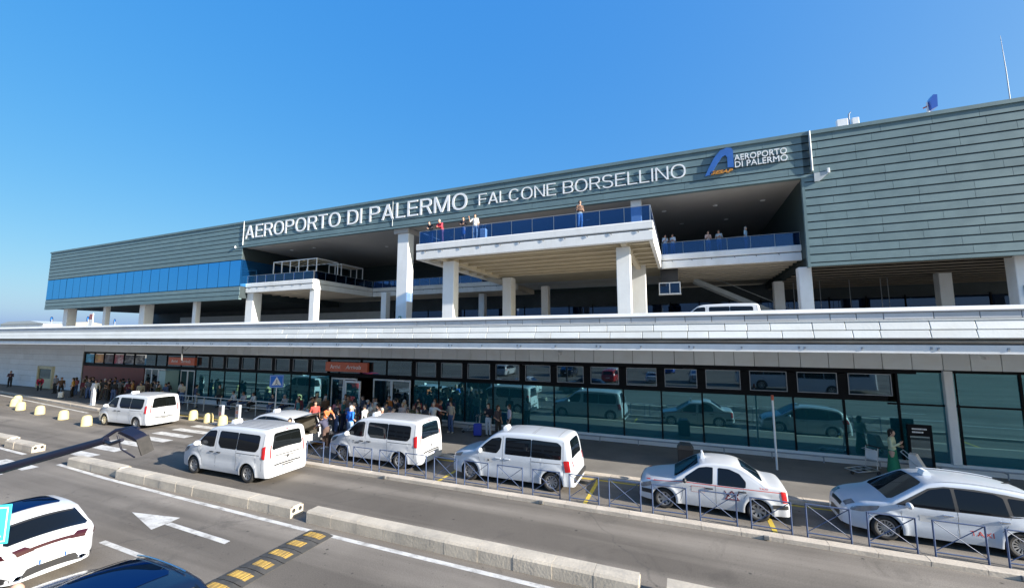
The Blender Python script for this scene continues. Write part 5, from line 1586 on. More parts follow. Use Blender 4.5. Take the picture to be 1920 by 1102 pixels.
# ---- white SUV in the near lane
def make_suv(name, paint, mats_dark=False):
    root = empty(name)
    B = Body(4.70, 1.92, [(0.0, 0.30), (0.015, 0.52), (0.06, 0.72), (0.2, 0.86), (0.6, 0.97), (1.2, 1.06), (1.36, 1.11), (2.05, 1.49), (2.3, 1.57), (2.7, 1.61), (3.3, 1.60), (3.74, 1.54), (3.90, 1.50), (4.28, 1.18), (4.40, 1.09), (4.55, 1.03), (4.63, 0.95), (4.68, 0.75), (4.70, 0.5), (4.70, 0.30)],
             1.02, 1.61, (0.94, 3.75), 0.405, 0.365, tumble=0.24, zb=0.27, taper_f=0.16, taper_r=0.13, r=0.1, Rc=0.22, crown=0.06)
    B.bumps = [lambda x, z: 0.03 * math.exp(-((z - 0.92) / 0.1) ** 2) * min(1, max(0, (x - 0.6) / 0.6)) - 0.03 * math.exp(-((z - 0.6) / 0.13) ** 2) * max(0, min(1, (x - 1.4) / 0.4)) * max(0, min(1, (3.3 - x) / 0.3)),
               lambda x, z: sum(0.035 * math.exp(-((math.hypot(x - a, z - 0.365) - 0.46) / 0.09) ** 2) for a in (0.94, 3.75))]
    part(root, 'body', B.body(), [M[paint], M['under']], 38)
    part(root, 'window_surround', B.side(rounded([(1.48, 1.04), (2.14, 1.43), (2.46, 1.515), (3.2, 1.51), (3.7, 1.37), (4.04, 1.14), (3.5, 1.03), (2.0, 1.01)], 0.03), 0.003, cols=14), M['trim_black'])
    part(root, 'side_window', B.side(rounded([(1.62, 1.05), (1.80, 1.18), (2.16, 1.40), (2.46, 1.49), (2.58, 1.49), (2.58, 1.03)], 0.04), 0.005), M['cg_dark'])
    part(root, 'side_window', B.side(rounded([(2.64, 1.03), (2.64, 1.49), (3.20, 1.48), (3.44, 1.40), (3.50, 1.05)], 0.04), 0.005), M['cg_dark'])
    part(root, 'side_window', B.side(rounded([(3.56, 1.08), (3.50, 1.39), (3.68, 1.34), (3.98, 1.15)], 0.04), 0.005), M['cg_dark'])
    part(root, 'windscreen', B.top(B.arc_of(x=1.38), B.arc_of(x=2.12), 0.93, 0.88, 0.006, corner=0.12), M['cg_blue'])
    part(root, 'glass_roof', B.top(B.arc_of(x=2.32), B.arc_of(x=3.46), 0.84, 0.82, 0.006, corner=0.12), M['cg_roof'])
    part(root, 'rear_window', B.top(B.arc_of(x=3.86), B.arc_of(x=4.40), 0.92, 1.0, 0.010, corner=0.18), M['cg_rear'])
    sp = B.top(B.arc_of(x=3.70), B.arc_of(x=3.96), 0.90, 0.88, 0.022, 4, 8)
    part(root, 'spoiler', sp, M[paint])
    part(root, 'spoiler_lip', B.top(B.arc_of(x=3.955), B.arc_of(x=4.0), 0.84, 0.84, 0.016, 2, 8), M['trim_black'])
    part(root, 'light_bar', B.top(B.arc_of(z=0.945, rear=True), B.arc_of(z=0.875, rear=True), 0.62, 0.62, 0.010, 2, 8), M['tail_dark'])
    for sg in (-1, 1):
        lo, hi = sorted((0.52 * sg, 1.0 * sg))
        part(root, 'tail_light', B.top(B.arc_of(z=1.0, rear=True), B.arc_of(z=0.86, rear=True), (lo + (0.16 if sg > 0 else 0), hi - (0.16 if sg < 0 else 0)), (lo, hi), 0.014, 4, 6), M['tail_dark'])
    part(root, 'tail_light', B.side(rounded([(4.30, 0.99), (4.52, 1.0), (4.62, 0.87), (4.44, 0.86)], 0.02), 0.012), M['tail_dark'])
    text_on(root, 'tail_lettering', 'PORSCHE', 'chrome', 0.52, 0.035, (4.658, -0.26, 0.90), (rad(82), 0, rad(90)))
    part(root, 'rear_diffuser', B.top(B.arc_of(z=0.50, rear=True), B.arc_of(z=0.31, rear=True), 0.80, 0.98, 0.008, 4, 8), M['trim_black'])
    part(root, 'rear_valance', B.side(rounded([(4.20, 0.29), (4.36, 0.44), (4.60, 0.46), (4.68, 0.40), (4.68, 0.31)], 0.03), 0.006, rows_=4), M['trim_black'])
    for sg in (-1, 1):
        place('exhaust_tip', MB().lathe([(0.0, 0.03), (0.05, 0.03), (0.055, 0.0), (0.065, 0.0), (0.065, 0.1)], 'x', 14).mesh('exhaust_tip', M['chrome']), root, (4.73, sg * 0.58, 0.37), (0, 0, math.pi), (1, 1.35, 0.8))
    seam(B, root, [(1.48, 1.03), (1.52, 0.8), (1.50, 0.6), (1.45, 0.4)]); seam(B, root, lerp_pts((2.61, 0.36), (2.61, 1.02))); seam(B, root, [(3.52, 1.02), (3.45, 0.8), (3.3, 0.66)])
    handle(B, root, 2.44, 0.93, paint); handle(B, root, 3.36, 0.94, paint)
    mirror(B, root, 1.68, 1.06, paint, 1.0)
    number_plate(root, 4.735, 0.60)
    add_wheels(root, B, 0.365, 'five', True)
    part(root, 'sill_trim', B.side([(1.40, 0.28), (1.40, 0.40), (3.30, 0.40), (3.30, 0.28)], 0.006, rows_=3), M['trim_black'])
    return root, B
suv, BV = make_suv('white_suv', 'car_white')
put(suv, -17.4, 5.14, rad(0))
suv.scale = (0.87, 0.87, 0.87)
tag(suv, 'white sport utility car with full width red tail light, seen from behind', 'car')
blu, BB = make_suv('dark_blue_car', 'car_blue')
for o in list(blu.children):
    if o.name.startswith('tail_lettering'): bpy.data.objects.remove(o)
put(blu, -11.3, 3.95, rad(0))
tag(blu, 'glossy dark blue car, only its roof showing at the bottom edge', 'car')
rr_ = MB()
for sg in (-1, 1):
    pts = [(x, sg * (BB.hw(x, BB.zt(x) - 0.1) - 0.12), BB.zt(x) + 0.035) for x in np.linspace(2.2, 3.6, 8)]
    place('roof_rail', MB().tube(pts, 0.014, 6).mesh('roof_rail', M['chrome']), blu)
red, BR = make_suv('red_car', 'car_red')
for o in list(red.children):
    if o.name.startswith('tail_lettering'): bpy.data.objects.remove(o)
put(red, -36.1, 7.2)
tag(red, 'red car leaving along the near lane at the left edge', 'car')

# ================================================================== STREET FURNITURE AND SMALL THINGS
M['frame_blue'] = mat('blue_grey_steel', (0.055, 0.085, 0.17), 0.45, var=0.15, scale=5, coords='obj', stain=0.3, stain_col=(0.12, 0.12, 0.14), stain_scale=(4, 4, 4))
M['navy_metal'] = mat('navy_painted_metal', (0.005, 0.006, 0.018), 0.5, var=0.15, scale=6, coords='obj')
M['sign_blue'] = mat('blue_sign_face', (0.02, 0.16, 0.62), 0.35, var=0.04, coords='obj')
M['sign_cyan'] = mat('cyan_sign_face', (0.05, 0.50, 0.62), 0.35, var=0.04, coords='obj')
M['sign_white'] = mat('white_sign_face', (0.78, 0.78, 0.78), 0.4, var=0.03, coords='obj')
M['green_box'] = mat('green_call_box', (0.02, 0.16, 0.10), 0.4, coords='obj')
M['orange_red'] = mat('faded_red_cap', (0.5, 0.10, 0.05), 0.5, coords='obj')
M['yellow_sign'] = mat('yellow_sign_face', (0.6, 0.42, 0.05), 0.5, coords='obj')
M['lens'] = mat('dusty_lens', (0.03, 0.028, 0.028), 0.5, var=0.3, scale=8, coords='obj')

ORD = 'first second third fourth fifth sixth seventh eighth ninth tenth eleventh twelfth thirteenth fourteenth fifteenth sixteenth seventeenth eighteenth nineteenth twentieth'.split()
# ---- blue pedestrian barriers, one metre wide, along the island kerb
bar = empty('pedestrian_barrier')
tm = MB().tube([(0, 0, 0.0), (0, 0, 0.95)], 0.021, 8).mesh('post', M['frame_blue'])
place('post', tm, bar, (0.02, 0, 0)); place('post', tm, bar, (0.98, 0, 0))
rm_ = MB().tube([(0.02, 0, 0), (0.98, 0, 0)], 0.018, 8).mesh('rail', M['frame_blue'])
place('rail', rm_, bar, (0, 0, 0.94)); place('rail', rm_, bar, (0, 0, 0.20))
bm1 = MB().tube([(0.02, 0.0, 0.93), (0.98, 0.0, 0.21)], 0.011, 6).mesh('brace', M['frame_blue'])
bm2 = MB().tube([(0.02, 0.025, 0.21), (0.98, 0.025, 0.93)], 0.011, 6).mesh('brace', M['frame_blue'])
place('brace', bm1, bar); place('brace', bm2, bar)
bx = [-15.48 + 1.313 * i for i in range(20)]
for i, x in enumerate(bx):
    o = bar if i == 0 else copy_tree(bar)
    o.location = (x + rng.uniform(-0.02, 0.02), 13.86 + rng.uniform(-0.015, 0.015), 0.0)
    o.rotation_euler = (rng.uniform(-0.02, 0.02), 0, rng.uniform(-0.02, 0.02))
    tag(o, '%s blue steel barrier with crossed braces, counted from the left end of the row' % ORD[i], 'barrier', 'blue barriers in front of the taxi rank')

# ---- concrete lane divider blocks
def block_mesh(end=False, L=0.945):
    b = MB()
    w, h = 0.46, 0.33
    prof = [(0.0, 0.0), (0.0, h - 0.05), (0.04, h), (w - 0.04, h), (w, h - 0.05), (w, 0.0)]
    n = len(prof)
    if not end:
        b.prism(prof, 'x', 0.005, L)
    else:
        V = [(0.005, *p) for p in prof] + [(L, *p) for p in prof]
        b.add(V, [tuple(range(n))] + [(i, (i + 1) % n, n + (i + 1) % n, n + i) for i in range(n)])
        for (c0, c1) in ((0.0, w / 2), (w / 2, w)):
            cy_, cz_ = (c0 + c1) / 2, 0.19
            outer = [(c0, 0), (cy_, 0), (c1, 0), (c1, cz_), (c1, h - (0.05 if c1 == w else 0)), (cy_, h), (c0, h - (0.05 if c0 == 0 else 0)), (c0, cz_)]
            inner = [(cy_ + 0.065 * math.cos(math.radians(-135 + 45 * k)), cz_ + 0.065 * math.sin(math.radians(-135 + 45 * k))) for k in range(8)]
            V = [(L, *p) for p in outer] + [(L, *p) for p in inner] + [(L - 0.3, *p) for p in inner]
            b.add(V, [(k, (k + 1) % 8, 8 + (k + 1) % 8, 8 + k) for k in range(8)])
            b.add(V, [(8 + k, 8 + (k + 1) % 8, 16 + (k + 1) % 8, 16 + k) for k in range(8)] + [tuple(16 + k for k in range(8))], 1)
    return b.mesh('divider_block', [M['barrier_block'], M['joint']])
bk, bke = block_mesh(), block_mesh(True)
runs = [(-52.0, 11, 11.05), (-36.1, 4, 10.25), (-31.7, 3, 10.0), (-24.55, 4, 9.62), (-20.62, 10, 9.52), (-10.5, 10, 9.5), (-0.5, 14, 9.5)]
RN = ['divider row at the far left edge', 'short divider row at the left edge', 'short divider row just beyond the zebra crossing', 'short divider row just before the zebra crossing', 'divider row beside the moving minibus', 'long divider row starting at the speed bump', 'divider row at the bottom edge']
for (x0, k, y), rn in zip(runs, RN):
    for i in range(k):
        o = place('divider_block', bke if i == k - 1 else bk, None, (x0 + i * 0.945, y + rng.uniform(-0.006, 0.006), rng.uniform(-0.004, 0.002)), (0, 0, rng.uniform(-0.006, 0.006)))
        if i == k - 1: tag(o, 'hollow concrete end block closing the %s' % rn, 'divider block', 'concrete lane divider blocks')
        else: tag(o, '%s concrete block of the %s' % (ORD[i], rn), 'divider block', 'concrete lane divider blocks')

# ---- yellow bollards
bo = MB().lathe([(0.0, 0.62), (0.10, 0.61), (0.17, 0.58), (0.215, 0.53), (0.24, 0.46), (0.245, 0.40), (0.26, 0.39), (0.275, 0.0), (0.0, 0.0)], 'z', 14).mesh('bollard', M['bollard'], sharp=40)
BL = ['nearest the front of the far minibus', 'second left of the far minibus', 'third left of the far minibus', 'fourth left of the far minibus', 'fifth left of the far minibus', 'behind the others at the left edge', 'lowest at the left edge', 'left of two by the display stands', 'right of two by the display stands', 'half hidden behind the far minibus']
for bi, (x, y) in enumerate(((-34.75, 14.3), (-38.95, 14.8), (-43.1, 15.1), (-47.0, 15.4), (-50.2, 16.1), (-52.3, 16.9), (-53.0, 15.7), (-28.8, 17.9), (-26.95, 17.6), (-30.75, 18.1))):
    o = place('bollard', bo, None, (x, y, 0), (rng.uniform(-0.04, 0.04), rng.uniform(-0.04, 0.04), rng.uniform(0, 6)), (1, 1, rng.uniform(0.96, 1.05)))
    tag(o, 'pale yellow domed bollard, ' + BL[bi], 'bollard', 'yellow bollards by the crossing')

# ---- speed bump
sb = tag(empty('speed_bump', (-9.98, 2.0, 0)), 'black rubber speed bump with yellow blocks across the near lane', 'speed bump')
sgm = MB().prism([(0.0, 0.004), (0.0, 0.012), (0.28, 0.05), (0.60, 0.05), (0.88, 0.012), (0.88, 0.004)], 'y', 0.004, 0.496).mesh('rubber_segment', M['rubber'])
ym = MB().cbox(0.0, 0.105, 0.0, 0.23, 0.0, 0.012, 0.003).mesh('yellow_block', M['bump_yellow'])
for i in range(14):
    s_ = place('rubber_segment', sgm, sb, (rng.uniform(-0.005, 0.005), i * 0.515, 0))
    for k in range(5):
        if rng.random() < 0.12 and i > 8: continue
        z = 0.047 if 0 < k < 4 else 0.034
        place('yellow_block', ym, s_, (0.13 + k * 0.127, 0.14, z), (0, {0: -0.134, 4: 0.134}.get(k, 0), 0))

# ---- grey handrail by the far entrance
hr = tag(empty('handrail', (-38, 19.75, 0.15)), 'grey tubular handrail at the pavement edge near the crossing', 'railing')
place('top_rail', MB().tube([(0, 0, 1.0), (14.4, 0.25, 1.0)], 0.04, 8).mesh('top_rail', M['trim_grey']), hr)
place('mid_rail', MB().tube([(0, 0, 0.52), (14.4, 0.25, 0.52)], 0.03, 8).mesh('mid_rail', M['trim_grey']), hr)
pm2 = MB().tube([(0, 0, 0), (0, 0, 1.0)], 0.034, 8).mesh('post', M['trim_grey'])
for i in range(9): place('post', pm2, hr, (i * 1.8, i * 0.03125, 0))

# ---- crossing sign on its post
def crossing_sign(root_loc, face, label, size=0.72, pole=2.3, rz=0.0, white=None):
    r = tag(empty('crossing_sign', root_loc, rz), label, 'road sign')
    place('post', MB().tube([(0, 0.03, 0), (0, 0.03, pole + size * 0.8)], 0.035, 10).mesh('post', M['white_metal']), r)
    h = size / 2
    pl = place('sign_plate', MB().cbox(-h, h, -0.02, 0.0, -h, h, 0.006).mesh('sign_plate', face), r, (0, 0, pole + h))
    place('white_border', MB().box(-h + 0.03, h - 0.03, -0.0215, -0.0205, h - 0.05, h - 0.035).box(-h + 0.03, h - 0.03, -0.0215, -0.0205, -h + 0.035, -h + 0.05).box(-h + 0.03, -h + 0.045, -0.0215, -0.0205, -h + 0.05, h - 0.05).box(h - 0.045, h - 0.03, -0.0215, -0.0205, -h + 0.05, h - 0.05).mesh('white_border', white or M['sign_white']), pl)
    place('white_triangle', MB().prism([(-h * 0.72, -h * 0.62), (h * 0.72, -h * 0.62), (0, h * 0.72)], 'y', -0.023, -0.0205).mesh('white_triangle', M['sign_white']), pl)
    pic = MB()
    def stk(a, b, w): pic.bar((a[0] * h, -0.0245, a[1] * h), (b[0] * h, -0.0245, b[1] * h), 0.002, w * h)
    stk((0.0, 0.12), (-0.03, -0.15), 0.12); stk((-0.03, -0.15), (-0.17, -0.46), 0.08); stk((-0.02, -0.15), (0.14, -0.46), 0.08); stk((0.0, 0.08), (0.14, -0.1), 0.06); stk((0.0, 0.08), (-0.15, -0.08), 0.06)
    pic.lathe([(0, -0.0255), (0.075 * h, -0.0255), (0.075 * h, -0.0235)], 'y', 10, (0.0, 0, 0.24 * h))
    for k in range(4): pic.box(h * (-0.36 + k * 0.2), h * (-0.26 + k * 0.2), -0.0255, -0.0235, -h * 0.59, -h * 0.5)
    place('walking_figure', pic.mesh('walking_figure', M['black']), pl)
    return r
crossing_sign((-24.9, 19.6, 0.15), M['sign_blue'], 'square blue pedestrian crossing sign on a white post before the arrivals glass', 0.82, 2.05, rad(38))
crossing_sign((-9.62, 2.95, 0), M['sign_cyan'], 'bright cyan crossing sign cut off by the left edge of view', 0.56, 2.38, rad(40))

# ---- display stands and totem
def totem(loc, w, h, label, cols, rz=0.0, foot=True):
    r = tag(empty('display_stand', loc, rz), label, 'display stand')
    place('frame', MB().cbox(-w / 2, w / 2, -0.08, 0.08, 0.05, h, 0.02).mesh('frame', M['white_metal'] if w > 0.45 else M['grey_paint']), r)
    place('base', MB().cbox(-w / 2 - 0.06, w / 2 + 0.06, -0.2, 0.2, 0, 0.05, 0.01).mesh('base', M['grey_paint']), r)
    k = len(cols)
    for sd, y in ((-1, -0.082), (1, 0.082)):
        for i, c in enumerate(cols):
            z0 = h - 0.08 - (h - 0.3) * (i + 1) / k; z1 = h - 0.08 - (h - 0.3) * i / k - 0.03
            place('print_panel', MB().box(-w / 2 + 0.06, w / 2 - 0.06, min(y, y + 0.004 * sd), max(y, y + 0.004 * sd), z0, z1).mesh('print_panel', c), r)
    return r
cR = mat('red_print', (0.28, 0.025, 0.03), 0.4, var=0.5, scale=9, coords='obj', stain=0.7, stain_col=(0.5, 0.5, 0.5), stain_scale=(14, 14, 20)); cB = mat('blue_print', (0.03, 0.06, 0.22), 0.4, var=0.5, scale=9, coords='obj', stain=0.7, stain_col=(0.4, 0.4, 0.45), stain_scale=(14, 14, 20))
cK = mat('dark_print', (0.03, 0.03, 0.04), 0.4, var=0.3, scale=9, coords='obj'); cY = mat('lime_print', (0.5, 0.55, 0.12), 0.4, var=0.3, scale=9, coords='obj')
cW = mat('white_print', (0.7, 0.7, 0.7), 0.4, var=0.2, scale=9, coords='obj', stain=0.6, stain_col=(0.4, 0.05, 0.06), stain_scale=(9, 9, 22))
totem((-27.35, 17.75, 0), 0.42, 1.2, 'display stand with dark and red panels, nearer the crossing sign post', [cK, cR, cY], rad(-8))
totem((-26.2, 18.05, 0), 0.42, 1.25, 'display stand with red and blue panels beside the parked estate taxi', [cK, cR, cB, cY], rad(-8))
totem((-43.9, 18.3, 0.1), 0.5, 1.75, 'tall white information totem in front of the red hoarding', [cW, cW, cW], rad(-5))

# ---- arrivals signs
def arrivals_sign(x0, x1, z0, z1, label):
    r = tag(empty('arrivals_sign', (x0, 22.1, z0)), label, 'sign')
    w = x1 - x0; h = z1 - z0
    place('sign_box', MB().cbox(0, w, -0.12, 0.08, 0, h, 0.015).mesh('sign_box', M['sign_orange']), r)
    for (t, xx, ww, sh) in (('Arrivi', 0.45, w * 0.24, 0.0), ('Arrivals', w * 0.50, w * 0.36, 0.25)):
        me = fit_text(text_mesh(t, 1, 0.005, shear=sh), ww, h * 0.42)
        me.materials.append(M['white_letter'])
        place('lettering', me, r, (xx, -0.128, h * 0.3), (rad(90), 0, 0))
    return r
arrivals_sign(-41.35, -37.75, 3.18, 3.82, 'orange Arrivi Arrivals sign above the far entrance')
arrivals_sign(-23.2, -19.5, 3.16, 3.80, 'orange Arrivi Arrivals sign above the main glass doors')

# ---- luggage trolleys
def trolley(loc, rz, label):
    r = tag(empty('luggage_trolley', loc, rz), label, 'luggage trolley', 'luggage trolleys')
    st_ = M['steel']
    place('platform', MB().tube([(-0.28, -0.5, 0.16), (0.28, -0.5, 0.16), (0.32, 0.4, 0.2), (-0.32, 0.4, 0.2), (-0.28, -0.5, 0.16)], 0.018, 6).bar((-0.28, -0.2, 0.17), (0.28, -0.2, 0.17), 0.05, 0.015).bar((-0.29, 0.1, 0.18), (0.29, 0.1, 0.18), 0.05, 0.015).bar((0, -0.5, 0.17), (0, 0.4, 0.19), 0.06, 0.015).mesh('platform', st_), r)
    place('upright', MB().tube([(-0.24, 0.4, 0.2), (-0.24, 0.5, 1.0)], 0.017, 6).tube([(0.24, 0.4, 0.2), (0.24, 0.5, 1.0)], 0.017, 6).bar((-0.24, 0.44, 0.5), (0.24, 0.44, 0.5), 0.02, 0.03).mesh('upright', st_), r)
    place('advert_panel', MB().box(-0.23, 0.23, 0.45, 0.46, 0.55, 0.92).mesh('advert_panel', M['sign_white']), r)
    place('handle_bar', MB().tube([(-0.28, 0.58, 1.02), (0.28, 0.58, 1.02)], 0.02, 8).bar((-0.24, 0.5, 1.0), (-0.24, 0.58, 1.02), 0.03, 0.03).bar((0.24, 0.5, 1.0), (0.24, 0.58, 1.02), 0.03, 0.03).mesh('handle_bar', M['black']), r)
    wm = MB().lathe([(0.0, -0.02), (0.07, -0.02), (0.075, 0), (0.07, 0.02), (0.0, 0.02)], 'x', 14).mesh('wheel', M['tyre'])
    for (x, y) in ((-0.3, 0.38), (0.3, 0.38), (0, -0.46)): place('wheel', wm, r, (x, y, 0.075))
    place('basket', MB().tube([(-0.2, 0.42, 0.95), (-0.2, 0.25, 0.92), (0.2, 0.25, 0.92), (0.2, 0.42, 0.95)], 0.01, 6).mesh('basket', st_), r)
    return r
trolley((6.35, 20.7, 0.15), rad(-60), 'empty luggage trolley beside the woman in the green dress')
trolley((-11.2, 21.2, 0.15), rad(-70), 'empty luggage trolley near the man in the striped shirt')

# ---- thin pole with a faded red top
tp = tag(empty('marker_pole', (3.35, 20.0, 0.15)), 'thin grey pole with a faded red top on the pavement behind the saloon taxi', 'pole')
place('shaft', MB().tube([(0, 0, 0), (0, 0, 2.75)], 0.04, 8).mesh('shaft', M['white_metal']), tp)
place('red_cap', MB().tube([(0, 0, 2.75), (0, 0, 2.95)], 0.05, 8).mesh('red_cap', M['orange_red']), tp)

# ---- litter bin behind the saloon, dark notice board by the glass
lb = tag(empty('litter_bin', (-0.05, 19.4, 0.15)), 'dark square litter bin on the pavement behind the saloon taxi', 'litter bin')
place('bin_body', MB().cbox(-0.3, 0.3, -0.3, 0.3, 0, 0.66, 0.02).mesh('bin_body', M['trim_black']), lb)
place('bin_hood', MB().prism([(-0.33, 0.66), (0.33, 0.66), (0.2, 0.84), (-0.2, 0.84)], 'y', -0.33, 0.33).mesh('bin_hood', mat('brown_hood', (0.07, 0.06, 0.055), 0.5, coords='obj')), lb)
nb_ = tag(empty('notice_board', (8.55, 21.6, 0.15)), 'dark framed notice board standing against the arrivals glass', 'notice board')
nb_.scale = (0.6, 1, 0.96)
fb = MB()
for q in ((-0.62, -0.52, 0, 1.95), (0.52, 0.62, 0, 1.95)): fb.box(q[0], q[1], -0.05, 0.05, q[2], q[3])
fb.box(-0.52, 0.52, -0.048, 0.048, 1.5, 1.95); fb.box(-0.52, 0.52, -0.048, 0.048, 0.2, 0.3)
place('frame', fb.mesh('frame', M['frame_dark']), nb_)
place('pane', MB().box(-0.52, 0.52, -0.01, 0.01, 0.3, 1.5).mesh('pane', M['glass_dark']), nb_)
for i in range(2):                                                # two lines of white print, too fine to read
    b_ = MB(); x_ = -0.40
    while x_ < 0.36 - 0.2 * i:
        w_ = rng.uniform(0.03, 0.08); b_.box(x_, x_ + w_, -0.0535, -0.0495, 1.75 - i * 0.13, 1.81 - i * 0.13); x_ += w_ + 0.02
    place('print_line', b_.mesh('print_line', M['sign_white']), nb_)

# ---- lamp on a long arm near the camera
lm = tag(empty('street_lamp', (-11.6, 2.05, 0)), 'navy street lamp arm with a tilted floodlight reaching in from the left', 'lamp')
def lw_(p): return (p[0] + 11.6, p[1] - 2.05, p[2])
place('pole', MB().tube([(0, 0, 0), (0, 0, 3.3)], [0.10, 0.07], 10).mesh('pole', M['navy_metal']), lm)
place('arm', MB().tube([lw_((-11.6, 2.05, 2.95)), lw_((-9.31, 2.93, 3.50)), lw_((-7.85, 3.47, 3.93))], [0.085, 0.066, 0.052], 10).mesh('arm', M['navy_metal']), lm)
for pts in ([(-7.98, 3.42, 3.89), (-7.82, 3.56, 4.05), (-7.62, 3.66, 4.09), (-7.50, 3.68, 4.08)], [(-7.88, 3.46, 3.92), (-7.66, 3.44, 3.90), (-7.44, 3.47, 3.97)]):
    place('fork', MB().tube([lw_(q) for q in pts], 0.026, 8).mesh('fork', M['navy_metal']), lm)
fl = MB().prism([(-0.20, 0.0), (-0.15, 0.035), (0.10, 0.045), (0.20, 0.02), (0.20, -0.02), (-0.20, -0.02)], 'y', -0.09, 0.09)
hd = place('lamp_head', fl.mesh('lamp_head', M['navy_metal']), lm, lw_((-7.44, 3.59, 4.02)), (rad(14), rad(20), rad(15)), (0.85, 0.85, 0.85))
place('lens', MB().box(-0.18, 0.18, -0.08, 0.08, -0.026, -0.021).mesh('lens', M['lens']), hd)
# open wire frame and glare shield hanging below the head
for pts in ([(-0.16, -0.12, -0.02), (-0.02, -0.14, -0.22), (0.26, -0.13, -0.26)], [(-0.16, 0.12, -0.02), (-0.02, 0.14, -0.22), (0.26, 0.13, -0.26)]):
    place('guard_bar', MB().tube(pts, 0.014, 6).mesh('guard_bar', M['navy_metal']), hd)
place('glare_shield', MB().prism([(0.19, 0.03), (0.21, 0.03), (0.36, -0.20), (0.34, -0.21)], 'y', -0.10, 0.10).mesh('glare_shield', M['lens']), hd)

# ---- on the roof
ra_ = tag(empty('antenna_box', (12.3, 38, 20.1)), 'pair of pale antenna boxes on the roof edge', 'antenna')
place('panel_box', MB().cbox(-0.35, 0.35, -0.15, 0.15, 0.4, 2.35, 0.03).mesh('panel_box', M['white_metal']), ra_)
place('panel_box', MB().cbox(0.62, 1.05, -0.15, 0.15, 0.4, 2.3, 0.03).mesh('panel_box', M['white_metal']), ra_)
place('support', MB().tube([(0.48, 0, 0), (0.48, 0, 2.7), (0.6, 0, 2.85)], 0.05, 6).mesh('support', M['grey_paint']), ra_)
rf = tag(empty('roof_floodlight', (17.5, 38, 20.1)), 'blue roof floodlight on a white stand above the cladding', 'floodlight')
place('stand', MB().tube([(-0.15, 0, 0), (-0.05, 0, 2.6)], 0.06, 6).tube([(0.2, 0, 0), (-0.05, 0, 2.3)], 0.05, 6).mesh('stand', M['white_metal']), rf)
place('lamp_body', MB().prism([(0.05, 1.9), (0.38, 2.05), (0.42, 2.95), (0.2, 3.0), (0.0, 2.6)], 'y', -0.3, 0.3).mesh('lamp_body', M['coach_blue']), rf)
place('bracket', MB().bar((-0.3, 0, 2.2), (0.1, 0, 2.35), 0.08, 0.08).mesh('bracket', M['orange_red']), rf)
ma = tag(empty('mast', (21.8, 38, 20.1)), 'thin lightning mast on the roof at the right edge', 'mast')
place('rod', MB().tube([(0, 0, 0), (0, 0, 3.9), (-0.05, 0, 6.6)], [0.035, 0.03, 0.012], 6).mesh('rod', M['grey_paint']), ma)
place('foot', MB().cbox(-0.2, 0.2, -0.2, 0.2, 0, 0.08, 0.02).mesh('foot', M['grey_paint']), ma)

# ---- café pergolas and seats on the left balcony
def pergola(x0, x1, y0, y1, label, k=5, star=True):
    r = tag(empty('pergola', (x0, y0, 12.36)), label, 'pergola', 'pergolas on the balcony')
    w, d, h, t = x1 - x0, y1 - y0, 2.55, 0.09
    pm_ = MB().box(-t / 2, t / 2, -t / 2, t / 2, 0, h).mesh('post', M['sign_white'])
    for i in range(k + 1): place('post', pm_, r, (w * i / k, 0, 0))
    for (x, y) in ((0, d), (w, d), (w / 2, d)): place('post', pm_, r, (x, y, 0))
    for (a, b) in (((0, 0), (w, 0)), ((0, d), (w, d)), ((0, 0), (0, d)), ((w, 0), (w, d))):
        place('roof_beam', MB().bar((a[0], a[1], h + 0.05), (b[0], b[1], h + 0.05), t, 0.1).mesh('roof_beam', M['sign_white']), r)
    for i in range(1, 8):
        place('slat', MB().bar((w * i / 8, 0.05, h + 0.05), (w * i / 8, d - 0.05, h + 0.05), 0.05, 0.08).mesh('slat', M['cream']), r)
    if star:
        x = w * 4 / 5
        place('star_ornament', MB().prism([(x - 0.95, 1.02), (x - 0.16, 1.16), (x, 1.55), (x + 0.16, 1.16), (x + 0.95, 1.02), (x + 0.16, 0.88), (x, 0.5), (x - 0.16, 0.88)], 'y', -0.08, -0.05).mesh('star_ornament', M['sign_white']), r)
    return r
pergola(-47.2, -39.9, 35.75, 39.0, 'larger white pergola frame with star ornament on the balcony', 5, True)
pergola(-42.2, -40.1, 39.8, 43.6, 'smaller white pergola frame behind the larger one', 2, False)
NCH = [0]
def cafe_chair(x, y, rz, i):
    NCH[0] += 1
    r = tag(empty('cafe_chair', (x, y, 12.36), rz), '%s small white café chair along the balcony, from the front' % ORD[NCH[0] - 1], 'chair', 'café chairs on the balcony')
    place('seat', MB().cbox(-0.22, 0.22, -0.22, 0.22, 0.42, 0.46, 0.01).mesh('seat', M['sign_white']), r)
    place('backrest', MB().cbox(-0.22, 0.22, 0.19, 0.22, 0.5, 0.88, 0.01).mesh('backrest', M['sign_white']), r)
    for (a, b) in ((-0.2, -0.2), (0.2, -0.2), (-0.2, 0.2), (0.2, 0.2)):
        place('leg', MB().tube([(a, b, 0), (a * 0.95, b * 0.95, 0.43)], 0.015, 6).mesh('leg', M['steel']), r)
def cafe_table(x, y, i):
    r = tag(empty('cafe_table', (x, y, 12.36)), 'small round white café table, %s along the balcony side' % ORD[i], 'table', 'café tables on the balcony')
    place('table_top', MB().lathe([(0, 0.74), (0.36, 0.74), (0.37, 0.72), (0, 0.72)], 'z', 18).mesh('table_top', M['sign_white']), r)
    place('pedestal', MB().lathe([(0.24, 0), (0.24, 0.02), (0.03, 0.04), (0.03, 0.72)], 'z', 12).mesh('pedestal', M['steel']), r)
for i, (x, y) in enumerate(((-39.95, 37.4), (-40.2, 40.9), (-40.0, 43.0))):
    cafe_table(x, y, i); cafe_chair(x - 0.2, y - 0.65, rad(170), i); cafe_chair(x + 0.05, y + 0.6, rad(10), i); 
cafe_chair(-35.5, 45.7, rad(20), 9); cafe_chair(-33.2, 45.8, rad(-15), 9)

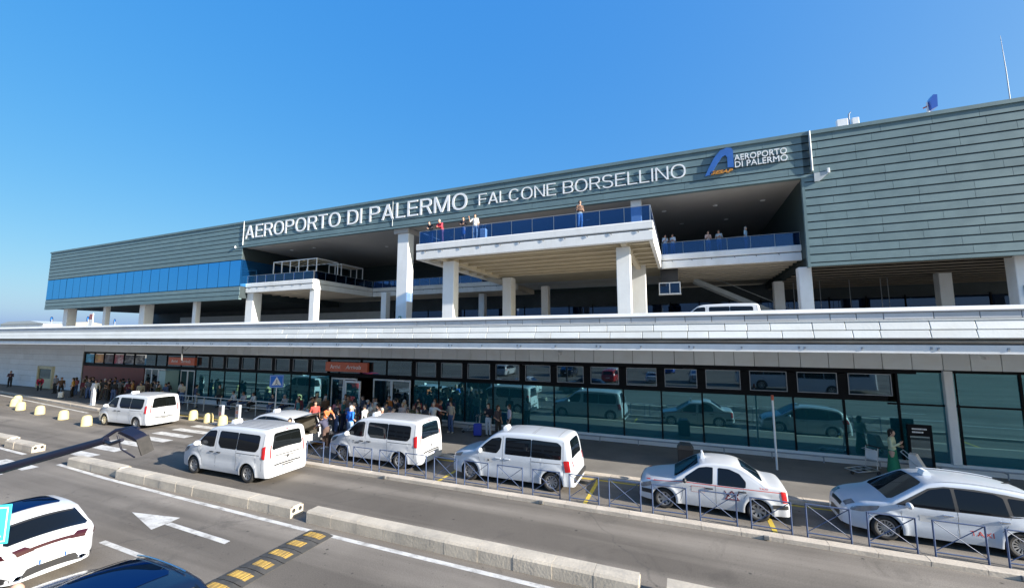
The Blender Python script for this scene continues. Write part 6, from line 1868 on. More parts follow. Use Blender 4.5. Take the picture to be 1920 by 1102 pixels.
# ---- hanging booth box, stair, wall boxes, cameras, round signs on the upper level
hb_ = tag(empty('hanging_display', (-0.75, 37.0, 9.6)), 'white framed hanging box with two dark panes under the balcony', 'display box')
fb = MB()
for q in ((-0.85, -0.78, -0.4, 0.45), (0.78, 0.85, -0.4, 0.45), (-0.035, 0.035, -0.4, 0.45)): fb.box(q[0], q[1], -0.3, 0.3, q[2], q[3])
fb.box(-0.85, 0.85, -0.31, 0.31, 0.45, 0.53); fb.box(-0.88, 0.88, -0.34, 0.34, -0.5, -0.4)
place('frame', fb.mesh('frame', M['white_metal']), hb_)
place('pane', MB().box(-0.78, -0.035, -0.27, 0.27, -0.39, 0.44).mesh('pane', M['glass_hall']), hb_)
place('pane', MB().box(0.035, 0.78, -0.27, 0.27, -0.39, 0.44).mesh('pane', M['glass_hall']), hb_)
place('hanger', MB().box(-0.7, 0.7, -0.25, 0.25, 0.54, 1.66).mesh('hanger', M['trim_black']), hb_)
stz = tag(empty('staircase', (1.4, 44, 5.45)), 'grey steel staircase descending under the balcony to the departures road', 'staircase')
place('stringer', MB().bar((0, 0, 5.75), (10.5, 0, 0.3), 0.12, 0.42).mesh('stringer', M['trim_grey']), stz)
place('stringer', MB().bar((0, 1.5, 5.75), (10.5, 1.5, 0.3), 0.12, 0.42).mesh('stringer', M['trim_grey']), stz)
tr_ = MB().box(-0.14, 0.14, 0.06, 1.44, -0.02, 0.02).mesh('tread', M['trim_grey'])
for i in range(30): place('tread', tr_, stz, (10.5 * (i + 0.5) / 30, 0, 5.75 - 5.45 * (i + 0.5) / 30))
place('stair_rail', MB().tube([(0, 0, 6.75), (10.5, 0, 1.3)], 0.03, 6).mesh('stair_rail', M['trim_grey']), stz)
def wallbox(x, y, z, label):
    r = tag(empty('call_box', (x, y, z)), label, 'call box')
    place('box', MB().cbox(-0.17, 0.17, -0.1, 0, -0.32, 0.32, 0.02).mesh('box', M['green_box']), r)
    place('label_plate', MB().box(-0.11, 0.11, -0.106, -0.102, -0.05, 0.2).mesh('label_plate', M['sign_white']), r)
wallbox(-26.75, 34.69, 7.4, 'small green call box on the tall white column')
wallbox(19.85, 35.29, 8.35, 'small green call box on the column under the cladding at the right edge')
def roundsign(x, y, z0, h, label, face, rz=0.0):
    r = tag(empty('round_sign', (x, y, z0), rz), label, 'road sign')
    place('post', MB().tube([(0, 0.02, 0), (0, 0.02, h)], 0.03, 8).mesh('post', M['grey_paint']), r)
    place('disc', MB().lathe([(0, -0.02), (0.20, -0.02), (0.20, 0), (0, 0)], 'y', 20, (0, 0, h)).mesh('disc', face), r)
    place('rim', MB().lathe([(0.20, -0.024), (0.25, -0.024), (0.25, 0.002), (0.20, 0.002)], 'y', 20, (0, 0, h)).mesh('rim', M['navy_metal'] if face is not M['sign_white'] else M['tail']), r)
roundsign(-34.6, 40.0, 5.45, 2.0, 'round white sign with red rim on the upper road near the pergola balcony', M['sign_white'])
roundsign(-54.1, 19.0, 5.45, 1.75, 'round blue sign above the parapet, left of the first column', M['sign_blue'], rad(-40))
roundsign(-50.4, 22.0, 5.45, 1.6, 'round blue sign above the parapet between the far columns', M['sign_blue'], rad(-40))
roundsign(-47.75, 19.0, 5.45, 1.65, 'round blue sign above the parapet behind the far wing columns', M['sign_blue'], rad(-40))
def camera_unit(x, y, z, label):
    r = tag(empty('security_camera', (x, y, z)), label, 'camera')
    place('bracket', MB().bar((0, 0, 0.05), (0, -0.18, 0.02), 0.04, 0.04).mesh('bracket', M['white_metal']), r)
    place('housing', MB().cbox(-0.06, 0.06, -0.42, -0.14, -0.08, 0.04, 0.015).mesh('housing', M['white_metal']), r)
camera_unit(-6.2, 22.2, 4.62, 'small white security camera over the middle of the glass front')
camera_unit(10.9, 22.2, 4.68, 'small white security camera over the glass right of the white pillar')
jb = tag(empty('hanging_junction', (-31.0, 17.25, 4.93)), 'rusty pipe bracket hanging from the canopy with a cable', 'bracket')
place('pipe', MB().tube([(0, 0, 0), (0, 0, -0.95)], 0.05, 6).mesh('pipe', M['joint']), jb)
place('cable', MB().tube([(0, 0, -0.1), (0.3, 0, -0.3), (0.7, 0, -0.05)], 0.012, 5).mesh('cable', M['black']), jb)
for (x, w, z, m_, lab) in ((11.0, 3.6, 6.75, cR, 'red lit strip sign inside the departures hall'), (9.6, 0.6, 6.7, M['yellow_sign'], 'small yellow sign inside the departures hall, left of the red strip'), (15.9, 0.8, 6.9, M['yellow_sign'], 'small yellow sign inside the departures hall, right of the red strip')):
    r = tag(empty('hall_sign', (x, 44.5, z)), lab, 'sign')
    place('panel', MB().cbox(0, w, -0.05, 0.05, 0, 0.3, 0.01).mesh('panel', m_), r)
    place('hanger', MB().bar((w * 0.2, 0, 0.3), (w * 0.2, 0, 3.85), 0.04, 0.04).bar((w * 0.8, 0, 0.3), (w * 0.8, 0, 3.85), 0.04, 0.04).mesh('hanger', M['grey_paint']), r)

# ---- airfield far left: low white building and a parked airliner's tail
af = tag(empty('airport_building', (-335, 112, 0)), 'low white airport building far beyond the left end of the road', 'building')
place('wall', MB().box(-25, 25, -6, 6, 0, 13.5).mesh('wall', M['concrete_white']), af)
place('roof', MB().prism([(-26, 13.5), (26, 13.5), (12, 15), (-14, 15)], 'y', -6.5, 6.5).mesh('roof', M['trim_grey']), af)
wm_ = MB().box(-1.2, 1.2, -6.1, -5.98, 3, 6).mesh('window', M['glass_dark'])
for i in range(9): place('window', wm_, af, (-20 + i * 5, 0, 0))
ap = tag(empty('airliner', (-385, 148.5, 0)), 'white airliner with a coloured tail seen beneath the far wing of the terminal', 'aircraft')
place('fuselage', MB().lathe([(0.0, -18), (1.2, -17), (1.9, -14), (2.0, 0), (2.0, 10), (1.2, 16), (0.3, 19)], 'x', 18, (0, 0, 9.2)).mesh('fuselage', M['sign_white']), ap)
place('tail_fin', MB().prism([(10, 10.5), (13.5, 22.5), (18.0, 22.5), (18.2, 10.0)], 'y', -0.2, 0.2).mesh('tail_fin', M['sign_white']), ap)
place('fin_emblem', MB().prism([(13.0, 18.5), (14.0, 22.0), (17.6, 22.0), (17.8, 18.5)], 'y', -0.24, 0.24).mesh('fin_emblem', cR), ap)
place('wing', MB().prism([(-4, -16), (0, -16), (3, 0), (0, 16), (-4, 16), (-3, 0)], 'z', 8.2, 8.5).mesh('wing', M['trim_grey']), ap)
place('gear', MB().tube([(-12, 0, 0), (-12, 0, 8)], 0.2, 8).tube([(1, -2, 0), (1, -2, 8)], 0.3, 8).tube([(1, 2, 0), (1, 2, 8)], 0.3, 8).mesh('gear', M['grey_paint']), ap)

# ---- the coach and cars parked across the road, seen in the reflections
co = tag(empty('parked_coach', (5.5, -7.5, 0)), 'blue and white coach parked across the road, seen reflected in the glass', 'coach')
BCo = Body(11.5, 2.5, [(0.0, 0.4), (0.02, 1.2), (0.1, 2.2), (0.35, 3.0), (0.8, 3.2), (5, 3.25), (10.8, 3.22), (11.3, 3.1), (11.45, 2.5), (11.48, 1.0), (11.5, 0.4)], 1.5, 3.25, (2.4, 8.2), 0.56, 0.5, tumble=0.08, zb=0.35, taper_f=0.1, taper_r=0.05, r=0.16, Rc=0.2, crown=0.03)
part(co, 'body', BCo.body(), [M['car_white'], M['under']], 38)
for i in range(6): part(co, 'side_window', BCo.side([(1.0 + i * 1.65, 1.6), (1.0 + i * 1.65, 2.75), (2.6 + i * 1.65, 2.75), (2.6 + i * 1.65, 1.6)], 0.006, rows_=4), M['cg_dark'])
part(co, 'roof_band', BCo.side([(0.4, 2.8), (0.4, 3.05), (11.3, 3.05), (11.3, 2.8)], 0.006, rows_=3, cols=12), M['coach_blue'])
part(co, 'windscreen', BCo.top(BCo.arc_of(z=1.3), BCo.arc_of(z=2.8), 0.92, 0.9, 0.006), M['cg_blue'])
add_wheels(co, BCo, 0.5, 'seven', False)

# ---- cars parked in the lot across the road: they show only as reflections in the glass
def lot_car(src, x, y, rz, paint, label):
    o = copy_tree(src)
    o.location = (x, y, 0); o.rotation_euler = (0, 0, rz)
    for k in ('group',):
        if k in o: del o[k]
    tag(o, label, 'car', 'cars parked across the road')
    for ch in list(o.children):
        n = ch.name.split('.')[0]
        if n in ('roof_sign', 'side_lettering', 'door_badge', 'badge_mark', 'badge_border', 'door_emblem', 'red_stripe', 'tail_lettering'):
            for g_ in list(ch.children): bpy.data.objects.remove(g_)
            bpy.data.objects.remove(ch)
        elif n in ('body', 'mirror', 'door_handle', 'spoiler') and ch.material_slots:
            ch.material_slots[0].link = 'OBJECT'; ch.material_slots[0].material = M[paint]
    return o
for (src, x, y, rz, pt, lab) in ((sc_, -24, -14, 90, 'car_grey', 'silver estate parked across the road, reflected left of the doors'), (suv, -15, -13, 88, 'car_blue', 'dark car parked across the road, reflected near the doors'), (sc_, -9, -14, 91, 'car_red', 'red estate parked across the road, reflected in the upper panes'), (suv, -4, -13.5, 90, 'car_white', 'white car parked across the road, reflected in the upper panes'), (sal, 1.5, -14, 89, 'car_grey', 'silver saloon parked across the road, reflected in the middle panes'), (sc_, -2, -24, 270, 'coach_blue', 'blue estate parked in the second row across the road'), (suv, -11, -25, 270, 'car_grey', 'silver car parked in the second row across the road'), (sal, -19, -24, 270, 'car_white', 'white saloon parked in the second row across the road')):
    lot_car(src, x, y, rad(rz), pt, lab)
ob = tag(empty('parking_building', (-20, -62, 0)), 'pale parking building behind the lot, seen only as reflection', 'building')
place('wall', MB().box(-60, 60, -8, 0, 0, 9.5).mesh('wall', M['concrete_white']), ob)
place('parapet', MB().box(-60.5, 60.5, -8.5, 0.4, 9.5, 10.4).mesh('parapet', M['stone_grey']), ob)
om = MB().box(-2.6, 2.6, 0.02, 0.06, 0, 1.6).mesh('opening', M['joint'])
for i in range(18):
    for z in (1.2, 5.2): place('opening', om, ob, (-56 + i * 6.6, 0, z))

# ================================================================== PEOPLE
def surface_nets(fn, lo, hi, h):
    ax = [np.arange(lo[k], hi[k] + h, h) for k in range(3)]
    G = np.stack(np.meshgrid(*ax, indexing='ij'), -1).astype(np.float32)
    S = fn(G)
    ins = S < 0
    nx, ny, nz = S.shape
    c = np.zeros((nx - 1, ny - 1, nz - 1, 3), np.float32); cnt = np.zeros((nx - 1, ny - 1, nz - 1), np.float32)
    for dx in (0, 1):
        for dy in (0, 1):
            for dz in (0, 1):
                for axis in range(3):
                    d = (dx, dy, dz)
                    if d[axis] == 1: continue
                    e = list(d); e[axis] = 1
                    A = S[d[0]:nx - 1 + d[0], d[1]:ny - 1 + d[1], d[2]:nz - 1 + d[2]]
                    Bv = S[e[0]:nx - 1 + e[0], e[1]:ny - 1 + e[1], e[2]:nz - 1 + e[2]]
                    m = (A < 0) != (Bv < 0)
                    t = np.where(m, A / np.where(m, A - Bv, 1), 0)
                    for k in range(3):
                        off = (d[k] + (t if k == axis else 0))
                        c[..., k] += np.where(m, off, 0)
                    cnt += m
    act = cnt > 0
    idx = -np.ones(act.shape, np.int64); idx[act] = np.arange(act.sum())
    ijk = np.argwhere(act)
    V = (ijk + c[act] / cnt[act][:, None]) * h + np.array([a[0] for a in ax])
    F = []
    for axis in range(3):
        b, cx = [(1, 2), (2, 0), (0, 1)][axis]
        sl0 = [slice(None)] * 3; sl1 = [slice(None)] * 3
        sl0[axis] = slice(0, -1); sl1[axis] = slice(1, None)
        a0 = ins[tuple(sl0)]; a1 = ins[tuple(sl1)]
        E = np.argwhere(a0 != a1)
        dirs = a0[a0 != a1]
        for e, s in zip(E, dirs):
            if e[b] < 1 or e[cx] < 1 or e[b] >= act.shape[b] or e[cx] >= act.shape[cx]: continue
            q = []
            for (u, w) in ((-1, -1), (0, -1), (0, 0), (-1, 0)):
                t = list(e); t[b] += u; t[cx] += w
                q.append(idx[tuple(t)])
            if min(q) < 0: continue
            F.append(tuple(q) if s else tuple(q[::-1]))
    return V, F

def cone_d(P, a, b, ra, rb, sc=(1, 1, 1)):
    s = np.array(sc, np.float32); a = np.array(a, np.float32) / s; b = np.array(b, np.float32) / s
    Q = P / s
    ab = b - a; l2 = float(ab @ ab) or 1e-9
    t = np.clip(((Q - a) @ ab) / l2, 0, 1)
    d = np.linalg.norm(Q - (a + t[..., None] * ab), axis=-1)
    return (d - (ra + (rb - ra) * t)) * min(sc)
def ell_d(P, c, r):
    q = (P - np.array(c, np.float32)) / np.array(r, np.float32)
    return (np.linalg.norm(q, axis=-1) - 1) * min(r)
def smin(a, b, k):
    hh = np.clip(0.5 + 0.5 * (b - a) / k, 0, 1)
    return b + (a - b) * hh - k * hh * (1 - hh)

def joints(pose):
    J = dict(pel=(0, 0, .95), chest=(0, 0, 1.30), neck=(0, 0, 1.47), head=(0, -.02, 1.62))
    for s, n in ((1, 'L'), (-1, 'R')):
        J['hip' + n] = (s * .092, 0, .90); J['kne' + n] = (s * .105, -.012, .49); J['ank' + n] = (s * .105, .03, .085); J['toe' + n] = (s * .125, -.13, .045)
        J['sho' + n] = (s * .185, .0, 1.395); J['elb' + n] = (s * .235, .03, 1.12); J['wri' + n] = (s * .245, -.05, .87)
    if pose == 'walk':
        J.update(kneL=(.10, -.16, .52), ankL=(.10, -.22, .10), toeL=(.11, -.37, .07), kneR=(-.10, .08, .49), ankR=(-.10, .30, .14), toeR=(-.11, .18, .05), elbL=(.24, .12, 1.14), wriL=(.25, .13, .89), elbR=(-.24, -.06, 1.13), wriR=(-.23, -.24, .96))
    if pose == 'contra':
        J.update(kneL=(.13, -.06, .49), ankL=(.17, -.03, .085), toeL=(.23, -.17, .045), elbR=(-.25, .06, 1.14), wriR=(-.17, -.12, 1.02))
    if pose == 'lean':
        J.update(chest=(0, -.10, 1.27), neck=(0, -.19, 1.41), head=(0, -.25, 1.54), shoL=(.185, -.15, 1.34), shoR=(-.185, -.15, 1.34), elbL=(.24, -.30, 1.10), elbR=(-.24, -.30, 1.10), wriL=(.06, -.44, 1.06), wriR=(-.08, -.44, 1.06), pel=(0, .04, .95))
    if pose == 'reach':
        J.update(chest=(0, -.14, 1.24), neck=(0, -.25, 1.36), head=(0, -.33, 1.47), shoL=(.185, -.20, 1.29), shoR=(-.185, -.20, 1.29), elbL=(.22, -.40, 1.12), elbR=(-.22, -.40, 1.12), wriL=(.15, -.60, 1.0), wriR=(-.15, -.60, 1.0), pel=(0, .05, .95))
    if pose == 'phone':
        J.update(elbR=(-.25, -.03, 1.12), wriR=(-.10, -.24, 1.26), elbL=(.24, -.02, 1.12), wriL=(.10, -.22, 1.12))
    if pose == 'raise':
        J.update(elbR=(-.33, -.10, 1.22), wriR=(-.36, -.22, 1.45), kneL=(.13, -.05, .49))
    if pose == 'cross':
        J.update(elbL=(.25, -.03, 1.13), elbR=(-.25, -.03, 1.13), wriL=(-.07, -.19, 1.15), wriR=(.07, -.21, 1.19))
    if pose == 'point':
        J.update(elbL=(.42, -.05, 1.30), wriL=(.66, -.06, 1.28), elbR=(-.24, .0, 1.12), wriR=(-.14, -.2, 1.02))
    if pose == 'sit':
        J.update(pel=(0, .0, .55), chest=(0, -.05, .89), neck=(0, -.09, 1.06), head=(0, -.14, 1.20), shoL=(.185, -.07, .99), shoR=(-.185, -.07, .99), elbL=(.24, -.18, .76), elbR=(-.24, -.18, .76), wriL=(.09, -.38, .67), wriR=(-.09, -.36, .65),
                 hipL=(.092, -.02, .53), hipR=(-.092, -.02, .53), kneL=(.12, -.44, .50), kneR=(-.12, -.44, .50), ankL=(.12, -.46, .085), ankR=(-.13, -.40, .085), toeL=(.13, -.62, .045), toeR=(-.15, -.56, .045))
    if pose == 'bend':
        J.update(chest=(0, -.30, 1.13), neck=(0, -.46, 1.17), head=(0, -.58, 1.19), shoL=(.185, -.38, 1.12), shoR=(-.185, -.38, 1.12), elbL=(.22, -.45, .86), elbR=(-.22, -.45, .86), wriL=(.12, -.52, .62), wriR=(-.12, -.52, .62), pel=(0, .08, .94), hipL=(.092, .06, .9), hipR=(-.092, .06, .9))
    return J

HAND = None
def hand_template():
    """palm, four unequal fingers with a knuckle bend and a side thumb, pointing down -Z, palm facing +X"""
    b = MB()
    b.tube([(0, 0, 0.01), (0, 0, -0.03), (0.003, 0, -0.085)], [0.026, 0.036, 0.038], 8)
    for (y, l) in ((-0.030, 0.068), (-0.010, 0.078), (0.010, 0.073), (0.029, 0.056)):
        b.tube([(0.003, y, -0.080), (0.012, y, -0.080 - l * 0.5), (0.030, y, -0.080 - l)], [0.0098, 0.0088, 0.0068], 6)
    b.tube([(0.004, -0.030, -0.030), (0.016, -0.056, -0.062), (0.026, -0.058, -0.092)], [0.012, 0.0105, 0.0085], 6)
    return b
HAND = hand_template()

PERSON = {}
def person_mesh(pose, wear):
    """one continuous body; material zones: 0 skin, 1 top, 2 lower clothing, 3 shoes"""
    key = (pose, wear)
    if key in PERSON: return PERSON[key]
    J = joints(pose)
    pr = []                                                      # (function, zone)
    def C(a, b, ra, rb, z, k=0.03, sc=(1, 1, 1)): pr.append((lambda P, a=a, b=b, ra=ra, rb=rb, sc=sc: cone_d(P, a, b, ra, rb, sc), z, k))
    def mid(a, b, t): return tuple(a[i] + (b[i] - a[i]) * t for i in range(3))
    up = 0.03
    lean_t = J['chest']
    C(J['pel'], J['chest'], .140, .158, 1, 0.04, (1, .70, 1))
    C(J['chest'], mid(J['chest'], J['neck'], .55), .155, .09, 1, 0.05, (1, .68, 1))
    C(J['shoL'], J['shoR'], .066, .066, 1, 0.05)
    C(mid(J['chest'], J['neck'], .6), mid(J['neck'], J['head'], .35), .060, .050, 0, 0.02)
    hd = J['head']
    pr.append((lambda P: ell_d(P, hd, (.076, .094, .115)), 0, 0.015))
    pr.append((lambda P: ell_d(P, (hd[0], hd[1] - .03, hd[2] - .07), (.05, .06, .055)), 0, 0.03))
    pr.append((lambda P: ell_d(P, (hd[0], hd[1] - .095, hd[2] - .015), (.014, .022, .026)), 0, 0.015))
    C(J['pel'], (J['pel'][0], J['pel'][1], J['pel'][2] - .06), .145, .135, 2, 0.04, (1, .74, 1))
    bag = .012 if 'trousers' in wear else 0.0
    shorts = 'shorts' in wear; dress = 'dress' in wear; skirt = 'skirt' in wear
    for n in 'LR':
        h_, k_, a_, t_ = J['hip' + n], J['kne' + n], J['ank' + n], J['toe' + n]
        if shorts:
            C(h_, mid(h_, k_, .8), .092, .080, 2, 0.03); C(mid(h_, k_, .6), k_, .066, .052, 0, 0.02); C(k_, mid(k_, a_, .35), .052, .054, 0, .02); C(mid(k_, a_, .35), a_, .053, .036, 0, 0.02)
        elif dress or skirt:
            C(h_, k_, .080, .055, 0, 0.03); C(k_, a_, .052, .036, 0, 0.02)
        else:
            C(h_, k_, .088, .062 + bag, 2, 0.03); C(k_, a_, .060 + bag, .046 + bag, 2, 0.02)
        C((a_[0], a_[1] + .02, a_[2] - .035), t_, .042, .036, 3, 0.02)
        s_, e_, w_ = J['sho' + n], J['elb' + n], J['wri' + n]
        C(s_, e_, .056, .044, 1, 0.03)
        if 'long' in wear: C(e_, w_, .044, .036, 1, 0.02)
        else:
            C(mid(s_, e_, .75), e_, .041, .038, 0, 0.02); C(e_, w_, .039, .028, 0, 0.02)
    if dress: C((0, J['pel'][1], .95), (0, J['pel'][1], .22), .135, .24, 2, 0.04, (1, .85, 1))
    if skirt: C((0, J['pel'][1], .95), (0, J['pel'][1], .55), .140, .18, 2, 0.04, (1, .82, 1))
    def fn(P):
        d = None
        for f, z, k in pr:
            v = f(P)
            d = v if d is None else smin(d, v, k)
        return d
    xs = [p for p in J.values()]
    lo = [min(p[i] for p in xs) - (.13 if i < 2 else .08) for i in range(3)]; hi = [max(p[i] for p in xs) + (.14 if i < 2 else .16) for i in range(3)]
    lo[0] = min(lo[0], -.30); hi[0] = max(hi[0], .30); lo[1] = min(lo[1], -.27); hi[1] = max(hi[1], .27)
    V, F = surface_nets(fn, lo, hi, 0.021)
    cen = np.array([V[list(f)].mean(0) for f in F], np.float32)
    D = np.stack([f(cen) for f, z, k in pr], 0)
    zone = np.array([z for f, z, k in pr])[D.argmin(0)]
    b = MB(); b.v = [tuple(v) for v in V]; b.f = list(F); b.m = [int(z) for z in zone]; b.sm = [True] * len(F)
    for n, sg in (('L', 1), ('R', -1)):
        e_, w_ = Vector(J['elb' + n]), Vector(J['wri' + n])
        d = (w_ - e_).normalized()
        q = Vector((0, 0, -1)).rotation_difference(d)
        V2 = [w_ - d * 0.01 + (q @ Vector((v[0] * -sg, v[1], v[2]))) for v in HAND.v]
        b.add(V2, HAND.f, 0, True)
    for sg in (-1, 1):
        b.ball((hd[0] + sg * .078, hd[1] + .01, hd[2] - .005), (.012, .022, .032), 0, 6, 4)
        b.ball((hd[0] + sg * .031, hd[1] - .083, hd[2] + .012), (.011, .008, .007), 4, 6, 4)
    b.ball((hd[0], hd[1] - .092, hd[2] - .062), (.022, .010, .006), 5, 6, 4)
    me = b.mesh('body', [M['skin'], M['skin'], M['skin'], M['skin'], M['black'], M['lip']], fix=False)
    PERSON[key] = (me, hd)
    return PERSON[key]

M['skin'] = mat('skin', (0.48, 0.28, 0.20), 0.5, var=0.08, scale=8, coords='obj')
M['lip'] = mat('lips', (0.38, 0.12, 0.10), 0.5, coords='obj')
HAIR = {}
def hair_mesh(kind):
    if kind in HAIR: return HAIR[kind]
    def fn(P):
        d = ell_d(P, (0, .012, .018), (.088, .102, .118))
        face = np.maximum(P[..., 1] + .045, P[..., 2] - .055)          # keep the face clear
        cut = np.maximum(-(P[..., 1] + .045), 0)
        d = np.maximum(d, np.minimum(P[..., 2] * -1 + .055, 10) * 0 - np.where((P[..., 1] < -.045) & (P[..., 2] < .055), -0.05, 10))
        if kind == 'short': d = np.maximum(d, -(P[..., 2] + .055) * 1.0)
        if kind == 'long':
            d = smin(d, cone_d(P, (0, .06, .0), (0, .075, -.22), .085, .06, (1, .6, 1)), .03)
            d = np.where((P[..., 1] < -.045) & (P[..., 2] < .055), np.maximum(d, .02), d)
        if kind == 'bun': d = smin(np.maximum(d, -(P[..., 2] + .06)), ell_d(P, (0, .10, .07), (.045, .045, .045)), .02)
        return d
    V, F = surface_nets(fn, (-.14, -.14, -.34), (.14, .17, .18), 0.016)
    b = MB(); b.v = [tuple(v) for v in V]; b.f = list(F); b.m = [0] * len(F); b.sm = [True] * len(F)
    HAIR[kind] = b.mesh('hair', M['skin'], fix=False)
    return HAIR[kind]
HATM = None
CL = {}
def cloth(c):
    c = tuple(c)
    if c not in CL: CL[c] = mat('cloth', c, 0.85, var=0.14, scale=7, coords='obj', bump=0.15, bscale=30)
    return CL[c]
HC = {'k': (0.012, 0.010, 0.010), 'b': (0.05, 0.028, 0.016), 'g': (0.35, 0.34, 0.33), 'y': (0.38, 0.27, 0.13)}
SK = [mat('skin', c, 0.5, var=0.08, scale=8, coords='obj') for c in ((0.50, 0.30, 0.22), (0.42, 0.24, 0.165), (0.55, 0.36, 0.28), (0.30, 0.165, 0.11))]
def person(x, y, z, rz, pose, wear, top, low, label, hair='short', hc='k', s=1.0, shoes=(0.05, 0.05, 0.055), group=None, sk=None):
    global HATM
    me, hd = person_mesh(pose, wear)
    r = tag(empty('person', (x, y, z), rad(rz)), label, 'person', group)
    r.scale = (s, s, s)
    b = place('body', me, r)
    skin = SK[sk if sk is not None else rng.randrange(3)]
    for i, m in enumerate((skin, cloth(top), cloth(low), cloth(shoes))):
        b.material_slots[i].link = 'OBJECT'; b.material_slots[i].material = m
    if hair in ('short', 'long', 'bun'):
        h = place('hair', hair_mesh(hair), r, hd)
        h.material_slots[0].link = 'OBJECT'; h.material_slots[0].material = cloth(HC[hc])
    if hair == 'hat':
        if HATM is None:
            HATM = MB().lathe([(0, .15), (.06, .148), (.088, .12), (.092, .05), (.17, .035), (.17, .028), (.09, .03)], 'z', 18).mesh('hat', M['skin'])
        h = place('hat', HATM, r, hd)
        h.material_slots[0].link = 'OBJECT'; h.material_slots[0].material = cloth((0.45, 0.36, 0.22))
    return r
W_, K_, NV, JE = (0.72, 0.72, 0.70), (0.02, 0.02, 0.022), (0.025, 0.035, 0.08), (0.07, 0.12, 0.25)
GQ = 'travellers on the arrivals pavement'
def P(*a, **k): k.setdefault('group', GQ); return person(*a, **k)
S0 = 0.15
# far left, by the stone wall and the hoarding
P(-68.5, 21.4, S0, 40, 'cross', 'trousers long', (0.06, 0.035, 0.05), K_, 'person in a dark jacket standing against the pale stone wall')
P(-60.6, 21.0, S0, 70, 'bend', 'trousers long', (0.5, 0.03, 0.09), K_, 'person in a red jacket bending over by the service door', hair='short', hc='b')
P(-56.4, 20.6, S0, 20, 'stand', 'trousers', (0.22, 0.22, 0.24), K_, 'person in a grey top at the corner of the stone wall')
P(-51.3, 19.9, S0, -30, 'contra', 'trousers', (0.55, 0.30, 0.06), K_, 'person in a mustard shirt at the head of the queue by the hoarding', hair='long')
P(-50.4, 20.9, S0, 30, 'stand', 'trousers long', K_, K_, 'person all in black behind the mustard shirt')
P(-48.6, 19.9, S0, 60, 'contra', 'trousers', (0.10, 0.11, 0.13), JE, 'person in dark top and blue jeans left of the white totem')
P(-47.3, 20.8, S0, 10, 'stand', 'trousers long', (0.03, 0.03, 0.04), NV, 'person in black jacket just left of the white totem')
P(-45.6, 21.3, S0, 0, 'phone', 'trousers', (0.04, 0.09, 0.42), (0.30, 0.06, 0.16), 'person in a royal blue shirt before the red hoarding')
P(-43.2, 20.5, S0, -20, 'cross', 'trousers', (0.42, 0.20, 0.05), K_, 'person in an ochre top right of the white totem', hc='b')
P(-42.2, 21.0, S0, 15, 'stand', 'trousers long', (0.06, 0.03, 0.025), K_, 'person in dark brown beside the ochre top')
P(-41.0, 20.0, S0, 50, 'contra', 'trousers long', (0.36, 0.32, 0.24), K_, 'person in a beige jacket behind the bollard minibus')
P(-42.9, 21.8, S0, 180, 'stand', 'trousers long', K_, K_, 'person in black entering the framed side door')
P(-40.6, 21.0, S0, 0, 'stand', 'trousers', (0.5, 0.5, 0.5), K_, 'person in a pale grey shirt beside the aqua door panel')
P(-38.4, 21.5, S0, 185, 'stand', 'trousers', (0.66, 0.68, 0.72), NV, 'person in a white shirt seen from behind under the far arrivals sign')
P(-37.3, 21.0, S0, 30, 'phone', 'trousers', (0.60, 0.54, 0.42), JE, 'person in a cream shirt and jeans at the handrail')
P(-34.7, 20.5, S0, 160, 'contra', 'trousers', (0.05, 0.07, 0.13), (0.42, 0.45, 0.48), 'person in navy shirt and light trousers at the handrail')
P(-33.2, 21.3, S0, 20, 'stand', 'trousers long', (0.03, 0.06, 0.05), K_, 'person in a dark green coat between the handrail and the glass')
# bench and sitters
bn = tag(empty('bench', (-32.4, 21.25, 0.15)), 'long low concrete bench in front of the glass behind the handrail', 'bench')
place('seat', MB().cbox(0, 7.2, 0, 0.5, 0.36, 0.45, 0.015).mesh('seat', M['stone_grey']), bn)
for i in range(4): place('support', MB().cbox(0, 0.3, 0.05, 0.45, 0, 0.36, 0.01).mesh('support', M['stone_grey']), bn, (0.3 + i * 2.1, 0, 0))
for (x, t, l, lab, hc) in ((-31.6, (0.62, 0.6, 0.6), NV, 'seated person in white shirt at the far end of the bench', 'k'), (-30.5, (0.5, 0.44, 0.46), JE, 'seated person in pinkish top second on the bench', 'b'), (-29.4, (0.64, 0.66, 0.66), K_, 'seated person in white and black third on the bench', 'k'), (-27.4, (0.03, 0.04, 0.06), (0.12, 0.16, 0.3), 'seated person in a dark top near the crossing sign', 'k'), (-26.2, (0.36, 0.35, 0.38), NV, 'seated person in grey at the near end of the bench', 'g')):
    P(x, 21.45, S0, rng.uniform(-15, 15), 'sit', 'trousers', t, l, lab, hc=hc, shoes=(0.5, 0.5, 0.5))
# around the estate taxi
P(-21.9, 20.2, S0, 30, 'stand', 'trousers', (0.60, 0.54, 0.40), K_, 'person with straw hat and cream top behind the open tailgate', hair='hat')
P(-19.3, 17.7, S0, 60, 'contra', 'trousers', (0.35, 0.06, 0.05), K_, 'person in a dark red top beside the raised tailgate', hc='b')
P(-18.3, 17.5, S0, 80, 'reach', 'trousers', (0.62, 0.16, 0.05), NV, 'person in an orange top leaning to the raised tailgate')
P(-16.55, 15.9, 0, -90, 'reach', 'shorts', (0.05, 0.05, 0.09), (0.10, 0.06, 0.05), 'person in dark top and brown shorts loading the estate taxi', shoes=(0.6, 0.6, 0.6))
P(-15.95, 16.9, S0, 170, 'contra', 'trousers', (0.02, 0.16, 0.62), (0.30, 0.42, 0.58), 'person in a bright blue T-shirt seen from behind', hc='g', s=1.05)
P(-15.3, 18.2, S0, -60, 'contra', 'trousers', K_, K_, 'person in a black T-shirt behind the front of the first rank minibus', s=1.03)
P(-17.0, 14.2, 0, 20, 'stand', 'shorts', (0.10, 0.06, 0.05), (0.12, 0.08, 0.06), 'person with bare legs between the moving minibus and the estate taxi')
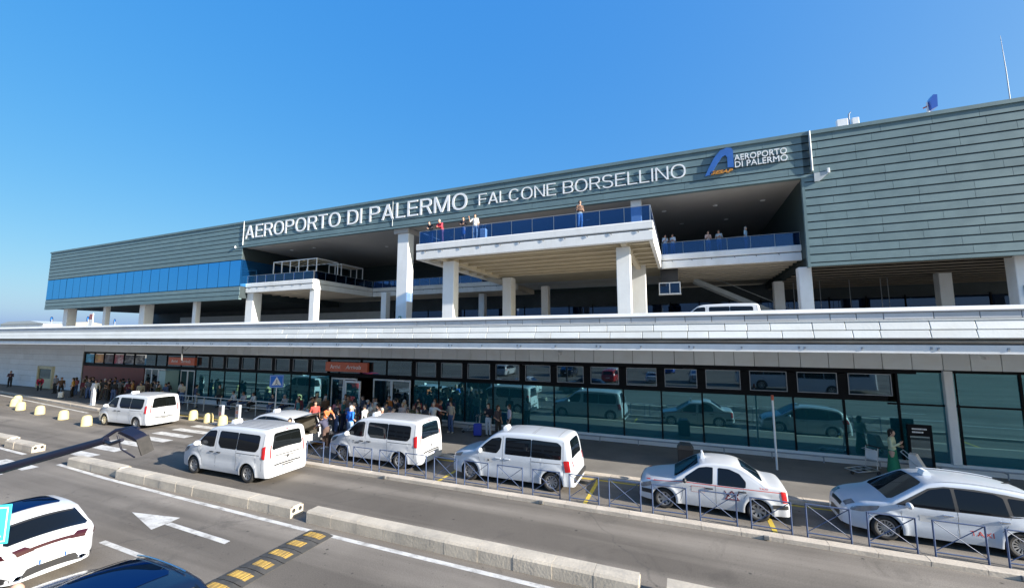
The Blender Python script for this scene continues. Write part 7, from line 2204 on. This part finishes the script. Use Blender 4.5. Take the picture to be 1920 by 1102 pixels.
P(-20.0, 20.7, S0, 0, 'stand', 'trousers long', (0.03, 0.03, 0.04), K_, 'person in black left of the open door leaf', hair='long')
P(-19.3, 20.2, S0, 20, 'stand', 'trousers', (0.16, 0.10, 0.07), NV, 'person in brown in front of the open door leaf', hair='long', hc='b')
P(-18.5, 20.6, S0, -20, 'contra', 'trousers long', (0.05, 0.06, 0.09), K_, 'person in a navy jacket at the main glass doors')
P(-17.3, 20.2, S0, 10, 'stand', 'trousers', (0.66, 0.67, 0.66), NV, 'person in a white cardigan right of the open door leaf')
P(-16.9, 21.1, S0, -10, 'contra', 'trousers', (0.62, 0.18, 0.03), K_, 'person in an orange jacket at the glass doors', hc='b')
P(-15.9, 20.6, S0, 0, 'cross', 'trousers', (0.03, 0.04, 0.07), K_, 'person in a dark navy T-shirt with arms folded by the doors')
P(-14.5, 19.3, S0, 15, 'stand', 'trousers', (0.5, 0.4, 0.36), K_, 'blond person behind the roof of the first rank minibus', hc='y')
P(-14.6, 20.9, S0, 0, 'stand', 'trousers', (0.22, 0.02, 0.03), K_, 'person in a maroon top before the glass right of the doors')
P(-13.2, 19.0, S0, -15, 'stand', 'trousers', (0.55, 0.50, 0.45), K_, 'person in a tan top behind the first rank minibus', hc='y')
P(-13.7, 21.3, S0, 0, 'phone', 'trousers', (0.28, 0.08, 0.04), K_, 'person in rust red close to the glass', hair='long', hc='b')
P(-12.95, 20.0, S0, 10, 'point', 'trousers', (0.64, 0.65, 0.66), JE, 'person in a white top with one arm stretched out', hc='g')
P(-12.25, 20.7, S0, -10, 'contra', 'trousers', (0.46, 0.40, 0.32), JE, 'person in a striped beige shirt and blue jeans by the trolley', shoes=(0.5, 0.5, 0.48))
P(-9.95, 20.8, S0, 0, 'phone', 'trousers long', (0.02, 0.02, 0.03), (0.62, 0.62, 0.62), 'person in black jacket and white trousers beside a blue suitcase', hair='long')
P(-9.2, 20.4, S0, 70, 'contra', 'trousers', (0.05, 0.04, 0.05), K_, 'brown haired person in black over the long window minibus', hair='long', hc='b')
P(-8.75, 20.9, S0, -60, 'stand', 'trousers', (0.58, 0.54, 0.66), K_, 'person in a lilac top over the long window minibus', hair='long', hc='b')
for (x, y, t, lab) in ((-12.6, 24.2, (0.10, 0.09, 0.09), 'dim figure inside the hall behind the glass, farthest from the doors trolley'), (-11.7, 24.6, (0.22, 0.22, 0.2), 'dim figure in grey inside the hall behind the glass'), (-10.6, 24.1, (0.05, 0.05, 0.06), 'dim figure in black inside the hall behind the glass')):
    P(x, y, 0.16, rng.uniform(-30, 30), 'stand', 'trousers', t, K_, lab, group='figures inside the hall')
P(7.35, 20.75, S0, 60, 'phone', 'dress long', (0.50, 0.55, 0.38), (0.02, 0.20, 0.10), 'woman in a long green dress and pale cardigan with a stroller', hair='long', s=1.02)
person(-9.42, 3.30, 0, -60, 'stand', 'trousers', (0.15, 0.15, 0.16), K_, 'bald man beside the dark blue car at the bottom edge', hair='none', sk=0)
# terrace
GT = 'people on the terrace'
T0 = 12.44
person(-17.05, 25.5, T0, 0, 'lean', 'trousers long', (0.02, 0.02, 0.03), NV, 'dark haired person in black leaning on the terrace corner rail', hair='long', group=GT)
person(-16.15, 25.5, T0, -10, 'lean', 'trousers long', (0.50, 0.04, 0.07), (0.45, 0.12, 0.15), 'person in a red coat leaning on the terrace rail', hc='g', group=GT, s=1.04)
person(-14.3, 25.5, T0, 0, 'cross', 'skirt', (0.02, 0.02, 0.03), (0.06, 0.12, 0.28), 'person in black top and blue skirt at the terrace rail', hair='long', hc='b', group=GT)
person(-13.35, 25.5, T0, 10, 'raise', 'trousers', (0.70, 0.69, 0.66), (0.55, 0.53, 0.48), 'person in white with a raised hand at the terrace rail', hair='short', hc='b', group=GT, s=1.06)
person(-5.75, 25.5, T0, 40, 'phone', 'trousers', (0.10, 0.06, 0.045), (0.20, 0.32, 0.48), 'person in brown T-shirt and jeans with a pale backpack on the terrace', hc='b', group=GT, s=1.06)
GB = 'people on the right balcony'
person(-0.95, 36.5, T0, 30, 'phone', 'trousers', (0.45, 0.55, 0.68), (0.3, 0.36, 0.45), 'person in a pale blue shirt at the balcony corner', group=GB)
person(-0.35, 36.5, T0, -30, 'cross', 'trousers', (0.5, 0.58, 0.66), (0.3, 0.34, 0.42), 'second person in pale blue at the balcony corner', group=GB, hc='b')
person(2.35, 36.6, T0, 20, 'phone', 'trousers', (0.55, 0.40, 0.36), (0.3, 0.34, 0.4), 'person in a pale pink top at the balcony rail', group=GB, hc='b')
person(3.15, 36.6, T0, -20, 'cross', 'trousers', (0.36, 0.42, 0.46), (0.2, 0.26, 0.34), 'person in grey beside the pink top at the balcony rail', group=GB)
person(5.05, 36.6, T0, 70, 'stand', 'trousers', (0.34, 0.52, 0.66), (0.3, 0.4, 0.5), 'grey haired person in light blue standing alone on the balcony', hc='g', group=GB, s=1.05)

# ---- the rest of the crowd, each a person of its own
CN = [('charcoal', (0.04, 0.04, 0.045)), ('black', K_), ('navy', NV), ('olive', (0.07, 0.075, 0.04)), ('maroon', (0.13, 0.02, 0.03)), ('grey', (0.20, 0.20, 0.21)), ('white', (0.64, 0.64, 0.62)), ('brown', (0.10, 0.06, 0.04)), ('denim blue', (0.07, 0.11, 0.22)), ('sand', (0.40, 0.33, 0.23)), ('teal', (0.03, 0.14, 0.15)), ('rose', (0.42, 0.16, 0.17))]
def crowd(n, x0, x1, y0, y1, where, avoid):
    done = []
    i = 0
    tries = 0
    while i < n and tries < 400:
        tries += 1
        x, y = rng.uniform(x0, x1), rng.uniform(y0, y1)
        if any((x - a) ** 2 + (y - b) ** 2 < 0.42 ** 2 for a, b in done + avoid): continue
        done.append((x, y))
        nm, c = CN[i % len(CN)]
        P(x, y, S0, rng.uniform(0, 360), rng.choice(['stand', 'contra', 'phone', 'cross', 'walk']), rng.choice(['trousers', 'trousers long']), c, rng.choice([K_, NV, JE, (0.1, 0.09, 0.08)]), 'person in a %s top %s' % (nm, where), hair=rng.choice(['short', 'short', 'long', 'bun']), hc=rng.choice('kkbg'), s=rng.uniform(0.93, 1.06))
        i += 1
taken = [(o.location.x, o.location.y) for o in COL.objects if o.name.startswith('person') and o.location.z < 2]
crowd(12, -55.0, -46.2, 19.6, 21.7, 'in the queue left of the white totem', taken)
crowd(10, -45.8, -38.6, 19.8, 21.6, 'in the crowd under the far arrivals sign', taken)
crowd(12, -22.6, -16.2, 18.3, 20.9, 'in the crowd before the main glass doors', taken)
crowd(9, -16.0, -12.6, 18.6, 21.6, 'in the crowd right of the main doors', taken)

crowd(11, -19.0, -12.8, 17.3, 18.9, 'standing at the kerb behind the first rank minibus', taken)

# ---- luggage
def suitcase(x, y, z, rz, col, label, s=1.0):
    r = tag(empty('suitcase', (x, y, z), rad(rz)), label, 'suitcase')
    r.scale = (s, s, s)
    m = mat('suitcase_shell', col, 0.4, var=0.08, scale=5, coords='obj')
    b = MB().cbox(-0.22, 0.22, -0.13, 0.13, 0.05, 0.68, 0.045)
    for k in range(5): b.box(-0.15 + k * 0.07, -0.13 + k * 0.07, -0.136, -0.129, 0.12, 0.6)
    place('shell', b.mesh('shell', m), r)
    place('handle', MB().tube([(-0.1, 0.08, 0.66), (-0.1, 0.08, 0.98), (0.1, 0.08, 0.98), (0.1, 0.08, 0.66)], 0.01, 6).mesh('handle', M['steel']), r)
    for (a, c) in ((-0.17, -0.09), (0.17, -0.09), (-0.17, 0.09), (0.17, 0.09)):
        place('wheel', MB().lathe([(0, -0.012), (0.028, -0.012), (0.028, 0.012), (0, 0.012)], 'x', 10).mesh('wheel', M['tyre']), r, (a, c, 0.028))
suitcase(-12.75, 25.65, T0, 5, (0.72, 0.72, 0.70), 'white suitcase standing behind the terrace glass', 1.1)
suitcase(-10.45, 20.5, S0, 15, (0.03, 0.06, 0.42), 'blue suitcase beside the person in white trousers')
suitcase(-16.9, 16.4, 0, 30, (0.03, 0.03, 0.035), 'black suitcase waiting behind the estate taxi')
suitcase(-17.9, 19.9, S0, -20, (0.25, 0.02, 0.03), 'dark red suitcase in front of the main doors')
suitcase(-51.4, 19.2, S0, 40, (0.70, 0.70, 0.68), 'white suitcase at the head of the queue', 0.8)
suitcase(-46.9, 19.6, S0, 10, (0.02, 0.02, 0.03), 'black suitcase left of the white totem')
# stroller with the woman in green
sr = tag(empty('stroller', (8.05, 20.45, 0.15), rad(60)), 'pale stroller pushed by the woman in the green dress', 'stroller')
place('seat', MB().prism([(-0.3, 0.35), (0.25, 0.3), (0.35, 0.45), (0.1, 0.5), (-0.1, 0.95), (-0.3, 0.95)], 'x', -0.2, 0.2).mesh('seat', cloth((0.6, 0.58, 0.58))), sr, (0, 0, 0), (0, 0, math.pi))
place('frame', MB().tube([(-0.22, 0.5, 1.0), (-0.22, -0.4, 0.12)], 0.015, 6).tube([(0.22, 0.5, 1.0), (0.22, -0.4, 0.12)], 0.015, 6).tube([(-0.22, 0.35, 0.12), (-0.22, -0.05, 0.5)], 0.015, 6).tube([(0.22, 0.35, 0.12), (0.22, -0.05, 0.5)], 0.015, 6).tube([(-0.22, 0.5, 1.0), (0.22, 0.5, 1.0)], 0.018, 6).mesh('frame', M['steel']), sr)
for (a, c) in ((-0.24, -0.42), (0.24, -0.42), (-0.24, 0.36), (0.24, 0.36)):
    place('wheel', MB().lathe([(0, -0.02), (0.1, -0.02), (0.11, 0), (0.1, 0.02), (0, 0.02)], 'x', 14).mesh('wheel', M['tyre']), sr, (a, c, 0.11))
place('backpack', MB().cbox(-0.16, 0.16, 0.12, 0.28, 1.05, 1.45, 0.05).mesh('backpack', cloth((0.5, 0.47, 0.42))), [o for o in COL.objects if o.get('label', '').startswith('person in brown T-shirt')][0])
